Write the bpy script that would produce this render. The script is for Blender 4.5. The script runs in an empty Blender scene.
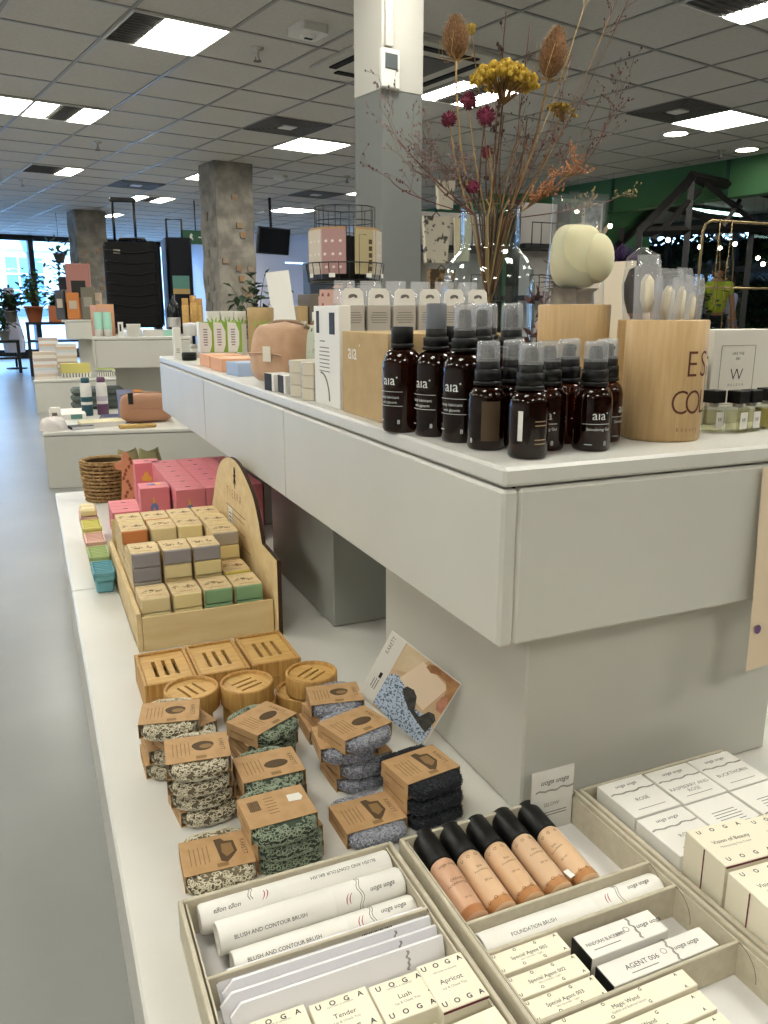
import bpy, math, random
from mathutils import Matrix, Vector
SC = bpy.context.scene
C = SC.collection
PI = math.pi
# ------------------------------------------------------------------ camera frame (used to survey points on real surfaces)
CAMZ, FPX, CX, CY = 1.02, 800.0, 384.0, 512.0
YAW, PITCH = math.atan2(360, 824.6), math.atan2(200, 800)
_fh = Vector((math.sin(YAW), math.cos(YAW), 0)); _R = Vector((math.cos(YAW), -math.sin(YAW), 0)); _Z = Vector((0, 0, 1))
_F = _fh * math.cos(PITCH) - _Z * math.sin(PITCH); _U = _Z * math.cos(PITCH) + _fh * math.sin(PITCH)
def ray(u, v): return _F + _R * ((u - CX) / FPX) - _U * ((v - CY) / FPX)
def at(u, v, z):
    d = ray(u, v); d = d * ((z - CAMZ) / d.z); return Vector((d.x, d.y, z))
def aty(u, v, y):
    d = ray(u, v); d = d * (y / d.y); return Vector((d.x, y, d.z + CAMZ))
BA = math.radians(11.4)                      # the building's grid is turned against the furniture
def b2w(x, y, z=0.0): return Vector((x * math.cos(BA) - y * math.sin(BA), x * math.sin(BA) + y * math.cos(BA), z))
def w2b(p): return Vector((p[0] * math.cos(BA) + p[1] * math.sin(BA), -p[0] * math.sin(BA) + p[1] * math.cos(BA), p[2]))

# ------------------------------------------------------------------ materials
def lin(c):
    if isinstance(c, str):
        c = [int(c[i:i + 2], 16) / 255 for i in (0, 2, 4)]
    return tuple(x / 12.92 if x <= .04045 else ((x + .055) / 1.055) ** 2.4 for x in c) + (1.0,)
MATS = {}
def mat(name, col, rough=.5, metal=0.0, spec=.5, col2=None, scale=40.0, detail=4.0, stretch=(1, 1, 1), lo=.35, hi=.65,
        bump=0.0, bscale=None, trans=0.0, ior=1.45, emit=None, estr=0.0, sheen=0.0, tex='noise', coat=0.0, sss=0.0):
    if name in MATS: return MATS[name]
    m = bpy.data.materials.new(name); m.use_nodes = True
    nt = m.node_tree; N = nt.nodes; L = nt.links
    b = N['Principled BSDF']
    b.inputs['Base Color'].default_value = lin(col); b.inputs['Roughness'].default_value = rough
    b.inputs['Metallic'].default_value = metal; b.inputs['Specular IOR Level'].default_value = spec
    b.inputs['Transmission Weight'].default_value = trans; b.inputs['IOR'].default_value = ior
    b.inputs['Coat Weight'].default_value = coat; b.inputs['Sheen Weight'].default_value = sheen
    if sss: b.inputs['Subsurface Weight'].default_value = sss; b.inputs['Subsurface Scale'].default_value = .01
    if emit:
        b.inputs['Emission Color'].default_value = lin(emit); b.inputs['Emission Strength'].default_value = estr
    if col2 or bump:
        tc = N.new('ShaderNodeTexCoord'); mp = N.new('ShaderNodeMapping'); mp.inputs['Scale'].default_value = stretch
        L.new(tc.outputs['Object'], mp.inputs['Vector'])
        def tx(s):
            if tex == 'voronoi':
                t = N.new('ShaderNodeTexVoronoi'); t.inputs['Scale'].default_value = s; o = t.outputs['Distance']
            elif tex == 'wave':
                t = N.new('ShaderNodeTexWave'); t.inputs['Scale'].default_value = s; t.inputs['Distortion'].default_value = 3; o = t.outputs['Fac']
            else:
                t = N.new('ShaderNodeTexNoise'); t.inputs['Scale'].default_value = s; t.inputs['Detail'].default_value = detail; o = t.outputs['Fac']
            L.new(mp.outputs['Vector'], t.inputs['Vector']); return o
        if col2:
            r = N.new('ShaderNodeValToRGB'); r.color_ramp.elements[0].position = lo; r.color_ramp.elements[1].position = hi
            r.color_ramp.elements[0].color = lin(col); r.color_ramp.elements[1].color = lin(col2)
            L.new(tx(scale), r.inputs['Fac']); L.new(r.outputs['Color'], b.inputs['Base Color'])
        if bump:
            bp = N.new('ShaderNodeBump'); bp.inputs['Strength'].default_value = bump; bp.inputs['Distance'].default_value = .002
            L.new(tx(bscale or scale), bp.inputs['Height']); L.new(bp.outputs['Normal'], b.inputs['Normal'])
    MATS[name] = m
    return m
def film(name, col=(1, 1, 1), clear=.85, rough=.08, haze=0.0):
    """thin clear sheet: what is not reflected passes straight through; haze adds a milky diffuse share"""
    if name in MATS: return MATS[name]
    m = bpy.data.materials.new(name); m.use_nodes = True
    nt = m.node_tree; N = nt.nodes; L = nt.links
    N.remove(N['Principled BSDF'])
    out = N['Material Output']
    t = N.new('ShaderNodeBsdfTransparent'); t.inputs['Color'].default_value = lin(col)
    g = N.new('ShaderNodeBsdfGlossy'); g.inputs['Roughness'].default_value = rough
    lw = N.new('ShaderNodeLayerWeight'); lw.inputs['Blend'].default_value = .5
    pw = N.new('ShaderNodeMath'); pw.operation = 'POWER'; pw.inputs[1].default_value = 4.0; L.new(lw.outputs['Facing'], pw.inputs[0])
    f = N.new('ShaderNodeMath'); f.operation = 'MULTIPLY_ADD'; f.inputs[1].default_value = .8; f.inputs[2].default_value = .035; L.new(pw.outputs[0], f.inputs[0])
    mx = N.new('ShaderNodeMixShader'); L.new(f.outputs[0], mx.inputs[0]); L.new(t.outputs[0], mx.inputs[1]); L.new(g.outputs[0], mx.inputs[2])
    last = mx
    if haze:
        d = N.new('ShaderNodeBsdfDiffuse'); d.inputs['Color'].default_value = lin((.93, .93, .93))
        m2 = N.new('ShaderNodeMixShader'); m2.inputs[0].default_value = haze
        L.new(mx.outputs[0], m2.inputs[1]); L.new(d.outputs[0], m2.inputs[2]); last = m2
    L.new(last.outputs[0], out.inputs['Surface'])
    MATS[name] = m
    return m

# ------------------------------------------------------------------ mesh builder: collects solids, links them as ONE mesh object
_TXT = {}
def text_geo(s, shear=0.0, bold=0.0, res=2):
    k = (s, shear, bold, res)
    if k not in _TXT:
        cu = bpy.data.curves.new('lettering', 'FONT'); cu.body = s; cu.size = 1; cu.resolution_u = res; cu.shear = shear; cu.offset = bold
        o = bpy.data.objects.new('lettering', cu)
        me = bpy.data.meshes.new_from_object(o)
        vs = [tuple(v.co) for v in me.vertices]; fs = [tuple(p.vertices) for p in me.polygons]
        bpy.data.objects.remove(o); bpy.data.meshes.remove(me); bpy.data.curves.remove(cu)
        xs = [v[0] for v in vs] or [0]; ys = [v[1] for v in vs] or [0]
        _TXT[k] = (vs, fs, min(xs), max(xs), min(ys), max(ys))
    return _TXT[k]
def T(x=0, y=0, z=0, rx=0, ry=0, rz=0):
    return Matrix.Translation((x, y, z)) @ Matrix.Rotation(rz, 4, 'Z') @ Matrix.Rotation(ry, 4, 'Y') @ Matrix.Rotation(rx, 4, 'X')
def frame(o, ex, ey):
    """matrix whose local x, y run along ex, ey from o"""
    ex = Vector(ex).normalized(); ez = ex.cross(Vector(ey)).normalized(); ey = ez.cross(ex)
    return Matrix(((ex.x, ey.x, ez.x, o[0]), (ex.y, ey.y, ez.y, o[1]), (ex.z, ey.z, ez.z, o[2]), (0, 0, 0, 1)))
class MB:
    def __init__(s): s.v = []; s.f = []; s.m = []; s.sm = []; s.mats = []
    def add(s, vs, fs, mt, M=None, smooth=False):
        n = len(s.v)
        if mt not in s.mats: s.mats.append(mt)
        i = s.mats.index(mt)
        s.v += [tuple(M @ Vector(p)) for p in vs] if M else [tuple(p) for p in vs]
        s.f += [tuple(q + n for q in f) for f in fs]; s.m += [i] * len(fs); s.sm += [smooth] * len(fs)
        return s
    def box(s, c, d, mt, M=None, b=0.0):
        hx, hy, hz = d[0] / 2, d[1] / 2, d[2] / 2
        if b <= 0:
            vs = [(c[0] + i * hx, c[1] + j * hy, c[2] + k * hz) for i in (-1, 1) for j in (-1, 1) for k in (-1, 1)]
            fs = [(0, 1, 3, 2), (4, 6, 7, 5), (0, 4, 5, 1), (2, 3, 7, 6), (0, 2, 6, 4), (1, 5, 7, 3)]
            return s.add(vs, fs, mt, M)
        b = min(b, hx * .98, hy * .98, hz * .98)
        vs = []; ix = {}
        for i in (-1, 1):
            for j in (-1, 1):
                for k in (-1, 1):
                    for a in range(3):
                        p = [i * hx, j * hy, k * hz]
                        for q in range(3):
                            if q != a: p[q] -= (i, j, k)[q] * b
                        ix[(i, j, k, a)] = len(vs); vs.append((c[0] + p[0], c[1] + p[1], c[2] + p[2]))
        fs = []
        for a in range(3):
            o = [q for q in range(3) if q != a]
            for sg in (-1, 1):
                def key(p, q):
                    t = [0, 0, 0]; t[a] = sg; t[o[0]] = p; t[o[1]] = q; return ix[(t[0], t[1], t[2], a)]
                fs.append((key(-1, -1), key(1, -1), key(1, 1), key(-1, 1)))
            for p in (-1, 1):
                for q in (-1, 1):
                    def k2(r, ax):
                        t = [0, 0, 0]; t[a] = r; t[o[0]] = p; t[o[1]] = q; return ix[(t[0], t[1], t[2], ax)]
                    fs.append((k2(-1, o[0]), k2(1, o[0]), k2(1, o[1]), k2(-1, o[1])))
        for i in (-1, 1):
            for j in (-1, 1):
                for k in (-1, 1): fs.append((ix[(i, j, k, 0)], ix[(i, j, k, 1)], ix[(i, j, k, 2)]))
        # outward winding
        out = []
        for f in fs:
            P = [Vector(vs[q]) - Vector(c) for q in f]; n = (P[1] - P[0]).cross(P[2] - P[0])
            ctr = sum(P, Vector()) / len(P)
            out.append(f if n.dot(ctr) >= 0 else tuple(reversed(f)))
        return s.add(vs, out, mt, M)
    def lathe(s, prof, mt, M=None, seg=24, smooth=True, caps=True):
        vs = []; fs = []
        for r, z in prof:
            for k in range(seg):
                a = 2 * PI * k / seg; vs.append((r * math.cos(a), r * math.sin(a), z))
        for i in range(len(prof) - 1):
            for k in range(seg):
                q = (k + 1) % seg; fs.append((i * seg + k, i * seg + q, (i + 1) * seg + q, (i + 1) * seg + k))
        s.add(vs, fs, mt, M, smooth)
        if caps:
            n = len(prof) - 1
            if prof[0][0] > 1e-6: s.add(vs[:seg], [tuple(range(seg - 1, -1, -1))], mt, M)
            if prof[n][0] > 1e-6: s.add(vs[n * seg:], [tuple(range(seg))], mt, M)
        return s
    def tube(s, pts, r, mt, sides=6, closed=False, M=None, smooth=True):
        P = [Vector(p) for p in pts]; n = len(P)
        R = r if isinstance(r, (list, tuple)) else [r] * n
        vs = []; fs = []; up = None
        for i in range(n):
            if closed: t = P[(i + 1) % n] - P[i - 1]
            else: t = P[min(i + 1, n - 1)] - P[max(i - 1, 0)]
            if t.length < 1e-9: t = Vector((0, 0, 1))
            t.normalize()
            if up is None: up = Vector((0, 0, 1)) if abs(t.z) < .9 else Vector((1, 0, 0))
            e = up - t * up.dot(t)
            if e.length < 1e-5: e = t.orthogonal()
            e.normalize(); up = e; g = t.cross(e)
            for k in range(sides):
                a = 2 * PI * k / sides; vs.append(P[i] + (e * math.cos(a) + g * math.sin(a)) * R[i])
        m = n if closed else n - 1
        for i in range(m):
            j = (i + 1) % n
            for k in range(sides):
                q = (k + 1) % sides; fs.append((i * sides + k, i * sides + q, j * sides + q, j * sides + k))
        if not closed:
            fs.append(tuple(range(sides - 1, -1, -1))); fs.append(tuple((n - 1) * sides + k for k in range(sides)))
        return s.add(vs, fs, mt, M, smooth)
    def prism(s, poly, z0, z1, mt, M=None, smooth=False):
        n = len(poly)
        vs = [(p[0], p[1], z0) for p in poly] + [(p[0], p[1], z1) for p in poly]
        fs = [tuple(range(n - 1, -1, -1)), tuple(range(n, 2 * n))]
        s.add(vs, fs, mt, M)
        return s.add(vs, [(i, (i + 1) % n, n + (i + 1) % n, n + i) for i in range(n)], mt, M, smooth)
    def ball(s, c, r, mt, seg=12, rings=8, M=None, sq=(1, 1, 1)):
        vs = []; fs = []
        for i in range(rings + 1):
            t = PI * i / rings
            for k in range(seg):
                a = 2 * PI * k / seg
                vs.append((c[0] + sq[0] * r * math.sin(t) * math.cos(a), c[1] + sq[1] * r * math.sin(t) * math.sin(a), c[2] - sq[2] * r * math.cos(t)))
        for i in range(rings):
            for k in range(seg):
                q = (k + 1) % seg; fs.append((i * seg + k, i * seg + q, (i + 1) * seg + q, (i + 1) * seg + k))
        return s.add(vs, fs, mt, M, True)
    def grid(s, nu, nv, fn, mt, M=None, smooth=True, close_u=False):
        vs = [fn(i / (nu if close_u else nu - 1), j / (nv - 1)) for j in range(nv) for i in range(nu)]
        fs = []
        for j in range(nv - 1):
            for i in range(nu if close_u else nu - 1):
                q = (i + 1) % nu; fs.append((j * nu + i, j * nu + q, (j + 1) * nu + q, (j + 1) * nu + i))
        return s.add(vs, fs, mt, M, smooth)
    def text(s, txt, size, mt, M, align='c', shear=0.0, bold=0.0, wide=1.0, spacing=None):
        """flat printing in the local xy plane of M, capital height about size"""
        if spacing:
            n = len(txt)
            for i, ch in enumerate(txt): s.text(ch, size, mt, M @ T((i - (n - 1) / 2) * spacing), 'c', shear, bold, wide)
            return s
        vs, fs, x0, x1, y0, y1 = text_geo(txt, shear, bold)
        k = size / .69
        ox = {'c': (x0 + x1) / 2, 'l': x0, 'r': x1}[align]
        return s.add([((x - ox) * k * wide, y * k - size / 2, 0) for x, y, z in vs], fs, mt, M)
    def bars(s, w, h, n, mt, M, rnd=None, thick=.35):
        """tiny illegible printed lines: n rows in a w x h field"""
        for i in range(n):
            ww = w * (rnd.uniform(.7, 1) if rnd else 1); y = h / 2 - (i + .5) * h / n; t = h / n * thick
            s.add([(-ww / 2, y - t / 2, 0), (ww / 2, y - t / 2, 0), (ww / 2, y + t / 2, 0), (-ww / 2, y + t / 2, 0)], [(0, 1, 2, 3)], mt, M)
        return s
    def flat(s, poly, mt, M=None):
        return s.add([(p[0], p[1], p[2] if len(p) > 2 else 0) for p in poly], [tuple(range(len(poly)))], mt, M)
    def build(s, name, parent=None, loc=None):
        me = bpy.data.meshes.new(name); me.from_pydata(s.v, [], s.f)
        for q in s.mats: me.materials.append(q)
        me.polygons.foreach_set('material_index', s.m); me.polygons.foreach_set('use_smooth', s.sm); me.update()
        o = bpy.data.objects.new(name, me); C.objects.link(o)
        if parent: o.parent = parent
        if loc is not None: o.location = loc
        return o
def tag(o, label=None, cat=None, group=None, kind=None):
    if label: o['label'] = label
    if cat: o['category'] = cat
    if group: o['group'] = group
    if kind: o['kind'] = kind
    return o
def thing(name, label, cat, loc=(0, 0, 0), rz=0.0, group=None):
    o = bpy.data.objects.new(name, None); C.objects.link(o); o.empty_display_size = .05
    o.location = loc; o.rotation_euler = (0, 0, rz)
    return tag(o, label, cat, group)
def dup(o, label=None, loc=None, rz=None, parent=None, rot=None):
    c = o.copy(); C.objects.link(c)
    if parent is not None: c.parent = parent
    for ch in list(o.children): dup(ch, parent=c)
    if label: c['label'] = label
    if loc is not None: c.location = loc
    if rz is not None: c.rotation_euler = (0, 0, rz)
    if rot is not None: c.rotation_euler = rot
    return c
def struct(name, mb): return tag(mb.build(name), kind='structure')
RND = random.Random(11)
def rbox(w, d, r, n=4):
    """rounded rectangle outline"""
    out = []
    for cx, cy, a0 in ((w / 2 - r, d / 2 - r, 0), (-w / 2 + r, d / 2 - r, PI / 2), (-w / 2 + r, -d / 2 + r, PI), (w / 2 - r, -d / 2 + r, 1.5 * PI)):
        for k in range(n + 1):
            a = a0 + PI / 2 * k / n; out.append((cx + r * math.cos(a), cy + r * math.sin(a)))
    return out
# ================================================================== materials of the place
M_ceil = mat('ceiling_tile', 'c4c0b9', .9, col2='bcb8b1', scale=60, bump=.05)
M_tbar = mat('ceiling_rail', '8b8884', .38, .25)
M_floor = mat('concrete_floor', '82827f', .30, col2='8e8e8b', scale=2.2, detail=10, lo=.3, hi=.7, bump=.02, bscale=60, spec=.6)
M_lacq = mat('counter_lacquer', 'c6c4bb', .42, col2='c2c0b7', scale=5)
M_lacq_top = mat('counter_top', 'cfcdc6', .36, col2='cac8c0', scale=6, detail=6)
M_lacq_grey = mat('counter_grey', 'b4b2ac', .45)
M_white = mat('white_paint', 'dedce0', .8)
M_wlilac = mat('lilac_white_paint', 'd9d6e2', .8)
M_greyp = mat('grey_paint', '717370', .7)
M_cream = mat('cream_paint', 'bfbcb3', .75)
M_conc = mat('raw_concrete', '6f6a62', .9, col2='928c81', scale=7, detail=10, bump=.5, bscale=30)
M_conc2 = mat('concrete_patch', '94704a', .9, col2='8a8176', scale=15)
M_green = mat('green_paint', '35623f', .7)
M_dgreen = mat('dark_green_paint', '21463a', .8)
M_black = mat('black_metal', '131313', .45)
M_blackm = mat('black_plastic', '0d0d0e', .35)
M_gap = mat('dark_gap', '1a1918', .9)
M_lamp = mat('lamp_diffuser', 'ffffff', .5, emit='fefcf1', estr=30.0)
M_down = mat('downlight_glow', 'ffffff', .5, emit='fff0d8', estr=30.0)
M_bulb = mat('bulb_glow', 'ffffff', .5, emit='fff0d0', estr=14.0)
M_louv = mat('dark_louvre', '56534f', .6)
M_wp = mat('white_plastic', 'd8d6d0', .45)
M_chrome = mat('brushed_steel', 'a9a49a', .35, .9)
M_glass = film('window_glass', (.97, .985, 1), rough=.02)
M_leaf = mat('leaf_green', '2c4a25', .6, col2='47683a', scale=9)
M_leafd = mat('leaf_dark', '1f3320', .6, col2='324a2c', scale=9)
M_stem = mat('plant_stem', '4b3a26', .8)
M_terra = mat('terracotta', '9c5532', .8)
M_facade = mat('street_facade', 'd2d6da', .9, col2='dfe3e6', scale=3)
M_fglass = mat('street_window', '6f93a8', .15)
M_fdark = mat('street_trim', '5b6b7a', .7)
M_wood = mat('dark_board', '4a3528', .6)

CEIL = 2.66
A = BA
def bbox(mb, x0, x1, y0, y1, z0, z1, mt, b=0):
    """box given in the building's turned grid"""
    return mb.box(((x0 + x1) / 2, (y0 + y1) / 2, (z0 + z1) / 2), (x1 - x0, y1 - y0, z1 - z0), mt, T(rz=A), b)
GX, GY = 0.516, 0.087          # phase of the 0.6 m tile grid
# ------------------------------------------------------------------ room shell
struct('floor', bbox(MB(), -4.5, 16, -5, 19.9, -.08, 0, M_floor))
struct('ceiling', bbox(MB(), -4.5, 16, -5, 19.9, CEIL, CEIL + .1, M_ceil))
g = MB()
k = -5
x = GX - .6 * 8
while x < 9.0:
    bbox(g, x - .011, x + .011, -5, 19.8, CEIL - .006, CEIL + .002, M_tbar); x += .6
y = GY - .6 * 8
while y < 19.8:
    bbox(g, -4.5, 8.55, y - .011, y + .011, CEIL - .0055, CEIL + .002, M_tbar); y += .6
tag(g.build('trim_1'), kind='structure')
struct('wall_left', bbox(MB(), -4.6, -4.5, -5, 19.9, 0, CEIL, mat('grey_wall', 'd4d2ce', .8)))
struct('wall_back', bbox(MB(), -4.6, 16, -5.1, -5, 0, CEIL, mat('brown_panel', '6d655c', .8)))
struct('wall_right', bbox(MB(), 16, 16.1, -5, 1.5, 0, CEIL, M_dgreen))
# green header beam along the right bay, the green far wall of that bay
gb = MB(); bbox(gb, 8.6, 8.8, -5, 12.6, 2.26, CEIL, M_green)
for yy in (1.5, 4.0, 5.6, 7.2, 9.0, 10.8): bbox(gb, 8.585, 8.6, yy, yy + .04, 2.27, CEIL - .01, M_dgreen)
struct('trim_2', gb)
struct('wall_green', bbox(MB(), 9.0, 16, 14.4, 14.5, 0, CEIL, M_green))
# white end wall with the door, and the short return to the window front
w = MB()
bbox(w, 7.95, 8.12, 16.3, 19.9, 0, CEIL, M_wlilac)
bbox(w, 8.12, 8.75, 16.3, 16.45, 0, CEIL, M_wlilac); bbox(w, 9.6, 12, 16.3, 16.45, 0, CEIL, M_wlilac); bbox(w, 8.75, 9.6, 16.3, 16.45, 2.1, CEIL, M_wlilac)
bbox(w, 8.98, 12, 14.5, 14.6, 0, CEIL, M_white); bbox(w, 8.85, 9.0, 12.6, 14.6, 0, CEIL, M_white)
struct('wall_end', w)
d = thing('door_1', 'pale door in the white end wall', 'door', b2w(9.17, 16.42)); d['kind'] = 'structure'; d.rotation_euler = (0, 0, A)
q = MB(); q.box((0, 0, 1.03), (.8, .05, 2.06), M_wlilac); q.build('door_leaf', d)
q = MB(); q.box((-.43, -.05, 1.05), (.05, .12, 2.1), M_white); q.box((.43, -.05, 1.05), (.05, .12, 2.1), M_white); q.box((0, -.05, 2.12), (.91, .12, .05), M_white); q.build('door_frame', d)
q = MB(); q.tube([(.33, -.03, 1.02), (.33, -.09, 1.02), (.22, -.09, 1.02)], .011, M_chrome); q.build('door_handle', d)
# window front: mullions, head and sill with panes between
WY = 19.75
wi = thing('window_1', 'tall shop window front onto the street', 'window', b2w(0, WY)); wi['kind'] = 'structure'; wi.rotation_euler = (0, 0, A)
q = MB()
xs = [-4.4, -2.2, 0.1, 2.35, 4.25, 6.1, 7.0, 7.9]
for x in xs: q.box((x, 0, CEIL / 2), (.11, .14, CEIL), M_black)
q.box((1.75, 0, 2.60), (12.4, .13, .11), M_black); q.box((1.75, 0, .1), (12.4, .14, .2), M_black)
q.build('window_frame', wi)
for a_, b_ in zip(xs[:-1], xs[1:]):
    q = MB(); q.box(((a_ + b_) / 2, 0, 1.38), (b_ - a_ - .11, .012, 2.35), M_glass); q.build('window_pane', wi)
# ------------------------------------------------------------------ the street outside
st = MB(); bbox(st, -16, 20, 19.95, 40, -.12, -.04, mat('street_paving', 'a9adb3', .9)); struct('street', st)
hs = thing('street_building', 'pale building with tall windows across the street seen through the shop window', 'building', b2w(2, 31)); hs.rotation_euler = (0, 0, A)
q = MB(); q.box((0, 1, 4.5), (34, 2, 9), M_facade); q.box((0, -.1, 1.0), (34, .2, .25), M_fdark); q.box((0, -.12, 3.25), (34, .25, .3), M_facade); q.build('facade', hs)
for xx in (-13.2, -10.2, -7.2, -4.2, -1.3, 1.6, 4.4, 7.4, 10.4, 13.4):
    for zz in (2.05, 5.2):
        q = MB(); q.box((xx, -.03, zz), (1.35, .1, 1.75), M_facade); q.box((xx, -.06, zz), (1.2, .1, 1.6), M_fglass)
        for k in (-.2, .2): q.box((xx + k, -.1, zz), (.06, .06, 1.6), M_white)
        for k in (-.3, .25): q.box((xx, -.1, zz + k), (1.2, .06, .06), M_white)
        q.build('window', hs)
lp = thing('street_lamp', 'blue-grey street lamp post outside the left window', 'lamp', b2w(5.2, 24.5))
q = MB(); q.tube([(0, 0, 0), (0, 0, 2.6)], .05, M_fdark, 8); q.build('pole', lp)
q = MB(); q.lathe([(.09, 2.6), (.2, 2.95), (.03, 3.1)], M_fglass, seg=8); q.build('lantern', lp)
# ------------------------------------------------------------------ columns
def column(n, x0, y0, s, ang, mbf):
    q = MB(); mbf(q, s); o = q.build(n); o.location = b2w(x0, y0); o.rotation_euler = (0, 0, A + ang); return tag(o, kind='structure')
def conc(seed):
    def f(q, s):
        r = random.Random(seed)
        q.grid(5, 40, lambda u, v: (lambda p: (p[0] * s / 2 * (1 + .03 * math.sin(v * 33 + p[2])), p[1] * s / 2 * (1 + .03 * math.cos(v * 29 + p[2])), v * CEIL))(
            [(-1, -1, 0), (1, -1, 1), (1, 1, 2), (-1, 1, 3), (-1, -1, 0)][int(round(u * 4))]), M_conc, smooth=False)
        for k in range(9):
            z = r.uniform(1.2, 2.5); x = r.uniform(-.35, .35) * s; q.box((x, -s / 2 - .004, z), (.07, .03, .06), M_conc2, T(0, 0, 0))
            q.box((-s / 2 - .004, r.uniform(-.35, .35) * s, z - .2), (.03, .07, .09), M_conc, T(0, 0, 0))
    return f
column('column_1', 4.17, 9.15, .46, 0, conc(3))
column('column_2', 4.08, 14.6, .50, 0, conc(5))
def greycol(q, s):
    q.box((0, 0, 1.0), (s, s, 2.0), M_greyp, None, .004); q.box((0, 0, (2.0 + CEIL) / 2), (s + .002, s + .002, CEIL - 2.0), M_cream, None, .004)
column('column_3', 2.385, 3.372, .232, 0, greycol)
sw = thing('wall_switch_box', 'cream switch panel with grey display high on the painted column', 'switch', b2w(2.385 - .065, 3.372 - .118, 2.02)); sw.rotation_euler = (0, 0, A)
q = MB(); q.box((-.02, -.012, .06), (.1, .024, .16), M_wp, None, .004); q.build('housing', sw)
q = MB(); q.box((-.02, -.026, .09), (.066, .004, .06), mat('grey_display', '55595b', .3)); q.build('display', sw)
cc = MB(); bbox(cc, 2.275, 2.315, 3.372 - .14, 3.372 - .118, 2.17, CEIL, M_cream, .003); tag(cc.build('cable_duct'), 'cream cable duct rising from the column switch panel to the ceiling', 'cable duct')
# ------------------------------------------------------------------ ceiling fittings
def cell(i): return GX + .6 * i + .3
def celly(j): return GY + .6 * j + .3
def snap(p):
    return GX + .6 * math.floor((p[0] - GX) / .6) + .3, GY + .6 * math.floor((p[1] - GY) / .6) + .3
def make_light(pat, label, cx, cy, group='recessed ceiling lights'):
    t = thing('ceiling_light', label, 'light', b2w(cx, cy, CEIL - .012), A, group)
    q = MB(); z = .004
    for s_ in (-1, 1): q.box((0, s_ * .291, z), (.594, .012, .016), M_wp); q.box((s_ * .291, 0, z), (.012, .594, .016), M_wp)
    q.build('frame', t)
    n = len(pat); w_ = .57 / n
    for i, ch in enumerate(pat):
        xx = -.285 + w_ * (i + .5)
        q = MB()
        if ch == 'L':
            q.box((xx, 0, .006), (w_ - .012, .57, .006), M_lamp); q.build('lamp_diffuser', t)
        else:
            q.box((xx, 0, .008), (w_ - .004, .57, .006), M_louv)
            for k in range(12): q.box((xx, -.26 + k * .0473, .001), (w_ - .01, .006, .012), M_louv)
            q.build('louvre', t)
    return t
seen = {}
def lamp(cx, cy, pat, label):
    seen[(round(cx, 2), round(cy, 2))] = 1; return make_light(pat, label, cx, cy)
lamp(2.016, 5.187, 'DLL', 'large bright ceiling light with dark louvre strip on its left, nearest at the upper left')
lamp(1.416, 7.587, 'DLL', 'ceiling light cut by the left picture edge, left end of a joined pair')
lamp(2.016, 7.587, 'LDL', 'ceiling light with a dark strip between two bright panels')
lamp(2.616, 10.587, 'DDL', 'ceiling light bright only on its right third, above the window front')
lamp(4.416, 7.587, 'LLL', 'fully bright ceiling light to the right of the patchy concrete column')
lamp(4.416, 9.987, 'LLL', 'ceiling light half hidden by the top of the patchy concrete column')
lamp(4.416, 12.387, 'LDL', 'small far ceiling light just above the suitcase handle')
lamp(7.016 - .2, 12.387, 'LLL', 'far ceiling light above the hanging monitor')
lamp(6.816, 4.587, 'LLL', 'bright louvred ceiling light next to the square vent at the upper right')
lamp(4.416, 2.787, 'DDL', 'ceiling light with broad dark louvre at the top right corner')
lamp(4.416, 5.187, 'LDL', 'ceiling light behind the yellow dried flower, right of the painted column')
seen[(6.82, 7.59)] = 1                        # plain tile here
for i in range(-2, 4):
    for j in range(-2, 7):
        cx, cy = 2.016 + 2.4 * i, 2.787 + 2.4 * j
        if cx > 8 or cx < -3.5 or (j >= 5 and i <= 0) or j == 6: continue
        if any(abs(cx - a_[0]) < .7 and abs(cy - a_[1]) < .7 for a_ in seen): continue
        if (i, j) in ((0, 0),): pass
        make_light('LLL' if (i + j) % 2 else 'LDL', 'recessed square ceiling light among the many over the rest of the shop floor', cx, cy, 'ceiling lights over the rest of the shop')
for (u, v), lab in (((676, 132), 'round ceiling downlight beside the square vent'), ((747, 148), 'round ceiling downlight near the green beam')):
    p = at(u, v, CEIL)
    t = thing('downlight', lab, 'light', (p.x, p.y, CEIL - .02), 0, 'round downlights')
    q = MB(); q.lathe([(.118, .02), (.122, .008), (.105, .0)], M_wp, seg=28, caps=False); q.build('ring', t)
    q = MB(); q.lathe([(.0, .003), (.106, .003)], M_down, seg=28, caps=False); q.build('lens', t)
def vent(cx, cy, label):
    t = thing('ceiling_vent', label, 'vent', b2w(cx, cy, CEIL - .014), A, 'square ceiling vents')
    q = MB()
    for k in range(6):
        s_ = .58 - k * .07; w_ = .02
        for sg in (-1, 1):
            q.box((0, sg * s_ / 2, .006), (s_, w_, .012), M_louv); q.box((sg * s_ / 2, 0, .006), (w_, s_, .012), M_louv)
    q.box((0, 0, .012), (.58, .58, .004), mat('vent_back', '6a6763', .8)); q.build('louvre', t)
    q = MB(); q.box((0, 0, .002), (.13, .13, .01), M_wp); q.build('centre_plate', t)
vent(3.816, 6.987, 'square slatted ceiling vent left of the painted column')
vent(6.216, 4.587, 'square slatted ceiling vent at the right beside the louvred light')
vent(3.816, 11.187, 'far square ceiling vent above the suitcase')
vent(6.216, 10.587, 'far square ceiling vent beyond the patchy column')
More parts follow.
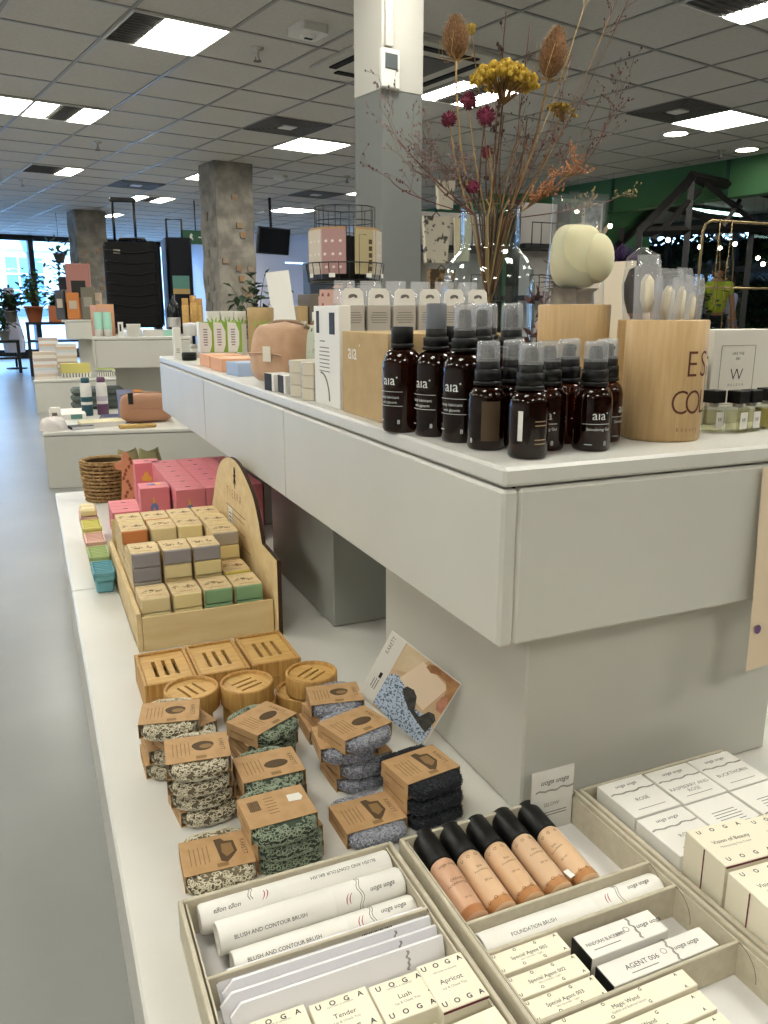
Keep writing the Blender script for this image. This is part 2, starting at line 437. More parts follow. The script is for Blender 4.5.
def sprink(u, v, label):
    p = at(u, v, CEIL); t = thing('sprinkler', label, 'sprinkler', (p.x, p.y, CEIL), 0, 'ceiling sprinklers')
    q = MB(); q.lathe([(.045, 0), (.04, -.01), (.012, -.016), (.01, -.06)], M_chrome, seg=16); q.build('rosette', t)
    q = MB(); q.lathe([(.026, -.075), (.026, -.079)], M_louv, seg=12); q.tube([(.01, 0, -.05), (.013, 0, -.078)], .003, M_louv); q.tube([(-.01, 0, -.05), (-.013, 0, -.078)], .003, M_louv); q.build('deflector', t)
sprink(257, 48, 'ceiling sprinkler nearest the white smoke detector'); sprink(97, 142, 'ceiling sprinkler among the tiles at the left'); sprink(22, 180, 'ceiling sprinkler by the left window front')
sprink(347, 176, 'ceiling sprinkler just left of the painted column'); sprink(721, 150, 'ceiling sprinkler near the right downlight')
p = at(308, 27, CEIL); t = thing('smoke_detector', 'white square smoke detector box on the ceiling', 'detector', (p.x, p.y, CEIL), A)
q = MB(); q.prism(rbox(.19, .19, .03), -.045, 0, M_wp); q.build('housing', t)
q = MB(); q.lathe([(.05, -.045), (.045, -.06), (.0, -.062)], M_wp, seg=20); q.box((0, 0, -.063), (.05, .02, .004), M_gap); q.build('sensor', t)
for (u, v), lab in (((280, 176), 'flat round detector disc on the ceiling left of the painted column'), ((259, 210), 'far round detector on the ceiling beside the patchy column')):
    p = at(u, v, CEIL); q = MB(); q.lathe([(.09, 0), (.085, -.03), (.03, -.05), (0, -.05)], M_wp, seg=20); o = q.build('fire_detector', None, (p.x, p.y, CEIL)); tag(o, lab, 'detector')
p = w2b(at(385, 60, CEIL)); cx, cy = 3.53, 4.80
t = thing('air_conditioner', 'cream ceiling cassette air conditioner with dark slots behind the painted column', 'air conditioner', b2w(cx, cy, CEIL - .03), A)
q = MB(); q.box((0, 0, .015), (.94, .94, .03), M_cream, None, .006); q.build('panel', t)
for a_ in range(4):
    q = MB(); q.box((0, .38, -.004), (.62, .055, .012), M_gap, T(rz=a_ * PI / 2)); q.build('air_slot', t)
q = MB(); q.box((0, 0, -.004), (.5, .5, .01), M_louv); q.build('grille', t)
# ================================================================== display furniture
SH, TOP = .335, .85
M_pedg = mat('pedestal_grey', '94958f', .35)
def placed(t, x0, y0, x1, y1, rz):
    w_, d_ = (x1 - x0) / 2, (y1 - y0) / 2
    t.location.x = x0 + w_ * math.cos(rz) - d_ * math.sin(rz); t.location.y = y0 + w_ * math.sin(rz) + d_ * math.cos(rz); t.rotation_euler = (0, 0, rz)
def podium(name, label, x0, x1, y0, y1, seams, rz=0.0):
    t = thing(name, label, 'display podium', ((x0 + x1) / 2, (y0 + y1) / 2, 0)); placed(t, x0, y0, x1, y1, rz)
    ys = [y0] + seams + [y1]; cx, cy = (x0 + x1) / 2, (y0 + y1) / 2
    q = MB(); q.box((0, 0, .155), (x1 - x0 - .012, y1 - y0 - .012, .31), M_lacq, None, .002); q.build('body', t)
    for a_, b_ in zip(ys[:-1], ys[1:]):
        q = MB(); q.box((0, (a_ + b_) / 2 - cy, .3245), (x1 - x0, b_ - a_ - .0015, .021), M_lacq_top, None, .0035); q.build('top_panel', t)
    return t
def counter(name, label, x0, x1, y0, y1, seams, peds, rz=0.0, lift=0.0):
    t = thing(name, label, 'display counter', ((x0 + x1) / 2, (y0 + y1) / 2, SH + lift)); placed(t, x0, y0, x1, y1, rz); cx, cy = (x0 + x1) / 2, (y0 + y1) / 2
    q = MB(); q.box((0, 0, .5035), (x1 - x0, y1 - y0, .023), M_lacq_top, None, .004); q.build('top_slab', t)
    q = MB(); q.box((0, 0, .482), (x1 - x0 - .03, y1 - y0 - .03, .02), M_gap); q.build('shadow_gap', t)
    ys = [y0] + seams + [y1]; zc, hz = .393, .192
    for a_, b_ in zip(ys[:-1], ys[1:]):
        q = MB(); q.box((x0 - cx + .011, (a_ + b_) / 2 - cy, zc), (.022, b_ - a_ - .0012, hz), M_lacq, None, .004); q.build('fascia_panel', t)
    q = MB(); q.box((.011, y0 - cy + .0115, zc), (x1 - x0 - .022, .022, hz), M_lacq, None, .004); q.build('fascia_panel', t)
    q = MB(); q.box((x1 - cx - .011, .0, zc), (.022, y1 - y0 - .046, hz), M_lacq, None, .004); q.build('fascia_panel', t)
    q = MB(); q.box((.011, y1 - cy - .0115, zc), (x1 - x0 - .022, .022, hz), M_lacq, None, .004); q.build('fascia_panel', t)
    q = MB(); q.box((0, 0, .305), (x1 - x0 - .03, y1 - y0 - .03, .012), M_lacq); q.build('underside', t)
    for a_, b_, px0, px1 in peds:
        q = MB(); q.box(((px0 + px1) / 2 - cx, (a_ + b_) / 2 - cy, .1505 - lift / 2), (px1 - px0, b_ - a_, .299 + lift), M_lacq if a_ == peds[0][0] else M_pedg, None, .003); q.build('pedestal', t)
    return t
podium('display_podium', 'low pale grey podium in front carrying the soaps, sponges and cosmetic trays', .042, 1.56, -1.1, 3.30, [-.2, .62, 2.07])
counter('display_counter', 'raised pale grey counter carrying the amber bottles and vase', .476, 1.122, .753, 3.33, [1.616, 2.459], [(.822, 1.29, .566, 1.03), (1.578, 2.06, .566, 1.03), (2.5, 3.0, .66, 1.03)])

# ================================================================== materials of the goods
M_board = mat('greyboard', 'c3bba6', .85, col2='bbb29c', scale=90)
M_paper = mat('tray_liner_paper', 'dcd9d6', .7)
M_wbox = mat('white_carton', 'e4e1d9', .55)
M_cbox = mat('cream_carton', 'ebe4cd', .55)
M_ink = mat('black_ink', '191816', .6)
M_inkg = mat('grey_ink', '76726a', .7)
M_red = mat('red_ink', '9c2230', .6)
M_maroon = mat('maroon_board', '6a2a30', .7)
M_kraft = mat('kraft_paper', 'b9956a', .8, col2='ae8a5f', scale=60)
M_kraftb = mat('kraft_board', 'b59a6e', .75, col2='ae9367', scale=30)
M_kdark = mat('kraft_print', '53412a', .85)
M_kmid = mat('kraft_print_mid', '8a6c45', .85)
M_bamb = mat('bamboo', 'cfa866', .5, col2='b98f4e', scale=14, stretch=(1, 9, 9), detail=5, lo=.3, hi=.7)
M_bambd = mat('bamboo_edge', 'c39a58', .55, col2='a67a3e', scale=30, stretch=(9, 9, .6), lo=.3, hi=.7)
M_ply = mat('plywood', 'dcc596', .6, col2='d0b684', scale=5, stretch=(1, 6, 8), detail=6)
M_burn = mat('laser_burnt_edge', '3b2617', .8)
M_amber = mat('amber_glass', '341105', .05, spec=.5, trans=.85)
M_cap = mat('black_cap', '0a0a0a', .42, spec=.35)
M_clearcap = film('frosted_clear_cap', (.92, .93, .95), rough=.12, haze=.22)
M_clear = film('clear_plastic', (.97, .975, .98), rough=.06, haze=.06)
M_sachet = film('milky_plastic', (.96, .96, .97), rough=.12, haze=.26)
M_wprint = mat('white_print', 'dcdcd6', .6)
M_skin = [mat('foundation_rose', 'cba183', .35), mat('foundation_sand', 'd3b08c', .35), mat('foundation_beige', 'd1ad88', .35), mat('foundation_honey', 'cfae8c', .35), mat('foundation_ivory', 'd3b18d', .35)]

# ================================================================== the three compartment trays of cosmetics
def tray(label, x0, x1, y0, y1, divs, h=.05):
    cx, cy = (x0 + x1) / 2, (y0 + y1) / 2
    t = thing('cosmetics_tray', label, 'tray', (cx, cy, SH), 0, 'greyboard cosmetics trays')
    w_, d_ = x1 - x0, y1 - y0; th = .005
    q = MB(); q.box((0, 0, .002), (w_, d_, .004), M_board)
    for s_ in (-1, 1):
        q.box((s_ * (w_ / 2 - th / 2), 0, h / 2 + .002), (th, d_, h - .004), M_board, None, .001)
        q.box((s_ * (w_ / 2 - th - .0035), 0, h / 2), (.002, d_ - 2 * th, h - .008), M_board)
        q.box((0, s_ * (d_ / 2 - th / 2), h / 2 + .002), (w_ - 2 * th, th, h - .004), M_board, None, .001)
    q.build('box_body', t)
    q = MB(); q.box((0, 0, .0045), (w_ - 2 * th - .004, d_ - 2 * th - .002, .001), M_paper); q.build('liner', t)
    for yd in divs:
        q = MB(); q.box((0, yd - cy, .026), (w_ - 2 * th - .005, .004, .042), M_board, None, .001)
        q.tube([(w_ / 2 - .0092, yd - cy - .002 - .026 * math.sin(k * .157), .046 - .03 * (1 - math.cos(k * .157))) for k in range(11)], .0007, M_kdark, 4)
        q.build('divider', t)
    return t
ZF = SH + .0053
tray('left greyboard tray holding contour brush tubes and paper sleeves', .093, .353, .30, .787, [.670])
tray('middle greyboard tray holding the five foundation bottles', .364, .630, .30, .787, [.632, .588, .497])
tray('right greyboard tray holding rows of white cartons below the pedestal', .634, .894, .30, .785, [])
WAVE = [(-.5 + k / 12, math.sin(k * 1.7) * .3 + math.sin(k * .9) * .2) for k in range(13)]
def wave(q, w_, h_, M, mt=None, th=.0005):
    """the drawn wavy ribbon across a carton"""
    for o in (0, .35):
        p = [(x * w_, (y + o) * h_, .0002) for x, y in WAVE]
        for a_, b_ in zip(p[:-1], p[1:]):
            q.add([(a_[0], a_[1] - th, a_[2]), (b_[0], b_[1] - th, b_[2]), (b_[0], b_[1] + th, b_[2]), (a_[0], a_[1] + th, a_[2])], [(0, 1, 2, 3)], mt or M_inkg, M)
def roundtube(label, p0, p1, r, words, logo_flip=False, roll=0.5):
    """a white paper tube lying in a tray, closed with a recessed end"""
    v = Vector(p1) - Vector(p0); L_ = v.length
    t = thing('brush_tube', label, 'brush tube', (Vector(p0) + Vector(p1)) / 2, math.atan2(v.y, v.x) + (PI if logo_flip else 0), 'white brush tubes')
    q = MB(); M = T(0, 0, r, 0, PI / 2)
    q.lathe([(r * .8, -L_ / 2 + .008), (r * .86, -L_ / 2), (r * .97, -L_ / 2), (r, -L_ / 2 + .0015), (r, L_ * .1), (r * .992, L_ * .1 + .0004), (r, L_ * .1 + .0008), (r, L_ / 2 - .003), (r * .9, L_ / 2)], M_wbox, M, 36)
    q.build('tube', t)
    q = MB()
    def curved(txt, x, size, ang, mt, sh=0.0):
        vs, fs, x0, x1, y0, y1 = text_geo(txt, sh); k = size / .69; oc = (x0 + x1) / 2
        out = []
        for a_, b_, _ in vs:
            th = ang + ((b_ * k - size / 2) / r); out.append((x + (a_ - oc) * k, -(r + .0003) * math.cos(th), r + (r + .0003) * math.sin(th)))
        q.add(out, fs, mt)
    f = -1 if logo_flip else 1
    if words: curved(words, -L_ * .24, .0040, roll, M_ink)
    curved('uoga uoga', L_ * .37, .0052, roll + .35, M_ink, .35)
    curved('((', L_ * .18, .008, roll + .2, M_red, .3)
    for dx in (0, .003):
        q.tube([(L_ * .24 + dx + .002 * math.sin(k * 1.3), -(r + .0002) * math.cos(a_), r + (r + .0002) * math.sin(a_)) for k, a_ in enumerate([i * .25 - .9 for i in range(13)])], .0004, M_inkg, 4)
    q.build('printed_lettering', t)
    return t
roundtube('white contour brush tube at the back of the left tray, logo end turned away', (.112, .766, ZF + .012), (.340, .768, ZF + .012), .0165, 'BLUSH AND CONTOUR BRUSH', True, roll=1.9)
roundtube('middle white contour brush tube with large red marks in the left tray', (.124, .731, ZF + .011), (.341, .733, ZF + .011), .0175, 'BLUSH AND CONTOUR BRUSH', roll=.55)
roundtube('front white contour brush tube against the divider of the left tray', (.133, .698, ZF), (.342, .700, ZF), .0165, 'BLUSH AND CONTOUR BRUSH', roll=.95)
roundtube('white foundation brush tube lying between two dividers of the middle tray', (.378, .611, ZF), (.618, .612, ZF), .0188, 'FOUNDATION BRUSH', roll=1.15)
for k, (xa, xb, y_, lab) in enumerate(((.110, .340, .662, 'flat white paper sleeve with a barcode, rearmost behind the divider'), (.113, .341, .648, 'flat white paper sleeve second behind the barcode one'),
                                       (.108, .341, .633, 'flat white paper sleeve third in the left tray'), (.114, .341, .618, 'flat white paper sleeve directly behind the cream cartons'))):
    t = thing('paper_sleeve', lab, 'paper sleeve', ((xa + xb) / 2, y_ - .002, ZF), 0, 'flat white paper sleeves')
    q = MB(); Mx = T(0, 0, 0, .32)
    w_ = xb - xa
    q.prism([(-w_ / 2 + .004, 0), (w_ / 2, 0), (w_ / 2, .042), (-w_ / 2 + .012, .042), (-w_ / 2, .032)], -.0022, .0022, mat('white_paper', 'e3e1e4', .6), T(0, 0, .0008, PI / 2 - .3))
    q.build('folded_sleeve', t)
    q = MB(); Mf = T(0, -.0024, .0008, PI / 2 - .3)
    if k == 0:
        for i in range(17): q.box((w_ * .18 + i * .0021, .031, .0001), (.0013 if i % 3 else .0006, .012, .0002), M_ink, Mf)
    wave(q, .02, .004, Mf @ T(w_ * .32, .03, 0, 0, 0, PI / 2))
    q.build('print', t)
def uoga(q, M, w_, d_, lines, both=True):
    sz_, of_ = (.0055, .0065) if d_ > .035 else (.0034, .0034)
    for sx in ((1, -1) if both else (1,)):
        for i, ch in enumerate('UOGA'): q.text(ch, sz_, M_ink, M @ T((i - 1.5) * w_ * (.25 if d_ > .035 else .28), sx * (d_ / 2 - of_), 0), bold=.02)
    for txt, yy, sz in lines: q.text(txt, sz, M_ink if sz > .004 else M_inkg, M @ T(0, yy, 0))
def carton(name, label, cat, c, s, mt, printer=None, rz=0.0, group=None, inner=None):
    t = thing(name, label, cat, (c[0], c[1], c[2]), rz, group)
    q = MB(); q.box((0, 0, s[2] / 2), s, mt, None, .0007)
    if inner:
        q.box((0, -s[1] / 2 - .0002, s[2] - .0025), (s[0] * .97, .0008, .0022), inner)
        q.box((-s[0] / 2 - .0002, 0, s[2] * .5), (.0008, .0015, s[2] * .95), inner)
    q.build('carton', t)
    if printer:
        q = MB(); printer(q, T(0, 0, s[2] + .0003)); q.build('printed_lettering', t)
    return t
# cream cartons in the left tray
for k, (x_, y_, nm, lab) in enumerate(((.150, .577, '', 'cream carton at the left end of the front row in the left tray'), (.211, .573, 'Tender', 'cream carton printed Tender'), (.271, .570, 'Lush', 'cream carton printed Lush'))):
    carton('cosmetic_carton', lab, 'carton', (x_, y_, ZF), (.058, .046, .045), M_cbox, lambda q, M, nm=nm: uoga(q, M, .056, .046, ((nm, .001, .0052), ('Lip & Cheek Tint', -.006, .0026), ('NATURAL & ORGANIC', .0125, .0018))), 0, 'cream lip and cheek cartons')
carton('cosmetic_carton', 'cream carton printed Apricot at the right end of its row', 'carton', (.332, .567, ZF), (.030 * 2 - .022, .057, .046), M_cbox, None) if 0 else None
carton('cosmetic_carton', 'cream carton printed Apricot against the right wall of the left tray', 'carton', (.3195, .566, ZF), (.050, .058, .047), M_cbox, lambda q, M: uoga(q, M, .052, .058, (('Apricot', .002, .0055), ('Lip & Cheek Tint', -.006, .0026), ('NATURAL & ORGANIC', .014, .0018))), 0, 'cream lip and cheek cartons', M_maroon)
carton('cosmetic_carton', 'plain cream carton with a red inner edge at the bottom picture edge', 'carton', (.318, .500, ZF), (.054, .052, .044), M_cbox, None, .03, 'cream cartons at the picture edge', M_red)
for k, x_ in enumerate((.258, .197, .136)):
    carton('cosmetic_carton', ('cream carton cut by the bottom picture edge below the Lush carton', 'cream carton almost outside the bottom of the picture', 'cream carton outside the bottom of the picture at the left')[k], 'carton', (x_, .513, ZF), (.057, .046, .040), M_cbox, lambda q, M: uoga(q, M, .056, .046, ()), 0, 'cream cartons at the picture edge')
# middle tray: foundation bottles
for k, x_ in enumerate((.398, .4345, .473, .512, .551)):
    lab = ('foundation bottle at the left end, rosiest of the five', 'second foundation bottle from the left, sand coloured', 'third foundation bottle in the row of five', 'foundation bottle with a small white sticker near its base', 'foundation bottle at the right end seen from its side')[k]
    t = thing('foundation_bottle', lab, 'bottle', (x_, .7245, ZF + .0085), 0, 'black capped foundation bottles'); t.rotation_euler = (.11, 0, 0)
    r = .0165; M = T(0, 0, r, -PI / 2) ; M = T(0, 0, r, PI / 2, 0, PI)
    q = MB(); q.lathe([(.006, -.072), (r - .001, -.0715), (r, -.069), (r, .012), (r - .002, .016), (.01, .018)], mat('clear_bottle_base', 'c9a27c', .08, coat=1.0) if 0 else M_skin[k], T(0, 0, r, -PI / 2), 28)
    o = q.build('bottle_body', t); 
    q = MB(); q.lathe([(.010, .016), (r - .001, .0165), (r, .018), (r, .066), (r - .0015, .068), (0, .068)], M_cap, T(0, 0, r, -PI / 2), 28); q.build('cap', t)
    q = MB(); q.lathe([(r + .0006, -.0712), (r + .0006, -.060)], film('base_glass', (.93, .86, .78), rough=.03), T(0, 0, r, -PI / 2), 28, caps=False); q.build('glass_foot', t)
    q = MB()
    ang0 = (0, .1, .15, .1, .75)[k]
    def cur(txt, y, size, mt=M_kdark, off=0.0):
        vs, fs, x0, x1, y0, y1 = text_geo(txt); kk = size / .69; oc = (x0 + x1) / 2
        q.add([((r + .0004) * math.sin(-ang0 + off + (a_ - oc) * kk / r), y + b_ * kk, r + (r + .0004) * math.cos(-ang0 + off + (a_ - oc) * kk / r)) for a_, b_, _ in vs], fs, mt)
    if k == 0: cur('uoga uoga', .002, .004); cur('CREAM', -.022, .0035); cur('FOUNDATION', -.028, .003); cur('30 ml', -.05, .0026)
    else:
        for i, ch in enumerate('UOGA'): cur(ch, .004, .004, M_kdark, -.9 + i * .6); cur(ch, -.062, .004, M_kdark, -.9 + i * .6)
        cur('Skin', -.014, .003); cur('Foundation', -.020, .0028); cur('30 ml', -.036, .003); 
    q.build('printed_lettering', t)
    if k == 3:
        q = MB(); q.box((.002, -.064, 2 * r + .0008), (.008, .012, .0006), M_wbox, T(0, 0, 0, 0, 0, .2)); q.build('price_sticker', t)
t = thing('sachet', 'white cosmetic sachet leaning upright at the back of the middle tray', 'sachet', (.585, .7745, ZF))
q = MB(); q.grid(7, 9, lambda u, v: ((u - .5) * .066 * (1 + .02 * v), .0035 * (1 - (2 * u - 1) ** 2) * (1 - (2 * v - 1) ** 2) * -1 + .003, v * .092), mat('sachet_foil', 'dcdad4', .4)); q.grid(7, 9, lambda u, v: ((.5 - u) * .066 * (1 + .02 * v), .0045, v * .092), mat('sachet_foil', 'dcdad4', .4)); q.build('pouch', t)
q = MB(); Mx = T(0, -.0016, .078, PI / 2); q.text('uoga uoga', .0075, M_ink, Mx, shear=.35); wave(q, .06, .004, T(0, -.0018, .064, PI / 2)); q.text('GLOW', .0055, M_inkg, T(-.004, -.0022, .044, PI / 2)); q.bars(.04, .008, 2, M_inkg, T(0, -.0022, .03, PI / 2)); q.build('printed_lettering', t)
# middle tray: cartons
def wcprint(words, small=None):
    def f(q, M):
        q.text('uoga uoga', .0055, M_ink, M @ T(.037, .001, 0), shear=.35)
        wave(q, .03, .004, M @ T(.018, 0, 0, 0, 0, PI / 2)); q.text(words, .0058 if len(words) < 12 else .0042, M_ink, M @ T(-.022 if len(words) < 12 else -.020, 0, 0), wide=1.0 if len(words) < 12 else .72); q.bars(.034, .003, 1, M_inkg, M @ T(-.024, -.008, 0))
        q.lathe([(.003, 0), (.0036, 0)], M_inkg, M @ T(.008, .002, 0), 12, caps=False)
    return f
def wcarton(label, c, w_, d_, h_, words):
    t = carton('mascara_carton', label, 'carton', c, (w_, d_, h_), M_wbox, wcprint(words), 0, 'white cartons with black ends')
    q = MB(); q.box((-w_ / 2 - .0008, 0, h_ / 2), (.0016, d_ - .001, h_ - .001), M_cap); q.build('black_end', t)
wcarton('white carton with black end and long product name, behind the other in the middle tray', (.517, .555, ZF), .100, .033, .040, 'PANDORAS BLACKBERRY')
wcarton('white carton with black end printed AGENT 006', (.536, .519, ZF), .136, .028, .036, 'AGENT 006')
for k, (y_, num, lab) in enumerate(((.573, '002', 'cream carton printed Special Agent 002, rearmost of three'), (.541, '002', 'cream carton printed Special Agent 002 with round seal, middle of three'), (.511, '003', 'cream carton printed Special Agent 003'))):
    carton('concealer_carton', lab, 'carton', (.414, y_, ZF), (.085, .0265, .038), M_cbox, lambda q, M, num=num: uoga(q, M, .088, .026, (('Special Agent ' + num, .0008, .0042), ('Skin Concealer - Light', -.0042, .0020))), 0, 'special agent cartons')
carton('serum_carton', 'long cream carton printed Magic Wand', 'carton', (.463, .482, ZF), (.158, .0215, .040), M_cbox, lambda q, M: uoga(q, M, .158, .022, (('Magic Wand', .0015, .0044), ('Eyelash and Eyebrow Serum', -.004, .0024))), 0, 'long cream cartons')
carton('serum_carton', 'long cream carton with a round seal in front of the Magic Wand one', 'carton', (.461, .456, ZF), (.158, .024, .038), M_cbox, lambda q, M: uoga(q, M, .158, .022, (('Magic Wand', .0015, .0044),)), 0, 'long cream cartons')
carton('serum_carton', 'long cream carton cut off by the bottom picture edge', 'carton', (.462, .430, ZF), (.158, .024, .036), M_cbox, lambda q, M: uoga(q, M, .158, .022, (('Magic Wand', .0015, .0044),)), 0, 'long cream cartons')
# right tray
def whp(words, face=True):
    def f(q, M):
        if face:
            q.text('uoga uoga', .006, M_ink, M @ T(0, .026, 0), shear=.35); wave(q, .072, .004, M @ T(0, .010, 0))
            for i, wd in enumerate(words): q.text(wd, .0062, M_inkg, M @ T(0, -.008 - i * .009, 0))
            q.bars(.045, .003, 1, M_inkg, M @ T(0, -.027, 0))
        else:
            q.bars(.045, .026, 5, M_inkg, M @ T(0, .0, 0), RND, .25); wave(q, .072, .003, M @ T(0, -.018, 0))
    return f
for x_, y_, words, face, lab in ((.6915, .7325, ('ROSE',), 1, 'white carton printed ROSE in the back left corner of the right tray'), (.771, .7305, ('RASPBERRY AND', 'ROSE'), 1, 'white carton in the middle of the back row of the right tray'), (.849, .7305, ('BUCKTHORN',), 1, 'white carton at the right end of the back row with a round seal'),
                                 (.6895, .6515, ('ROSE',), 1, 'white carton in the second row half hidden by a tall cream carton'), (.768, .6505, (), 0, 'white carton in the second row turned to its text side'), (.848, .6505, (), 0, 'white carton in the second row at the right picture edge')):
    t = carton('soap_carton', lab, 'carton', (x_, y_, ZF), (.0755, .077, .052), M_wbox, whp(words, face), 0, 'white cartons in the right tray')
    if x_ < .7:
        q = MB()
        for i in range(12): q.box((-.0379, -.012 - i * .0014, .015), (.0003, .0009 if i % 3 else .0005, .018), M_ink)
        q.build('barcode', t)
for x_, y_, s_, lab in ((.694, .578, (.080, .066, .085), 'tall cream carton with maroon lid edge, nearer the back of the right tray'), (.686, .506, (.080, .066, .083), 'tall cream carton at the right picture edge, nearest the camera'), (.776, .572, (.078, .066, .08), 'tall cream carton beside the maroon edged one, at the right picture edge')):
    carton('cream_jar_carton', lab, 'carton', (x_, y_, ZF), s_, M_cbox, lambda q, M, s_=s_: uoga(q, M, .075, .062, (('Vision of Beauty', .004, .0055), ('Moisturizing Face Cream', -.005, .003))), -.08, 'tall cream cartons', M_maroon)
for i, (x_, y_) in enumerate(((.845, .575), (.845, .505))):
    carton('soap_carton', ('white carton beyond the right picture edge in the middle of the tray', 'white carton beyond the right picture edge at the front of the tray')[i], 'carton', (x_, y_, ZF), (.05, .06, .05), M_wbox, whp(('ROSE',), 0), 0, 'white cartons in the right tray')
# ================================================================== scrub pads in kraft sleeves
def pad_mesh(name, core, strand, w_, d_, h_, e, n, fr, seed):
    """tangled fibre pad: a soft pillow shaped core with curled strands all over it"""
    r = random.Random(seed); q = MB()
    def outl(a):
        c_, s_ = math.cos(a), math.sin(a)
        return w_ / 2 * math.copysign(abs(c_) ** (2 / e), c_), d_ / 2 * math.copysign(abs(s_) ** (2 / e), s_)
    def surf(a, v):
        """v 0..1 from the underside centre over the rim to the top centre"""
        x, y = outl(a); t = v * PI; k = min(1, math.sin(t) ** .32) if 0 < v < 1 else 0
        return Vector((x * k, y * k, h_ * (.5 - .5 * math.copysign(abs(math.cos(t)) ** .55, math.cos(t)))))
    q.grid(36, 15, lambda u, v: surf(u * 2 * PI, v) * .985 + Vector((0, 0, .0003)), core, close_u=True)
    for i in range(n):
        ph = r.uniform(0, 2 * PI); a = math.atan2(math.copysign(abs(math.sin(ph) / d_) ** (e / 2), math.sin(ph)), math.copysign(abs(math.cos(ph) / w_) ** (e / 2), math.cos(ph))); v = r.uniform(.22, .90); c_ = surf(a, v)
        if v > .62 and abs(c_.y) < d_ * .30: continue
        du = (surf(a + .03, v) - surf(a - .03, v)).normalized(); dv = (surf(a, min(v + .02, .99)) - surf(a, v - .02)).normalized(); nn = du.cross(dv)
        rr = fr * r.uniform(2.5, 6.5); a0 = r.uniform(0, 2 * PI); sp = r.uniform(1.5, 4.5); pts = []
        for k in range(6):
            th = a0 + sp * k / 5; p = c_ + du * (rr * math.cos(th)) + dv * (rr * .7 * math.sin(th)) + nn * (fr * r.uniform(-.5, 1.0))
            p.z = min(max(p.z, .0008), h_ + .0012); pts.append(p)
        q.tube(pts, fr * r.uniform(.8, 1.15), strand, 4)
    return q
M_st = {'beige': (mat('pad_core_beige', '6e6450', .95), mat('pad_strand_beige', 'd8d0b8', .8)),
        'green': (mat('pad_core_green', '3f4a3c', .95), mat('pad_strand_green', '95a08a', .8)),
        'blue': (mat('pad_core_blue', '5f6370', .9, col2='9b9da6', scale=320, bump=.8, bscale=300), mat('pad_strand_blue', 'b4b6be', .55)),
        'black': (mat('pad_core_black', '0f1013', .9, col2='23262c', scale=420, bump=.8, bscale=400), mat('pad_strand_black', '33363d', .5))}
PW, PD, PH = .085, .108, .021
PADQ = {('beige', 'rect'): pad_mesh('p', *M_st['beige'], PW, PD, PH, 4.5, 900, .00070, 1), ('beige', 'round'): pad_mesh('p', *M_st['beige'], PW, PD, PH, 3.0, 900, .00070, 5),
        ('green', 'back'): pad_mesh('p', *M_st['green'], PW, PD, PH, 4.2, 1000, .00062, 2), ('green', 'oval'): pad_mesh('p', *M_st['green'], PW, PD, PH, 3.2, 1000, .00062, 6),
        ('blue', 'round'): pad_mesh('p', *M_st['blue'], PW, PD, PH, 3.2, 700, .0004, 3), ('blue', 'oval'): pad_mesh('p', *M_st['blue'], PW, PD, PH, 3.2, 700, .0004, 7), ('blue', 'rect'): pad_mesh('p', *M_st['blue'], PW, PD, PH, 4.5, 700, .0004, 8),
        ('black', 'rect'): pad_mesh('p', *M_st['black'], PW, PD, PH, 6, 700, .00042, 4)}
def pad_proto(col, art):
    t = thing('scrub_pad', 'x', 'scrub pad', (0, 0, 0), 0)
    PADQ[(col, art)].build('fibre_pad', t)
    q = MB(); w_, d_, h_ = PW + .002, .068, PH + .0016
    q.box((0, 0, h_ - .0002), (w_, d_, .0006), M_kraft); q.box((0, 0, .0003), (w_, d_, .0006), M_kraft)
    for s_ in (-1, 1): q.box((s_ * w_ / 2, 0, h_ / 2), (.0006, d_, h_), M_kraft)
    s = q.build('kraft_sleeve', t)
    q = MB(); Mx = T(0, 0, h_ + .0003)
    if art == 'back':
        for i in range(16): q.box((-.034 + i * .0009, 0, 0), (.0005 if i % 3 else .0008, .022, .0001), M_kdark, Mx @ T(0, .01, 0))
        q.bars(.018, .04, 6, M_kmid, Mx @ T(-.006, .004, 0), RND, .3)
        q.prism([(-.009, -.006), (.007, -.008), (.011, -.001), (.009, .008), (-.008, .009)], 0, .0004, M_wbox, Mx @ T(.026, .008, 0))
    else:
        for i in range(5): q.box((-.033 + i * .0055, -.002 * (i % 2), 0), (.0012, .034, .0001), M_kmid, Mx)
        if art == 'round':
            q.prism([(.015 * math.cos(k * .314) * (1 + .08 * math.sin(3 * k * .314)), .0125 * math.sin(k * .314)) for k in range(20)], 0, .0001, M_kdark, Mx @ T(.008, .003, 0))
            q.prism([(.009 * math.cos(k * .314), .006 * math.sin(k * .314)) for k in range(20)], .0001, .0002, M_kmid, Mx @ T(.012, .001, 0))
        elif art == 'oval':
            q.prism([(.017 * math.cos(k * .314), .010 * math.sin(k * .314)) for k in range(20)], 0, .0001, M_kdark, Mx @ T(.010, -.003, 0))
        else:
            q.prism([(-.005, .024), (.004, .025), (.008, .018), (.019, .016), (.021, -.006), (.012, -.018), (.006, -.024), (-.001, -.02), (-.003, .004)], 0, .0001, M_kdark, Mx @ T(.004, .001, 0))
            q.prism([(.003, .013), (.016, .012), (.017, -.006), (.007, -.014), (.002, -.004)], .0001, .0002, M_kmid, Mx @ T(.004, .001, 0))
        q.text('KARETT', .0062, M_kdark, Mx @ T(.034, .0, 0, 0, 0, -PI / 2), bold=-.004)
        q.box((.004, -.026, 0), (.014, .007, .0001), M_kmid, Mx)
    q.build('printed_lettering', s)
    # edge lettering on the sleeve side
    q = MB(); q.bars(.05, .006, 1, M_kmid, T(-w_ / 2 - .0005, 0, h_ / 2, PI / 2, 0, -PI / 2)); q.build('printed_lettering', s)
    return t
PP = {}
WHERE = {}
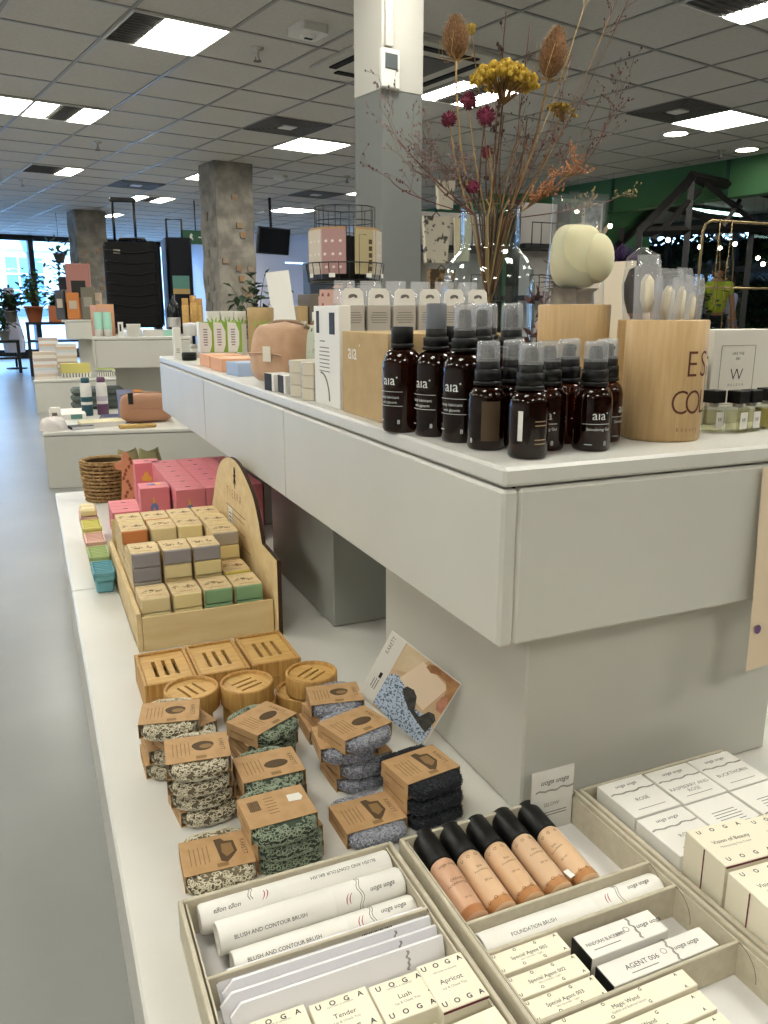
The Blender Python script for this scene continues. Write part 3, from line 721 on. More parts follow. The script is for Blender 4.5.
ORD = {1: 'topmost', 2: 'second from the top', 3: 'third from the top', 4: 'fourth from the top', 5: 'fifth from the top'}
def padstack(col, art, x, y, rz, n, where, jit, group):
    k = (col, art)
    for i in range(n):
        lv = n - i
        lab = f'{where[0]}, {ORD[lv]}' if n > 1 else where[0]
        dx, dy, dr = jit[i] if i < len(jit) else (0, 0, 0)
        loc = (x + dx, y + dy, SH + i * (PH + .0024)); 
        if k not in PP:
            PP[k] = pad_proto(col, art); o = PP[k]; o['label'] = lab; o.location = loc; o.rotation_euler = (0, 0, rz + dr)
        else: o = dup(PP[k], lab, loc, rz + dr)
        o['group'] = group
B_ = 'sleeved scrub pads'
padstack('beige', 'rect', .157, .888, -.06, 1, ['cream fibre scrub pad lying singly at the front left corner beside the trays'], [], B_)
padstack('beige', 'round', .163, 1.028, -.12, 4, ['cream scrub pad, middle left stack'], [(.006, -.002, .22), (.002, .004, .05), (0, 0, 0), (0, 0, 0)], B_)
padstack('beige', 'round', .145, 1.150, -.10, 4, ['cream scrub pad, rear stack by round dishes'], [(.0, .012, .1), (.004, .012, .15), (.016, .006, .45), (0, 0, -.12)], B_)
padstack('green', 'back', .236, .885, .02, 3, ['green scrub pad, front stack with barcode'], [(.008, .004, .02), (.006, .002, .05), (0, 0, 0)], B_)
padstack('green', 'oval', .253, .985, .0, 3, ['green scrub pad, middle stack behind barcode one'], [(0, .006, .1), (.004, .004, -.08), (0, 0, 0)], B_)
padstack('green', 'oval', .280, 1.118, .52, 3, ['green scrub pad, rear stack before round dishes'], [(0, .01, -.42), (.002, .006, -.3), (0, 0, 0)], B_)
padstack('blue', 'round', .412, 1.150, -.18, 3, ['grey blue scrub pad, rear stack left of photo card'], [(-.008, .006, .15), (0, .004, .3), (0, 0, 0)], B_)
padstack('blue', 'oval', .392, 1.006, .28, 4, ['grey blue scrub pad, stack before photo card'], [(.003, .010, -.25), (.005, .008, -.2), (-.012, .014, -.4), (0, 0, 0)], B_)
padstack('blue', 'rect', .364, .890, .02, 1, ['grey blue fibre scrub pad lying singly beside the black stack'], [], B_)
padstack('black', 'rect', .449, .900, .14, 3, ['black scrub pad, stack behind the middle tray'], [(.004, .0, -.1), (.002, -.001, -.06), (0, 0, 0)], B_)
# ------------------------------------------------------------------ leaning photo card
Dc, Cc, Ac = Vector((.522, 1.04, .3385)), Vector((.5635, .992, .462)), Vector((.448, 1.139, .400))
t = thing('photo_card', 'square photo card of scrubbing hands leaning diagonally against the pedestal', 'card', Dc)
Mc = frame((0, 0, 0), Cc - Dc, Ac - Dc); W1, H1 = (Cc - Dc).length, (Ac - Dc).length
q = MB(); q.box((W1 / 2, H1 / 2, -.0008), (W1, H1, .0014), M_wbox, Mc); q.build('card_sheet', t)
q = MB()
P_tile = mat('photo_warm', 'd9bd99', .35, col2='c9a681', scale=25, detail=3); P_hand = mat('photo_hand', '8f5c3c', .35, col2='c39468', scale=30)
P_sp = mat('photo_sponge', '4a5c76', .35, col2='c3d3e6', scale=300, detail=2, lo=.38, hi=.5); P_dk = mat('photo_dark_sponge', '3a3a3a', .35, col2='57554f', scale=120); P_pale = mat('photo_pale_tile', 'efd9be', .35)
def cp(poly, m_, z): q.prism([(a * W1, b * H1) for a, b in poly], 0, z, m_, Mc)
# card frame: x runs from the resting corner to the right corner, y towards the white strip
cp([(.01, .01), (.99, .01), (.99, .78), (.01, .78)], P_tile, .0001)
cp([(.40, .22), (.86, .10), (.93, .50), (.52, .66)], P_pale, .0002)
cp([(.70, .55), (.99, .45), (.99, .77), (.60, .77)], mat('photo_cream', 'e3cfae', .35, col2='d3bb95', scale=18), .00015)
cp([(.66, .01), (.99, .01), (.99, .34), (.96, .42), (.90, .44), (.87, .36), (.91, .28), (.90, .16), (.80, .10), (.70, .09)], P_hand, .0003)
cp([(.52, .02), (.66, .01), (.74, .05), (.72, .11), (.60, .13), (.52, .09)], mat('photo_finger', 'b0705a', .35, col2='c98f74', scale=40), .00032)
cp([(.01, .02), (.30, .02), (.36, .20), (.34, .40), (.52, .55), (.58, .70), (.50, .78), (.05, .78), (.01, .5)], P_sp, .0004)
cp([(.18, .06), (.40, .03), (.46, .08), (.44, .15), (.36, .19), (.30, .22), (.33, .30), (.42, .33), (.50, .36), (.55, .43), (.53, .52), (.46, .55), (.38, .48), (.30, .38), (.24, .24)], P_dk, .0005)
q.text('KARETT', .0065, M_inkg, Mc @ T(W1 * .84, H1 * .93, .0003, 0, 0, 0), bold=-.004); q.box((W1 * .42, H1 * .86, .0002), (.011, .005, .0002), M_ink, Mc); q.bars(.026, .012, 3, M_inkg, Mc @ T(W1 * .28, H1 * .88, .0003), RND)
q.build('printed_photo', t)
# ================================================================== bamboo dishes
def slots_floor(q, R_, z0, z1, sl, half, mt):
    """disc with real slots: strips of a circle between the slots"""
    edges = [-R_] + [e for s in sl for e in s] + [R_]
    for i in range(0, len(edges), 2):
        a, b = edges[i], edges[i + 1]
        xs = [a + (b - a) * k / 8 for k in range(9)]
        up = [(x, math.sqrt(max(R_ * R_ - x * x, 0))) for x in xs]
        q.prism([(x, -y) for x, y in up] + [(x, y) for x, y in reversed(up)], z0, z1, mt)
    for a, b in sl:
        for sg in (1, -1):
            pts = [(a, half), (b, half), (b, math.sqrt(R_ * R_ - b * b)), (a, math.sqrt(R_ * R_ - a * a))]
            if sg < 0: pts = [(x, -y) for x, y in reversed(pts)]
            q.prism(pts, z0, z1, mt)
def round_dish():
    t = thing('round_soap_dish', 'x', 'soap dish', (0, 0, 0), 0, 'round bamboo soap dishes')
    R_ = .0455
    q = MB(); q.lathe([(R_ - .005, .003), (R_ - .003, 0), (R_ - .0005, .001), (R_, .003), (R_, .0335), (R_ - .001, .0358), (R_ - .0035, .0362), (R_ - .005, .0345), (R_ - .0055, .028)], M_bambd, seg=40, caps=False); q.build('rim', t)
    q = MB(); slots_floor(q, R_ - .004, .014, .0305, [(-.0165, -.0115), (-.0025, .0025), (.0115, .0165)], .021, M_bamb); q.build('slotted_floor', t)
    return t
def square_dish():
    t = thing('square_soap_dish', 'x', 'soap dish', (0, 0, 0), 0, 'square bamboo soap dishes')
    w_, d_, h_ = .093, .145, .0275
    q = MB()
    for s_ in (-1, 1):
        q.box((s_ * (w_ / 2 - .003), 0, h_ / 2), (.006, d_, h_), M_bambd, None, .001); q.box((0, s_ * (d_ / 2 - .003), h_ / 2), (w_ - .012, .006, h_), M_bambd, None, .001)
    q.build('rim', t)
    q = MB(); ww, dd = w_ - .012, d_ - .012; ed = [-ww / 2, -.0215, -.0145, -.0035, .0035, .0145, .0215, ww / 2]
    for i in range(0, 8, 2): q.box(((ed[i] + ed[i + 1]) / 2, 0, .0165), (ed[i + 1] - ed[i], dd, .013), M_bamb)
    for i in range(1, 7, 2):
        for s_ in (-1, 1): q.box(((ed[i] + ed[i + 1]) / 2, s_ * (dd / 2 + .034) / 2, .0165), (ed[i + 1] - ed[i], dd / 2 - .034, .013), M_bamb)
    q.build('slotted_floor', t); return t
rd = None
for x, y, rz, nm, lo in ((.197, 1.262, .35, 'left stack, behind the rear cream pads', (-.012, .004)), (.288, 1.247, -1.15, 'middle stack', (.004, .002)), (.402, 1.240, -.95, 'right stack, beside the rear grey blue pads', (-.016, .012))):
    for lv in (0, 1):
        lab = ('lower' if lv == 0 else 'upper') + ' round slotted bamboo soap dish of the ' + nm
        loc = (x + (lo[0] if lv == 0 else 0), y + (lo[1] if lv == 0 else 0), SH + lv * .0365); 
        if rd is None: rd = round_dish(); rd['label'] = lab; rd.location = loc; rd.rotation_euler = (0, 0, rz)
        else: dup(rd, lab, loc, rz)
sq_ = None
for x, y, rz, nm in ((.1745, 1.405, 0, 'left stack at the podium edge'), (.270, 1.408, 0, 'middle stack'), (.368, 1.412, 0, 'right stack, nearest the pedestal')):
    for lv in (0, 1):
        lab = ('lower' if lv == 0 else 'upper') + ' rectangular slotted bamboo soap dish of the ' + nm
        if sq_ is None: sq_ = square_dish(); sq_['label'] = lab; sq_.location = (x, y, SH + lv * .0277); sq_.rotation_euler = (0, 0, rz)
        else: dup(sq_, lab, (x, y, SH + lv * .0277), rz)
# ================================================================== soap crate
cr = thing('soap_crate', 'pale plywood soap crate with tall arched side board', 'crate', (.295, 1.95, SH))
yf, yb, xl, xr = 1.612, 2.215, .150, .446
def loc(x, y, z): return (x - .295, y - 1.95, z - SH)
q = MB(); q.box(loc(.298, 1.952, SH + .004), (xr - xl, yb - yf, .008), M_ply); q.build('bottom_board', cr)
q = MB(); q.box(loc(.300, yf + .004, SH + .037), (xr - xl - .018, .008, .074), M_ply, None, .0008); q.build('front_board', cr)
q = MB(); q.box(loc(.300, yb - .004, SH + .07), (xr - xl - .018, .008, .14), M_ply, None, .0008); q.build('rear_board', cr)
q = MB(); q.box(loc(xl + .005, (yf + yb) / 2, SH + .042), (.010, yb - yf, .084), M_ply, None, .0008); q.build('side_board', cr)
arch = [(yf - .03, SH), (2.27, SH), (2.27, SH + .12), (2.215, .52), (2.16, .59), (2.10, .632), (2.02, .658), (1.945, .664), (1.88, .655), (1.82, .634), (1.765, .605), (1.725, .560), (1.70, .512), (yf - .03, .506)]
pts = [Vector((a_, b_)) for a_, b_ in arch]
sm = pts[:3]
curve = pts[3:12]
for i in range(len(curve) - 1):
    p0, p1, p2, p3 = curve[max(i - 1, 0)], curve[i], curve[i + 1], curve[min(i + 2, len(curve) - 1)]
    for k in range(4):
        u = k / 4; sm.append(.5 * ((2 * p1) + (p2 - p0) * u + (2 * p0 - 5 * p1 + 4 * p2 - p3) * u * u + (3 * p1 - p0 - 3 * p2 + p3) * u ** 3))
sm += pts[11:]
q = MB(); q.prism([(p.x - 1.95, p.y - SH) for p in sm], -.0045, .0045, M_ply, frame((xr - .2995 + .0045, 0, 0), (0, 1, 0), (0, 0, 1)))
# burnt cut edge: thin lip along the outline
out = [Vector((xr - .295 - .0, p.x - 1.95, p.y - SH)) for p in sm]
for a_, b_ in zip(out, out[1:] + out[:1]):
    v = (b_ - a_); L_ = v.length
    if L_ > 1e-4:
        n_ = Vector((0, v.z, -v.y)).normalized(); 
        q.add([a_ + n_ * .0003 + Vector((-.0044, 0, 0)), b_ + n_ * .0003 + Vector((-.0044, 0, 0)), b_ + n_ * .0003 + Vector((.0046, 0, 0)), a_ + n_ * .0003 + Vector((.0046, 0, 0)),
               a_ - n_ * .0006 + Vector((-.0044, 0, 0)), b_ - n_ * .0006 + Vector((-.0044, 0, 0)), b_ - n_ * .0006 + Vector((.0046, 0, 0)), a_ - n_ * .0006 + Vector((.0046, 0, 0))],
              [(0, 1, 2, 3), (7, 6, 5, 4), (0, 4, 5, 1), (3, 2, 6, 7), (0, 3, 7, 4), (1, 5, 6, 2)], M_burn)
sb = q.build('arched_board', cr)
q = MB(); Ma = frame((xr - .2995 - .0006, 0, 0), (0, -1, 0), (0, 0, 1))
q.text('TIERRA', .022, M_kmid, Ma @ T(-.01, .236, 0), bold=-.004, spacing=.027)
for k in range(7): q.tube([(0 - .0, 0, 0), (.016 * math.cos(k * .9), .030 * math.sin(k * .9 + .3), 0)], [.0018, .0004], M_ink, 4, M=Ma @ T(.008, .285, .0003))
q.ball((0, 0, 0), .007, M_ink, 8, 6, Ma @ T(.008, .285, 0), (.7, 1.2, .1))
q.bars(.21, .03, 2, M_kmid, Ma @ T(.0, .19, 0), RND, .18); q.bars(.14, .012, 1, M_kmid, Ma @ T(.03, .150, 0), RND, .2); q.bars(.10, .012, 1, M_kmid, Ma @ T(.1, .12, 0), RND, .2)
q.build('printed_lettering', sb)
q = MB(); q.prism([(-.02, -.03), (.02, -.03), (.02, .03), (-.02, .03)], 0, .001, M_wbox, Ma @ T(-.055, .165, 0)); q.bars(.03, .04, 4, M_ink, Ma @ T(-.055, .165, .0014), RND, .3); q.build('price_label', sb)
SOAPC = {'cream': 'dccb9c', 'butter': 'e3d29a', 'grey': '8f8b8f', 'stone': 'a49b8d', 'green': '7fa37a', 'orange': 'c07a45', 'yellow': 'e0c765', 'mint': 'a8bf93', 'white': 'ddd6c2'}
SM = {k: mat('soap_' + k, v, .45, col2=v, sss=.1) if 0 else mat('soap_' + k, v, .5) for k, v in SOAPC.items()}
M_wrapk = mat('soap_wrap', 'd6bf96', .75, col2='cab185', scale=70)
soap_proto = {}
def soap(col, c, lab, rz=0.0):
    if col not in soap_proto:
        t = thing('soap_bar', lab, 'soap', c, rz, 'wrapped soap bars in the crate')
        q = MB(); q.box((0, 0, .0165), (.0590, .0935, .0318), SM[col], None, .002); q.build('bar', t)
        q = MB(); w_, d_, h_ = .0612, .084, .0330
        q.box((0, 0, h_ - .0003), (w_, d_, .0006), M_wrapk); q.box((0, 0, .0003), (w_, d_, .0006), M_wrapk)
        for s_ in (-1, 1): q.box((s_ * (w_ / 2 - .0003), 0, h_ / 2), (.0006, d_, h_), M_wrapk)
        s = q.build('paper_band', t)
        q = MB(); r = random.Random(hash(col) % 97 if 0 else len(col) * 7)
        for k in range(14): 
            x0, y0 = r.uniform(-.02, .02), r.uniform(-.012, .004); a_ = r.uniform(.3, 2.6)
            q.tube([(x0, y0, h_ + .0001), (x0 + .006 * math.cos(a_), y0 + .009 * math.sin(a_), h_ + .0001), (x0 + .010 * math.cos(a_ + .4), y0 + .013 * math.sin(a_ + .4), h_ + .0001)], .0005, M_kdark, 4)
        q.bars(.035, .008, 2, M_kmid, T(0, -.028, h_ + .0004), r); q.bars(.02, .004, 1, M_kmid, T(0, .032, h_ + .0004), r)
        q.build('printed_lettering', s); soap_proto[col] = t; return t
    return dup(soap_proto[col], lab, c, rz)
XS = (.1935, .2595, .3255, .3915); ROWN = ('front row', 'second row', 'third row', 'fourth row', 'fifth row', 'sixth row')
colsn = ('left', 'second', 'third', 'right')
grid_ = [  # (row y, per column: list of bar colours bottom to top)
    (1.6765, [['cream'] * 3, ['butter'] * 3, ['mint', 'green', 'green'], ['mint', 'green', 'green']]),
    (1.785, [['cream', 'cream', 'stone', 'grey', 'grey'], ['cream', 'stone', 'cream', 'cream', 'grey'], ['cream', 'butter', 'cream', 'butter', 'grey'], ['cream', 'cream', 'yellow']]),
    (1.885, [['orange', 'cream', 'cream', 'orange'], ['cream', 'cream', 'cream', 'cream'], ['cream', 'cream', 'cream', 'white'], ['cream', 'cream', 'cream', 'butter', 'stone']]),
    (1.985, [['cream', 'cream', 'butter', 'cream', 'orange'], ['cream', 'cream', 'orange', 'orange', 'cream'], ['cream', 'cream', 'butter', 'butter', 'butter'], ['cream', 'cream', 'butter', 'butter', 'butter']]),
    (2.083, [['cream', 'cream', 'butter', 'butter', 'butter'], ['cream', 'cream', 'orange', 'orange', 'orange'], ['cream', 'cream', 'butter', 'butter', 'butter'], ['cream', 'cream', 'butter', 'butter', 'butter']])]
for ri, (y_, cols) in enumerate(grid_):
    for ci, st_ in enumerate(cols):
        for lv, cname in enumerate(st_):
            if ri > 0 and ci > 0 and lv < len(st_) - 2: continue            # nothing of these shows
            if ri == 0 and ci > 0 and lv < 1: pass
            n_ = len(st_) - lv
            lab = f'{cname} soap bar, {ORD[n_]}, {ROWN[ri]} of crate, ' + ('by the low board' if ci == 0 else 'second from low board' if ci == 1 else 'third from low board' if ci == 2 else 'by the arch')
            z_ = SH + .0082 + lv * .0334
            soap(cname, (XS[ci] + RND.uniform(-.0015, .0015), y_ + RND.uniform(-.001, .001), z_), lab, 0)
    # supports for the bars left out below stay hidden behind the front rows
q = MB()
for ri, (y_, cols) in enumerate(grid_):
    if ri == 0: continue
    for ci, st_ in enumerate(cols):
        if ci == 0: continue
        h_ = (len(st_) - 2) * .0334 - .0006
        q.box((XS[ci] - .295, y_ - 1.95, .0082 + h_ / 2), (.060, .094, h_), M_ply)
q.build('stepped_riser', cr)
# ================================================================== pink gift boxes
M_pink = mat('pink_carton', 'd97f88', .55); M_yel = mat('yellow_print', 'dfb54c', .6); M_blu = mat('blue_print', '6e7fb0', .6); M_ora = mat('orange_print', 'de8b52', .6)
pk = None
def pink(x, y, lv, lab, rz=0.0, pic=None):
    global pk
    S_ = .086
    loc_ = (x, y, SH + lv * (S_ + .0008))
    t = thing('gift_box', lab, 'gift box', loc_, rz, 'pink gift boxes')
    q = MB(); q.box((0, 0, S_ / 2), (S_, S_, S_), M_pink, None, .0012)
    q.box((0, S_ * .0, S_ + .0001), (S_ * .96, .0007, .0003), mat('pink_seam', 'a94d5b', .6)); q.build('carton', t)
    q = MB(); q.prism([(-.007, -.003), (.007, -.003), (.007, .003), (-.007, .003)], 0, .0003, M_gap, T(0, 0, S_ + .0002)); q.build('finger_hole', t)
    if pic:
        q = MB()
        M1 = T(-.004, -S_ / 2 - .0002, S_ * .42, PI / 2)
        if pic == 'duck':
            q.prism([(-.016, -.012), (.012, -.016), (.018, -.004), (.006, .004), (.004, .018), (-.006, .02), (-.010, .008), (-.018, .0)], 0, .0003, M_yel, M1); q.prism([(-.008, .018), (0, .016), (-.002, .026)], 0, .0004, M_ora, M1)
        else:
            q.prism([(-.010, -.022), (.010, -.022), (.012, -.006), (.004, .004), (-.004, .004), (-.012, -.008)], 0, .0003, M_blu, M1); q.prism([(-.004, .003), (.004, .003), (.001, .020), (-.002, .020)], 0, .0004, M_yel, M1); q.prism([(-.006, -.02), (.003, -.02), (0, -.008)], .0003, .0005, M_ora, M1)
        M2 = T(-S_ / 2 - .0002, 0, S_ * .42, PI / 2, 0, -PI / 2)
        q.prism([(-.012, -.02), (.004, -.02), (.006, -.004), (-.002, .012), (-.010, .006)], 0, .0003, M_blu, M2); q.prism([(.0, -.014), (.012, -.016), (.010, .004), (.002, .006)], 0, .0004, M_yel, M2)
        if pic == 'top': q.prism([(-.022, -.012), (.0, -.014), (.002, .004), (-.018, .008)], 0, .0003, M_blu, T(.004, .018, S_ + .0001)); q.prism([(.002, -.014), (.022, -.01), (.018, .006), (.004, .006)], 0, .0004, M_yel, T(.004, .018, S_ + .0001))
        q.build('printed_picture', t)
    return t
for r_ in range(6):
    for c_ in range(3):
        y_ = 2.405 + r_ * .088; x_ = .402 + c_ * .0885 + (0.0 if c_ else 0)
        cn = ('left', 'middle', 'right')[c_]; rn = ('front', 'second', 'third', 'fourth', 'fifth', 'rear')[r_]
        pink(x_, y_, 1, f'pink gift box on top, {rn} row, {cn} column of the block behind the crate', RND.uniform(-.02, .02), 'print' if r_ == 0 and c_ == 0 else None)
        if c_ == 0 or r_ == 0: pink(x_, y_, 0, f'pink gift box underneath, {rn} row, {cn} column of the block behind the crate')
        if c_ and r_: pink(x_, y_, 0, 'pink gift box buried inside the block behind the crate')
pink(.318, 2.475, 0, 'pink gift box underneath the one with a candle picture'); pink(.310, 2.470, 1, 'pink gift box with a candle picture standing forward of the block', -.04, 'top')
pink(.232, 2.560, 0, 'lower pink gift box nearest the podium edge', .0); pink(.234, 2.648, 0, 'pink gift box behind the lower one nearest the podium edge')
pink(.345, 2.905, 0, 'pink gift box underneath the one with a duck picture'); pink(.345, 2.90, 1, 'pink gift box with a yellow duck picture beside the basket', -.03, 'duck')
# ------------------------------------------------------------------ pastel silicone soap dishes
sd = None
for k, (y_, z_, hh, cname, hexc) in enumerate(((2.070, 0, .050, 'blue', '6aa3b0'), (2.190, 0, .058, 'green', 'aebf86'), (2.310, 0, .066, 'pink', 'dcb5a6'), (2.430, 0, .076, 'yellow', 'd3cb74'), (2.552, 0, .078, 'rose', 'dcb0aa'))):
    t = thing('pastel_soap_dish', f'{cname} pastel soap dish in the row beside the crate', 'soap dish', (.1205, y_, SH), 0, 'pastel soap dishes')
    m_ = mat('silicone_' + cname, hexc, .5); q = MB(); w_, d_ = .052, .108
    q.box((0, 0, hh * .3), (w_ * .8, d_ * .86, hh * .6), m_, None, .004); q.build('foot', t)
    q = MB(); q.box((0, 0, hh * .78), (w_, d_, hh * .4), m_, None, .006)
    for s_ in (-1, 1):
        q.box((s_ * (w_ / 2 - .002), 0, hh), (.004, d_, .010), m_, None, .001); q.box((0, s_ * (d_ / 2 - .002), hh), (w_, .004, .010), m_, None, .001)
    q.build('bowl', t)
    q = MB()
    for i in range(7): q.box((0, -.045 + i * .015, hh * .98 + .001), (w_ * .8, .005, .004), m_, None, .001)
    q.build('rib', t)
t = thing('soap_bar', 'unwrapped cream soap bar lying on the rose soap dish', 'soap', (.1205, 2.55, SH + .0808)); q = MB(); q.box((0, 0, .014), (.046, .09, .026), SM['cream'], None, .006); q.build('bar', t)
q = MB(); q.box((0, 0, .014), (.0475, .03, .0272), M_wrapk, None, .005); q.build('paper_band', t)
# ------------------------------------------------------------------ woven basket with rolled goods
M_weave = mat('seagrass', 'a98a5c', .9, col2='866842', scale=60)
bk = thing('woven_basket', 'round woven seagrass basket at the far end of the podium', 'basket', (.222, 3.115, SH))
def weave(r0, r1, h_):
    q = MB(); n, rows = 30, 11
    for j in range(rows):
        z = h_ * (j + .5) / rows; rr = r0 + (r1 - r0) * math.sin(PI * .5 * (j + .5) / rows)
        pts = []
        for k in range(n * 2):
            a = 2 * PI * k / (n * 2); o = .0045 * (1 if (k + j) % 2 else -1); pts.append(((rr + o) * math.cos(a), (rr + o) * math.sin(a), z))
        q.tube(pts, h_ / rows * .42, M_weave, 5, closed=True)
    q.lathe([(r1 - .004, h_ - .004), (r1 + .004, h_ - .002), (r1 + .004, h_ + .004), (r1 - .004, h_ + .004), (r1 - .004, h_ - .004)], M_weave, seg=40, caps=False)
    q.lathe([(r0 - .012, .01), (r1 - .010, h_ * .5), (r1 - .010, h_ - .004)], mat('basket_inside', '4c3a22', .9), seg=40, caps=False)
    q.lathe([(0, .004), (r0, .004)], M_weave, seg=40, caps=False)
    return q
weave(.070, .082, .150).build('woven_wall', bk)
q = MB()
for k in range(20):
    a = 2 * PI * k / 20; q.tube([(.068 * math.cos(a), .068 * math.sin(a), .0), (.0795 * math.cos(a), .0795 * math.sin(a), .08), (.0815 * math.cos(a), .0815 * math.sin(a), .148)], .0022, M_weave, 4)
q.build('upright_stake', bk)
t = thing('paper_giraffe', 'orange spotted animal cutout standing in front of the basket', 'cutout', (.287, 2.985, SH))
q = MB(); q.prism([(-.030, 0), (.028, 0), (.026, .09), (.045, .12), (.040, .15), (.015, .15), (.010, .185), (-.004, .20), (-.014, .185), (-.018, .165), (-.042, .155), (-.040, .135), (-.018, .13), (-.022, .08)], -.003, .003, mat('orange_felt', 'd99a76', .8), T(0, 0, 0, PI / 2)); q.build('body', t)
q = MB(); r = random.Random(4)
for k in range(12): q.prism([(.006 * math.cos(i * 1.05) * r.uniform(.7, 1.2), .008 * math.sin(i * 1.05)) for i in range(6)], .003, .0035, mat('brown_spot', '9c5b3c', .8), T(r.uniform(-.016, .02), 0, .02 + k * .0135, PI / 2))
q.build('spot', t)
q = MB(); q.box((0, .004, .004), (.05, .03, .008), mat('orange_felt', 'd58a60', .8)); q.build('foot', t)
for k, (x_, y_, h_, c_, lab) in enumerate(((.395, 3.20, .165, '8d8a62', 'olive cloth pouch standing behind the pink gift boxes'), (.318, 3.245, .16, 'a79a72', 'khaki cloth pouch between the basket and the olive one'))):
    t = thing('cloth_pouch', lab, 'pouch', (x_, y_, SH), .2 * k, 'cloth pouches by the basket'); m_ = mat('cloth_' + str(c_), c_, .9)
    q = MB(); q.grid(20, 10, lambda u, v: ((.055 - .02 * v ** 2) * math.cos(u * 2 * PI) * (1 + .06 * math.sin(u * 30 + v * 4)), (.038 - .026 * v ** 2) * math.sin(u * 2 * PI), v * h_ * (1 + .05 * math.cos(u * 12))), m_, close_u=True); q.build('bag', t)
    q = MB(); q.tube([(.037 * math.cos(a_ * .7), .016 * math.sin(a_ * .7), h_ * .8) for a_ in range(9)], .0035, M_st['beige'][1], 5, closed=True); q.build('drawstring', t)
t = thing('white_bowl', 'white ceramic dish behind the pink gift boxes under the counter edge', 'dish', (.522, 3.16, SH)); q = MB(); q.lathe([(.02, 0), (.035, .002), (.06, .03), (.062, .075), (.058, .075), (.05, .02), (0, .012)], mat('white_ceramic', 'e4e2de', .3), seg=32); q.build('bowl', t)
q = MB(); q.lathe([(.058, .072), (.064, .076), (.060, .082), (0, .084)], mat('white_ceramic', 'e4e2de', .3), seg=32); q.build('lid', t)
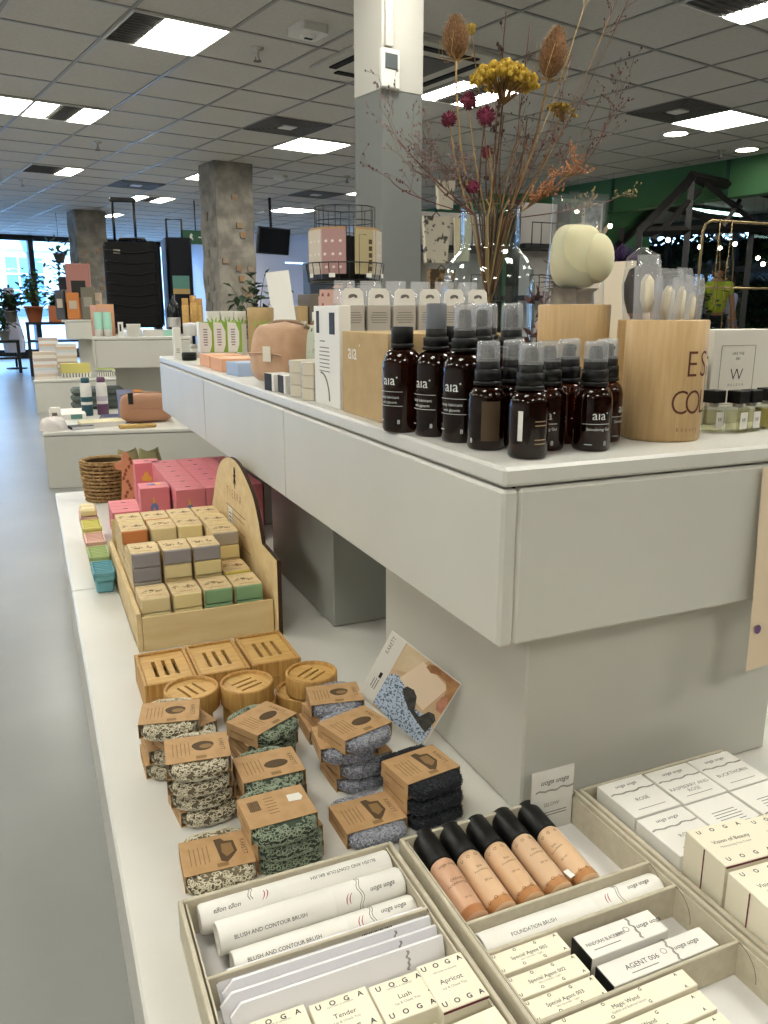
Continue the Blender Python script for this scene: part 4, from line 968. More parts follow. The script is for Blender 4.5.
# ================================================================== goods on the raised counter
def amber(kind, x, y, lab, rz=0.0, front='logo', clear='clear'):
    big = kind != 'small'
    t = thing('spray_bottle' if kind != 'screw' else 'oil_bottle', lab, 'bottle', (x, y, TOP), rz, 'amber glass bottles')
    R_, H_ = {'small': (.0240, .080), 'tall': (.0288, .118), 'screw': (.0288, .119)}[kind]
    q = MB(); hs = .026 if big else .020; prof = [(0, .003), (R_ - .006, 0), (R_ - .002, .001), (R_, .005), (R_, H_ - hs)]
    for k in range(1, 7):
        a = k / 6 * PI / 2; prof.append((R_ - (R_ - .0135) * (1 - math.cos(a)), H_ - hs + hs * math.sin(a)))
    prof += [(.0125, H_ + .004)]
    q.lathe(prof, M_amber, None, 36); q.build('glass_body', t)
    q = MB(); z = H_ + .001
    def ribbed(r, z0, z1, n=36):
        q.lathe([(r - .001, z0), (r, z0 + .0006), (r, z1 - .001), (r - .0012, z1)], M_cap, None, n)
    if kind == 'screw':
        ribbed(.0168, z, z + .006); ribbed(.0160, z + .0065, z + .030); q.build('screw_cap', t)
    else:
        rr = .0175 if big else .0165; hc = .018 if big else .020
        ribbed(rr + .001, z, z + .005); ribbed(rr, z + .0055, z + hc)
        q.lathe([(.0145, z + hc), (.0142, z + hc + .012), (.0125, z + hc + .013)], M_cap, None, 28); q.build('collar', t)
        q = MB(); hz = z + hc + .0125; hh = .032 if big else .022
        if clear == 'grey':
            q.lathe([(.0145, hz - .002), (.0142, hz + hh - .002), (.013, hz + hh), (0, hz + hh)], mat('grey_cap', '5f6266', .35), None, 28); q.build('spray_cap', t)
        else:
            q.lathe([(.009, hz), (.009, hz + hh * .4), (.0075, hz + hh * .72), (0, hz + hh * .75)], M_cap, None, 20); q.tube([(0, -.006, hz + hh * .5), (0, -.0105, hz + hh * .5)], .002, M_cap, 6); q.build('spray_nozzle', t)
            q = MB()
            q.lathe([(.0148, hz - .003), (.0144, hz + hh * .75), (.0138, hz + hh - .002), (.012, hz + hh)], M_clearcap, None, 28, caps=False)
            q.add([(.0124 * math.cos(a * .2244), .0124 * math.sin(a * .2244), hz + hh - .001 + .0022 * math.cos(a * .2244)) for a in range(28)], [tuple(range(28))], M_clearcap)
            q.build('clear_cap', t)
    q = MB()
    def cur(txt, zc, size, ang=0.0, mt=M_wprint, align='c'):
        vs, fs, x0, x1, y0, y1 = text_geo(txt); k = size / .69; oc = {'c': (x0 + x1) / 2, 'l': x0}[align]
        r_ = R_ + .0004
        q.add([(r_ * math.sin(ang + (a_ - oc) * k / r_), -r_ * math.cos(ang + (a_ - oc) * k / r_), zc + b_ * k - size / 2) for a_, b_, _ in vs], fs, mt)
    def bar(zc, a0, a1, th, mt=M_wprint):
        r_ = R_ + .0004; n = 8
        for i in range(n):
            p = a0 + (a1 - a0) * i / n; p2 = a0 + (a1 - a0) * (i + 1) / n
            q.add([(r_ * math.sin(p), -r_ * math.cos(p), zc - th), (r_ * math.sin(p2), -r_ * math.cos(p2), zc - th), (r_ * math.sin(p2), -r_ * math.cos(p2), zc + th), (r_ * math.sin(p), -r_ * math.cos(p), zc + th)], [(0, 1, 2, 3)], mt)
    if front == 'logo':
        if big:
            cur('a\u0131a', H_ * .64, .0140); cur('.', H_ * .72, .014, .45); bar(H_ * .50, -.75, .75, .0003); cur('body lubricant', H_ * .435, .0040); cur('with glycerin', H_ * .375, .0036); bar(H_ * .33, -.75, .75, .0003); bar(H_ * .15, -.75, -.4, .0005); cur('8', H_ * .14, .006, .55)
        else:
            cur('a\u0131a', H_ * .58, .0115, .1); cur('.', H_ * .67, .0115, .55); bar(H_ * .44, -.75, .75, .0003); cur('Stimulating Gel', H_ * .36, .0035, .1); cur('8', H_ * .14, .006, .5); bar(H_ * .12, -.6, -.2, .0004)
    elif front == 'bars':
        for k, zz in enumerate((.57, .51, .30, .24)): bar(H_ * zz, .1, .75, .0006, mat('tan_print', 'a08560', .6))
        r_ = R_ + .0005
        q.add([(r_ * math.sin(a_), -r_ * math.cos(a_), z_) for z_ in (H_ * .28, H_ * .72) for a_ in (-.75, -.6, -.5)], [(0, 1, 4, 3), (1, 2, 5, 4)], M_wbox)
        for i in range(10): bar(H_ * (.32 + i * .036), -.72, -.55, .0006, M_ink)
    elif front == 'panel':
        r_ = R_ + .0005; n = 10; mt = mat('clear_label', '4a3a28', .5)
        q.add([(r_ * math.sin(-.35 + 1.0 * k / n), -r_ * math.cos(-.35 + 1.0 * k / n), z_) for z_ in (H_ * .16, H_ * .78) for k in range(n + 1)], [(k, k + 1, n + 2 + k, n + 1 + k) for k in range(n)], mt)
        cur('8', H_ * .16, .006, -.95)
    q.build('label_print', t)
    return t
amber('screw', .494, 1.066, 'amber bottle with plain black screw cap beside the kraft box', -1.15)
amber('tall', .5195, 1.010, 'amber spray bottle with a grey cap, second from the kraft box', -1.2, clear='grey')
amber('tall', .5300, .948, 'tall amber spray bottle with clear cap in the left front group', -1.1)
amber('screw', .566, 1.075, 'amber screw cap bottle peeping out behind the grey capped one', .3)
amber('tall', .598, 1.020, 'tall amber spray bottle behind the tall left one', 0)
amber('tall', .610, .960, 'tall amber spray bottle behind the panel labelled small one', .2)
amber('tall', .640, 1.075, 'tall amber spray bottle at the back, right of the vase', .2)
amber('small', .5265, .880, 'small amber spray bottle with a blank clear label panel', -.45, 'panel')
amber('small', .5400, .8055, 'small amber spray bottle with barcode at the counter corner, nearest of all', -.35, 'bars')
amber('small', .5935, .846, 'small amber spray bottle behind the right of the barcode one', -.75)
amber('small', .575, .897, 'small amber spray bottle half hidden behind the barcode one', .3)
amber('small', .645, .820, 'small amber spray bottle printed Stimulating Gel in full view', -.4)
amber('small', .650, .882, 'small amber spray bottle behind the fully readable one', .4)
amber('small', .704, .872, 'small amber spray bottle touching the wooden tumblers', .5)
# kraft shipping carton and the white carton
t = thing('kraft_box', 'large brown kraft box with white logo on its side', 'box', (.600, 1.228, TOP))
q = MB(); q.box((.0, 0, .069), (.200, .196, .138), M_kraftb, None, .001); q.build('carton', t)
q = MB(); q.box((.006, -.0985, .068), (.188, .003, .13), M_kraftb); q.box((.0, -.0982, .002), (.2, .001, .004), M_kraftb); q.build('front_flap', t)
q = MB(); q.text('a\u0131a', .026, M_wprint, T(-.1004, .050, .106, PI / 2, 0, -PI / 2)); q.text('.', .022, M_wprint, T(-.1004, .018, .126, PI / 2, 0, -PI / 2)); q.build('printed_lettering', t)
t = thing('white_box', 'tall white printed carton behind the kraft box', 'box', (.5125, 1.413, TOP))
q = MB(); q.box((0, 0, .0905), (.022, .136, .181), M_wbox, None, .001); q.build('carton', t)
q = MB(); Ms = T(-.0114, 0, 0, PI / 2, 0, -PI / 2)
q.box((-.038, .150, 0), (.028, .038, .0003), M_ink, Ms @ T(.07, 0, 0)); q.box((-.045, .152, 0), (.016, .04, .0003), M_ink, Ms)
q.bars(.06, .05, 7, M_inkg, Ms @ T(-.01, .085, .0002), RND, .25); q.bars(.03, .006, 1, M_inkg, Ms @ T(-.02, .118, .0002))
q.tube([(.045 * math.cos(a * .2) - .03, .05 * math.sin(a * .2) - .0 + .01, 0) for a in range(9)], .006, M_inkg, 4, M=Ms @ T(0, 0, -.0045))
q.build('printed_lettering', t)
# row of grey cartons with white hang tabs
gp = None
for k in range(6):
    x_ = .5535 + k * .0525
    lab = f'grey carton with white hang tab and clear pouch, {("first","second","third","fourth","fifth","sixth")[k]} from the white carton'
    if gp is None:
        gp = thing('hang_tab_carton', lab, 'carton', (x_, 1.44, TOP), 0, 'grey cartons with hang tabs')
        q = MB(); q.box((0, 0, .091), (.046, .06, .182), mat('grey_carton', 'b3aba0', .6), None, .0008); q.build('carton', gp)
        q = MB(); q.bars(.036, .022, 5, M_inkg, T(0, -.0303, .160, PI / 2), RND, .3); q.build('printed_lettering', gp)
        q = MB(); q.prism([(-.022, 0), (.022, 0), (.020, .024), (.014, .030), (-.014, .030), (-.020, .024)], -.0006, .0006, M_wbox, T(0, -.0290, .1822, PI / 2)); q.build('hang_tab', gp)
        q = MB(); q.prism([(-.009, -.003), (-.004, -.003), (-.003, .004), (.003, .004), (.004, -.003), (.009, -.003), (.008, .002), (-.008, .002)], 0, .0003, M_inkg, T(0, -.0298, .198, PI / 2)); q.build('tab_slot', gp)
        q = MB(); q.grid(6, 8, lambda u, v: ((u - .5) * .046 * (1 - .1 * v), .012 + .014 * (1 - v) * math.cos((u - .5) * 3) , .1822 + v * .045), M_sachet); q.grid(6, 8, lambda u, v: ((u - .5) * .046 * (1 - .1 * v), .012 - .014 * (1 - v) * math.cos((u - .5) * 3), .1822 + v * .045), M_sachet); q.build('clear_pouch', gp)
    else: dup(gp, lab, (x_, 1.44, TOP))
for k, (u, lab, c_) in enumerate(((329, 'pink printed card standing behind the white carton', 'd9b3a6'), (343, 'white printed card beside the pink one behind the white carton', 'e0dcdf'))):
    y_ = 1.60 + .05 * k; p = aty(u, 330, y_)
    t = thing('greeting_card', lab, 'card', (p.x, y_, TOP), -.5, 'cards behind the white carton'); m_ = mat('card_' + c_, c_, .6)
    q = MB(); q.box((0, .003, .108), (.042, .0012, .215), m_, T(rx=-.06)); q.box((0, .02, .10), (.042, .0012, .20), m_, T(rx=.1)); q.build('folded_sheet', t)
    q = MB()
    if k == 0:
        for i in range(9): q.prism([(.003 * math.cos(a), .009 * math.sin(a)) for a in (0, 1, 2, 3, 4, 5)], 0, .0004, mat('card_flower', '9c5a55', .6), T(-.012 + i % 3 * .012, .001, .14 + .02 * (i % 4), PI / 2))
    else: q.bars(.04, .012, 2, mat('card_flower', '9c5a55', .6), T(0, .001, .20, PI / 2), RND)
    q.build('printed_picture', t)
# stacked round tins
tn = None
for s_, (x_, y_, n) in enumerate(((.527, 1.532, 3), (.527, 1.610, 3), (.606, 1.590, 4))):
    for i in range(n):
        lab = f'{("lowest","second","third","topmost")[i]} octagonal tin of the ' + ('front stack beside the white carton' if s_ == 0 else 'left stack at the counter edge' if s_ == 1 else 'rear stack with a cream lid')
        z_ = TOP + i * .0245
        if tn is None:
            tn = thing('cosmetic_tin', lab, 'tin', (x_, y_, z_), .2, 'stacked octagonal tins')
            q = MB(); q.lathe([(.036, 0), (.037, .002), (.037, .020), (.036, .0225)], mat('tin_grey', 'aeaaa2', .4, .3), None, 8, smooth=False); q.lathe([(.038, .014), (.038, .0225), (.036, .0243), (0, .0243)], mat('tin_lid', 'bdb9b2', .4, .3), None, 8, smooth=False); q.build('tin_body', tn)
            q = MB(); q.box((-.0345, -.0, .0125), (.004, .028, .0225), mat('paper_seal', 'd1c8b4', .7), T(rz=.39)); q.box((0, 0, .0246), (.074, .028, .0006), mat('paper_seal', 'd1c8b4', .7), T(rz=.39)); q.build('paper_seal', tn)
        else: dup(tn, lab, (x_, y_, z_), .2 + RND.uniform(-.1, .1))
for k, (x_, y_, lab) in enumerate(((.517, 1.685, 'small white and black jar box next to the tins'), (.506, 1.748, 'small black fronted box in front of the wash bag'))):
    t = thing('jar_box', lab, 'box', (x_, y_, TOP), .12 * k, 'small jar boxes'); q = MB(); q.box((0, 0, .019), (.046, .055, .038), M_wbox, None, .001); q.build('carton', t)
    q = MB(); q.box((-.0234, .004, .019), (.0008, .040, .0375), M_ink) ; q.box((.004, -.0278, .019), (.028, .0008, .0375), M_ink); q.build('black_label', t)
# wash bag
M_wash = mat('blush_corduroy', 'c09b7c', .85, col2='b78f70', scale=40, bump=.3, bscale=200, sheen=.3)
def washbag(nm, lab, c, rz, L_, W_, H_, m_, group=None):
    t = thing(nm, lab, 'wash bag', c, rz, group)
    q = MB()
    def f(u, v):
        a = u * 2 * PI; ca, sa = math.cos(a), math.sin(a)
        e = 2 / 3.2; z = v * 2 - 1
        prof = (1 - abs(z) ** 4) ** .25
        kx = L_ / 2 * math.copysign(abs(ca) ** e, ca) * prof * (1 - .06 * v); ky = W_ / 2 * math.copysign(abs(sa) ** e, sa) * prof * (1 - .35 * max(v - .4, 0))
        return kx, ky, H_ * v + .004 * math.sin(u * 25) * (1 - v) * v + .0001
    q.grid(48, 18, f, m_, close_u=True); b = q.build('bag_body', t)
    q = MB()
    q.tube([(x * L_ * .46, 0, H_ * (1.005 - .10 * abs(x) ** 3)) for x in [k / 8 - 1 for k in range(17)]], .004, mat('zip_tape', '8c7358', .7), 5); q.build('zip', t)
    q = MB(); q.tube([(L_ * .36, 0, H_ * 1.0), (L_ * .40, -.004, H_ * .97), (L_ * .42, -.006, H_ * .9)], .0025, M_chrome, 5); q.build('zip_pull', t)
    q = MB()
    for s_ in (-1, 1):
        q = MB(); q.tube([(x * L_ * .36, s_ * W_ * .495, H_ * .52 - .004 * abs(x)) for x in [k / 6 - 1 for k in range(13)]], .0022, m_, 5); q.build('seam', t)
    return t, b
wb, wbody = washbag('wash_bag', 'blush pink corduroy wash bag with zip on the raised counter', (.572, 1.895, TOP), -1.2, .185, .140, .148, M_wash)
q = MB(); q.box((.0, 0, 0), (.03, .001, .035), mat('woven_label', 'd9d3c4', .7)); o = q.build('woven_label', wb); o.location = (.02, -.0755, .075)
# patterned pouch behind
M_pat = mat('leaf_pattern_cloth', 'b9bda8', .85, col2='3d4a3c', scale=28, lo=.52, hi=.58)
pb, _ = washbag('patterned_pouch', 'pale cosmetic pouch with dark green leaf pattern behind the blush wash bag', (.655, 1.715, TOP), .12, .185, .105, .160, M_pat)
q = MB(); q.tube([(.03 * math.cos(a * .6), -.07, .06 + .035 * math.sin(a * .6)) for a in range(11)], .006, M_pat, 6, closed=True); q.build('wrist_loop', pb)
t = thing('gift_set_box', 'pale blue small carton lying on the counter edge', 'box', (.545, 2.22, TOP), .1); q = MB(); q.box((0, 0, .018), (.07, .10, .036), mat('pale_blue_carton', '9fb0cc', .6), None, .001); q.build('carton', t); q = MB(); q.box((0, 0, .0362), (.066, .02, .0008), mat('pale_blue_band', 'b9c6dc', .6)); q.build('paper_band', t)
for k, (x_, y_) in enumerate(((.535, 2.42), (.540, 2.62))):
    t = thing('peach_box', ('peach coloured flat carton beside the pale blue one', 'peach coloured flat carton nearer the far counter end')[k], 'box', (x_ + .03, y_, TOP), 0, 'peach flat cartons'); q = MB(); q.box((0, 0, .019), (.11, .16, .038), mat('peach_carton', 'd8a17c', .65), None, .001); q.build('carton', t); q = MB(); q.box((0, 0, .0382), (.05, .155, .0006), mat('peach_light', 'e2b797', .65)); q.build('lid_print', t)
gc = None
for c_ in range(3):
    x_ = aty(206.5 + c_ * 13.6, 350, 2.74).x
    lab = f'green and white carton, {("left","middle","right")[c_]} of the three standing on the peach boxes'
    if gc is None:
        gc = thing('green_carton', lab, 'carton', (x_, 2.74, TOP + .0388), 0, 'green and white cartons')
        q = MB(); q.box((0, 0, .050), (.048, .05, .100), mat('leaf_green_carton', '86a83e', .55), None, .001); q.build('carton', gc)
        q = MB(); q.prism([(-.024, -.049), (.006, -.049), (.014, -.025), (.015, .018), (.004, .046), (-.024, .049)], 0, .0006, M_wbox, T(0, -.0252, .05, PI / 2)); q.box((-.0242, 0, .05), (.0006, .049, .098), M_wbox); q.build('white_panel', gc)
        q = MB(); q.bars(.016, .058, 7, mat('lilac_print', '8d7f90', .6), T(-.006, -.0262, .05, PI / 2), RND, .5); q.build('printed_lettering', gc)
    else: dup(gc, lab, (x_, 2.74, TOP + .0388))
wc = None
for c_ in range(3):
    x_ = aty(213 + c_ * 13.2, 330, 3.02).x
    lab = f'white carton with green leaf print, {("left","middle","right")[c_]} of the rear row on the raised counter'
    if wc is None:
        wc = thing('leaf_carton', lab, 'carton', (x_, 3.02, TOP), 0, 'white leaf print cartons')
        q = MB(); q.box((0, 0, .0865), (.042, .05, .173), M_wbox, None, .001); q.build('carton', wc)
        q = MB()
        for a_ in (-.6, -.2, .2, .6): q.prism([(0, 0), (.004, .012), (0, .03), (-.004, .012)], 0, .0005, mat('leaf_print', '8fb04c', .6), T(a_ * .018, -.0254, .125, PI / 2) @ T(rz=-a_))
        q.build('printed_picture', wc)
    else: dup(wc, lab, (x_, 3.02, TOP))
p = aty(261, 330, 2.95); t = thing('kraft_drum', 'round kraft cardboard drum behind the wash bag', 'drum', (p.x, 2.95, TOP)); q = MB(); q.lathe([(.046, 0), (.047, .001), (.047, .150)], M_kraftb, None, 32); q.build('drum_body', t)
q = MB(); q.lathe([(.0485, .148), (.0485, .184), (.046, .186), (0, .186)], M_kraftb, None, 32); q.build('lid', t)
q = MB()
for a_ in range(5): q.prism([(0, 0), (.006, .012), (0, .03), (-.006, .012)], 0, .0005, mat('leaf_print', '8fb04c', .6), T(-.03 + a_ * .015, -.0478 + abs(a_ - 2) ** 2 * .003, .115, PI / 2))
q.build('printed_picture', t)
t = thing('slim_carton', 'slim white carton standing at the far corner of the raised counter', 'carton', (aty(177.5, 350, 3.1).x, 3.1, TOP)); q = MB(); q.box((0, 0, .0575), (.026, .03, .115), M_wbox, None, .001); q.build('carton', t); q = MB(); q.bars(.012, .02, 3, M_inkg, T(0, -.0154, .03, PI / 2)); q.build('printed_lettering', t)
t = thing('black_compact', 'black round compact on the far corner of the raised counter', 'compact', (aty(189, 352, 2.98).x, 2.98, TOP)); q = MB(); q.lathe([(.024, 0), (.026, .003), (.026, .014)], M_cap, None, 28); q.build('case', t); q = MB(); q.lathe([(.0265, .0145), (.0265, .026), (.024, .029), (0, .029)], M_cap, None, 28); q.build('lid', t)
t = thing('tin_jar', 'small clear jar with a grey lid behind the black compact', 'jar', (aty(196, 345, 3.15).x, 3.15, TOP)); q = MB(); q.lathe([(.02, 0), (.022, .002), (.022, .035)], M_wbox, None, 24); q.build('jar_body', t); q = MB(); q.lathe([(.023, .0355), (.023, .05), (0, .051)], M_chrome, None, 24); q.build('lid', t)
for k, (u, y_, h_, lab) in enumerate(((173, 3.24, .115, 'tall amber glass bottle with pale label at the far counter end'), )):
    pass
# ------------------------------------------------------------------ glass vase with dried flowers
VX, VY = .928, 1.56
M_vase = mat('clear_glass', 'f4fbff', .02, trans=1.0, ior=1.45)
M_vase = film('vase_glass', (.97, .985, .99), rough=.03)
va = thing('glass_vase', 'clear glass bottle vase with wide body and tall straight neck', 'vase', (VX, VY, TOP))
q = MB()
vp = [(0, .006), (.062, .004), (.070, .008), (.084, .03), (.0905, .08), (.0915, .15), (.0905, .215), (.086, .245), (.074, .268), (.062, .280), (.0585, .290), (.058, .30), (.058, .362), (.0595, .366)]
vp = [(r * 1.1, z * 1.045) for r, z in vp]
q.lathe(vp, M_vase, None, 56, caps=False); q.lathe([(max(r - .003, 0), z + (.006 if i < 3 else 0)) for i, (r, z) in enumerate(vp)], M_vase, None, 56, caps=False)
q.lathe([(.0625, .3825), (.064, .385), (.0655, .3825)], M_vase, None, 56, caps=False); q.build('vase_body', va)
F0 = Vector((VX, VY, TOP))
def stemline(dx, dz, bend=0.0, n=9, base=None, yb=0.0):
    """from the vase foot up through the neck to a tip given in the picture plane through the vase"""
    return None
def tip(u, v, dy=0.0): return aty(u, v, VY + dy) - F0
def path(T_, bx, by, nx, ny, curl=0.0):
    b = Vector((bx, by, .012)); n = Vector((nx, ny, .365)); pts = []
    for k in range(7): pts.append(b.lerp(n, k / 6))
    d = (T_ - n)
    for k in range(1, 9):
        u = k / 8; p = n + d * u; p.x += curl * math.sin(u * PI); pts.append(p)
    return pts
M_dry = mat('dry_stem', '8a6a45', .9); M_dryd = mat('dark_dry_stem', '5a3f2c', .9); M_dryr = mat('reddish_stem', '6b4038', .9); M_dryw = mat('grey_twig', '7a675c', .9); M_strawst = mat('straw_stem', 'b0915f', .9)
FL = random.Random(21)
def flower(name, label, cat, uv, dy, m_, r, curl, mk, group=None):
    T_ = tip(*uv, dy)
    t = thing(name, label, cat, F0, 0, group or 'dried flowers in the vase')
    nx = max(-.05, min(.05, T_.x * .35 + FL.uniform(-.012, .012))); ny = FL.uniform(-.03, .03)
    pts = path(T_, -nx * .9 + FL.uniform(-.014, .014), -ny * .8, nx, ny, curl)
    q = MB(); q.tube(pts, [r * (1.15 - .4 * k / len(pts)) for k in range(len(pts))], m_, 6); st_ = q.build('stem', t)
    d = (pts[-1] - pts[-3]).normalized()
    mk(t, pts, T_, d); return t
def teasel(L_, R_):
    def mk(t, pts, T_, d):
        M = frame(T_, d.orthogonal(), d.cross(d.orthogonal()))
        q = MB(); mc = mat('teasel_cone', '5f4128', .95, col2='846040', scale=300, bump=.6, bscale=400)
        prof = [(0, -.0)] + [(R_ * math.sin(PI * (k / 12) ** .85) ** .75 if 0 < k < 12 else .001, L_ * k / 12) for k in range(1, 13)]
        q.lathe(prof, mc, M, 20); q.build('seed_head', t)
        q = MB(); ms = mat('teasel_spine', 'a98a5e', .9)
        for k in range(260):
            z = FL.uniform(.04, .97); a = FL.uniform(0, 2 * PI); rr = R_ * math.sin(PI * z ** .85) ** .75
            c_ = Vector((rr * .96 * math.cos(a), rr * .96 * math.sin(a), L_ * z)); o = Vector((math.cos(a), math.sin(a), .7)) * .006
            q.tube([c_, c_ + o], [.0007, .0002], ms, 3, M=M)
        q.build('spine', t)
        q = MB()
        for k in range(6):
            a = k * 1.05; q.tube([Vector((.002 * math.cos(a), .002 * math.sin(a), 0)), Vector((R_ * 1.3 * math.cos(a), R_ * 1.3 * math.sin(a), .005)), Vector((R_ * 1.5 * math.cos(a + .2), R_ * 1.5 * math.sin(a + .2), L_ * FL.uniform(.3, .8)))], [.0012, .0009, .0003], M_strawst, 4, M=M)
        q.build('bract', t)
    return mk
def globe(R_, cols, n=240, fz=1.0):
    def mk(t, pts, T_, d):
        q = MB(); mm = [mat(c_[0], c_[1], .9) for c_ in cols]
        q.ball(T_, R_ * .72, mm[-1], 12, 8, sq=(1, 1, fz))
        for k in range(n):
            a = FL.uniform(0, 2 * PI); z = FL.uniform(-1, 1); s_ = math.sqrt(1 - z * z); dd = Vector((s_ * math.cos(a), s_ * math.sin(a), z * fz)); e = dd.orthogonal().normalized() * R_ * .09
            q.tube([T_ + dd * R_ * .6, T_ + dd * R_ * FL.uniform(.85, 1.05) + e * FL.uniform(-1, 1)], [R_ * .07, R_ * .035], mm[k % len(mm)], 4)
        q.build('bloom', t)
    return mk
def yarrow(rx, rz_, n=110, br=.0052, cols=('c9a437', 'b58f2b', 'd6b64d'), tilt=.0):
    def mk(t, pts, T_, d):
        q = MB(); mm = [mat('yarrow_' + c_, c_, .9, col2=c_, bump=.8, bscale=900) for c_ in cols]
        qs = MB()
        for k in range(n):
            a = FL.uniform(0, 2 * PI); rr = math.sqrt(FL.random())
            p = T_ + Vector((rx * rr * math.cos(a), rx * .8 * rr * math.sin(a), rz_ * (1 - rr ** 2) * 1.0 + FL.uniform(-.5, .5) * rz_ * .6 + tilt * rx * rr * math.cos(a)))
            for j in range(3): q.ball(p + Vector((FL.uniform(-1, 1), FL.uniform(-1, 1), FL.uniform(-.6, .6))) * br * .8, br * FL.uniform(.5, .8), mm[(k + j) % 3], 6, 4)
            if k % 4 == 0: qs.tube([T_ - Vector((0, 0, rz_ * 1.6)), T_.lerp(p, .5) - Vector((0, 0, rz_ * .6)), p], [.0012, .0009, .0006], M_dry, 4)
        q.build('bloom', t); qs.build('stalk', t)
    return mk
def spray(n, spread, length, m_, berry=None, br=.002, start=6, lvl=2, up=.6):
    """fine branching twigs carrying tiny buds"""
    def mk(t, pts, T_, d):
        q = MB(); qb = MB()
        def branch(p, dirn, L_, l):
            pp = [p]; dd = dirn.copy()
            for k in range(4):
                dd = (dd + Vector((FL.uniform(-.3, .3), FL.uniform(-.3, .3), FL.uniform(-.22, .28)))).normalized(); pp.append(pp[-1] + dd * L_ / 4)
            q.tube(pp, [.0008 * (l + .6) / 2, .0007 * (l + .5) / 2, .0006 * (l + .4) / 2, .0005, .0004], m_, 4)
            if l > 0:
                for k in (1, 2, 3, 4): branch(pp[k], (dd + Vector((FL.uniform(-1, 1), FL.uniform(-1, 1), FL.uniform(-.4, .8))) * .9).normalized(), L_ * .5, l - 1)
            elif berry:
                for k in range(FL.choice((1, 2, 3))): qb.ball(pp[-1 - k % 3] + Vector((FL.uniform(-1, 1), FL.uniform(-1, 1), FL.uniform(-1, 1))) * .002, br * FL.uniform(.7, 1.2), berry, 6, 4, sq=(1, 1, 1.3))
        for k in range(n):
            i = FL.randrange(start, len(pts)); i = max(i, 8)
            dd = (d + Vector((FL.uniform(-1, 1), FL.uniform(-1, 1), FL.uniform(-.3, up))) * spread).normalized()
            branch(pts[i], dd, length * FL.uniform(.6, 1.1), lvl)
        q.build('twig', t)
        if berry: qb.build('blossoms', t)
    return mk
flower('teasel', 'pale fluffy teasel head at the upper left of the vase bouquet', 'dried flower', (456, 60), .03, M_strawst, .0028, -.012, teasel(.086, .026))
flower('teasel', 'dark brown teasel head at the upper right of the vase bouquet', 'dried flower', (548, 80), -.04, M_dry, .0032, .012, teasel(.100, .027))
flower('yarrow', 'flat topped golden yellow yarrow head in the middle of the bouquet', 'dried flower', (504, 82), -.08, M_dryd, .0026, .004, yarrow(.066, .026, 190, .0079))
flower('yarrow', 'smaller olive yellow yarrow head right of the dark teasel stem', 'dried flower', (562, 112), .06, M_dry, .002, .01, yarrow(.034, .012, 60, .0046, ('9a7d2c', '85691f', 'ab8b3a'), -.25))
flower('craspedia', 'small yellow billy button ball at the top of the bouquet', 'dried flower', (471, 29), .05, M_dry, .0014, 0, globe(.0125, (('craspedia_y', 'b8a04a'), ('craspedia_d', 'a38a38')), 160))
for uv, dy, R_, lab in (((449, 119), .02, .017, 'dark red globe flower at the left of the red group'), ((469, 101), -.02, .018, 'brownish red globe flower above the others, with pale stem'), ((486, 116), -.06, .020, 'bright wine red globe flower below the yellow yarrow'), ((487, 152), .03, .014, 'small wine red globe flower half way down the stems'), ((473, 187), -.03, .015, 'lowest wine red globe flower just above the vase neck')):
    flower('globe_amaranth', lab, 'dried flower', uv, dy, M_strawst if '449' in str(uv) or '469' in str(uv) else M_dryd, .002, -.006, globe(R_, (('wine_red', '6a1a2c'), ('wine_dark', '4a1522'), ('wine_pink', '93405a')), 220))
M_budw = mat('grey_bud', '8b7a76', .9); M_budr = mat('red_bud', '5a2c2c', .9); M_budo = mat('orange_bud', 'b8805c', .9); M_pod = mat('dark_pod', '40302b', .8); M_budy = mat('olive_bud', '8f8351', .9)
flower('sea_lavender', 'greyish mauve branching spray at the left of the bouquet', 'dried flower', (398, 140), .02, M_dryr, .0016, -.01, spray(5, .8, .12, M_dryw, M_budw, .0022))
flower('sea_lavender', 'grey branching spray low at the left against the painted column', 'dried flower', (428, 170), -.02, M_dryr, .0014, -.02, spray(4, .9, .10, M_dryw, M_budw, .0022))
flower('wild_twig', 'thin reddish twig reaching far left towards the painted column', 'dried flower', (388, 175), .08, M_dryr, .0012, -.05, spray(3, .7, .07, M_dryr, M_budr, .002, 8, 1))
flower('flax_stem', 'upright stem with round dark pods rising between teasel and yarrow', 'dried flower', (506, 12), .04, M_dryd, .0014, .0, spray(7, .35, .045, M_dryd, M_pod, .0042, 9, 0))
flower('flax_stem', 'dark podded stem running behind the yellow yarrow', 'dried flower', (496, 95), .08, M_dryd, .0014, .0, spray(9, .4, .05, M_dryd, M_pod, .0036, 7, 0))
flower('orange_spray', 'orange berried spray low at the right of the bouquet', 'dried flower', (571, 172), -.02, M_strawst, .0016, .01, spray(15, .75, .05, M_dry, M_budo, .0018))
flower('gypsophila', 'fine branching twig spray at the upper right of the bouquet', 'dried flower', (572, 55), .06, M_dryr, .0012, .02, spray(3, .55, .12, M_dryw, M_budr, .0016))
flower('gypsophila', 'wide fine twig spray reaching to the right over the ceiling tiles', 'dried flower', (608, 120), .02, M_dryr, .0012, .05, spray(4, .8, .12, M_dryw, M_budr, .0018))
flower('gypsophila', 'fine twig spray at the top centre of the bouquet', 'dried flower', (530, 25), .0, M_dryr, .0011, .0, spray(3, .5, .11, M_dryw, M_budr, .0015))
flower('gypsophila', 'olive budded fine spray low at the right above the pergola', 'dried flower', (612, 200), .05, M_dryr, .0012, .03, spray(5, .8, .06, M_dryw, M_budy, .0018))
flower('tall_twig', 'long bare twig running off the top of the picture to the right', 'dried flower', (636, -18), .03, M_dryd, .0015, .02, spray(3, .4, .1, M_dryr, M_budr, .0015, 11, 1))
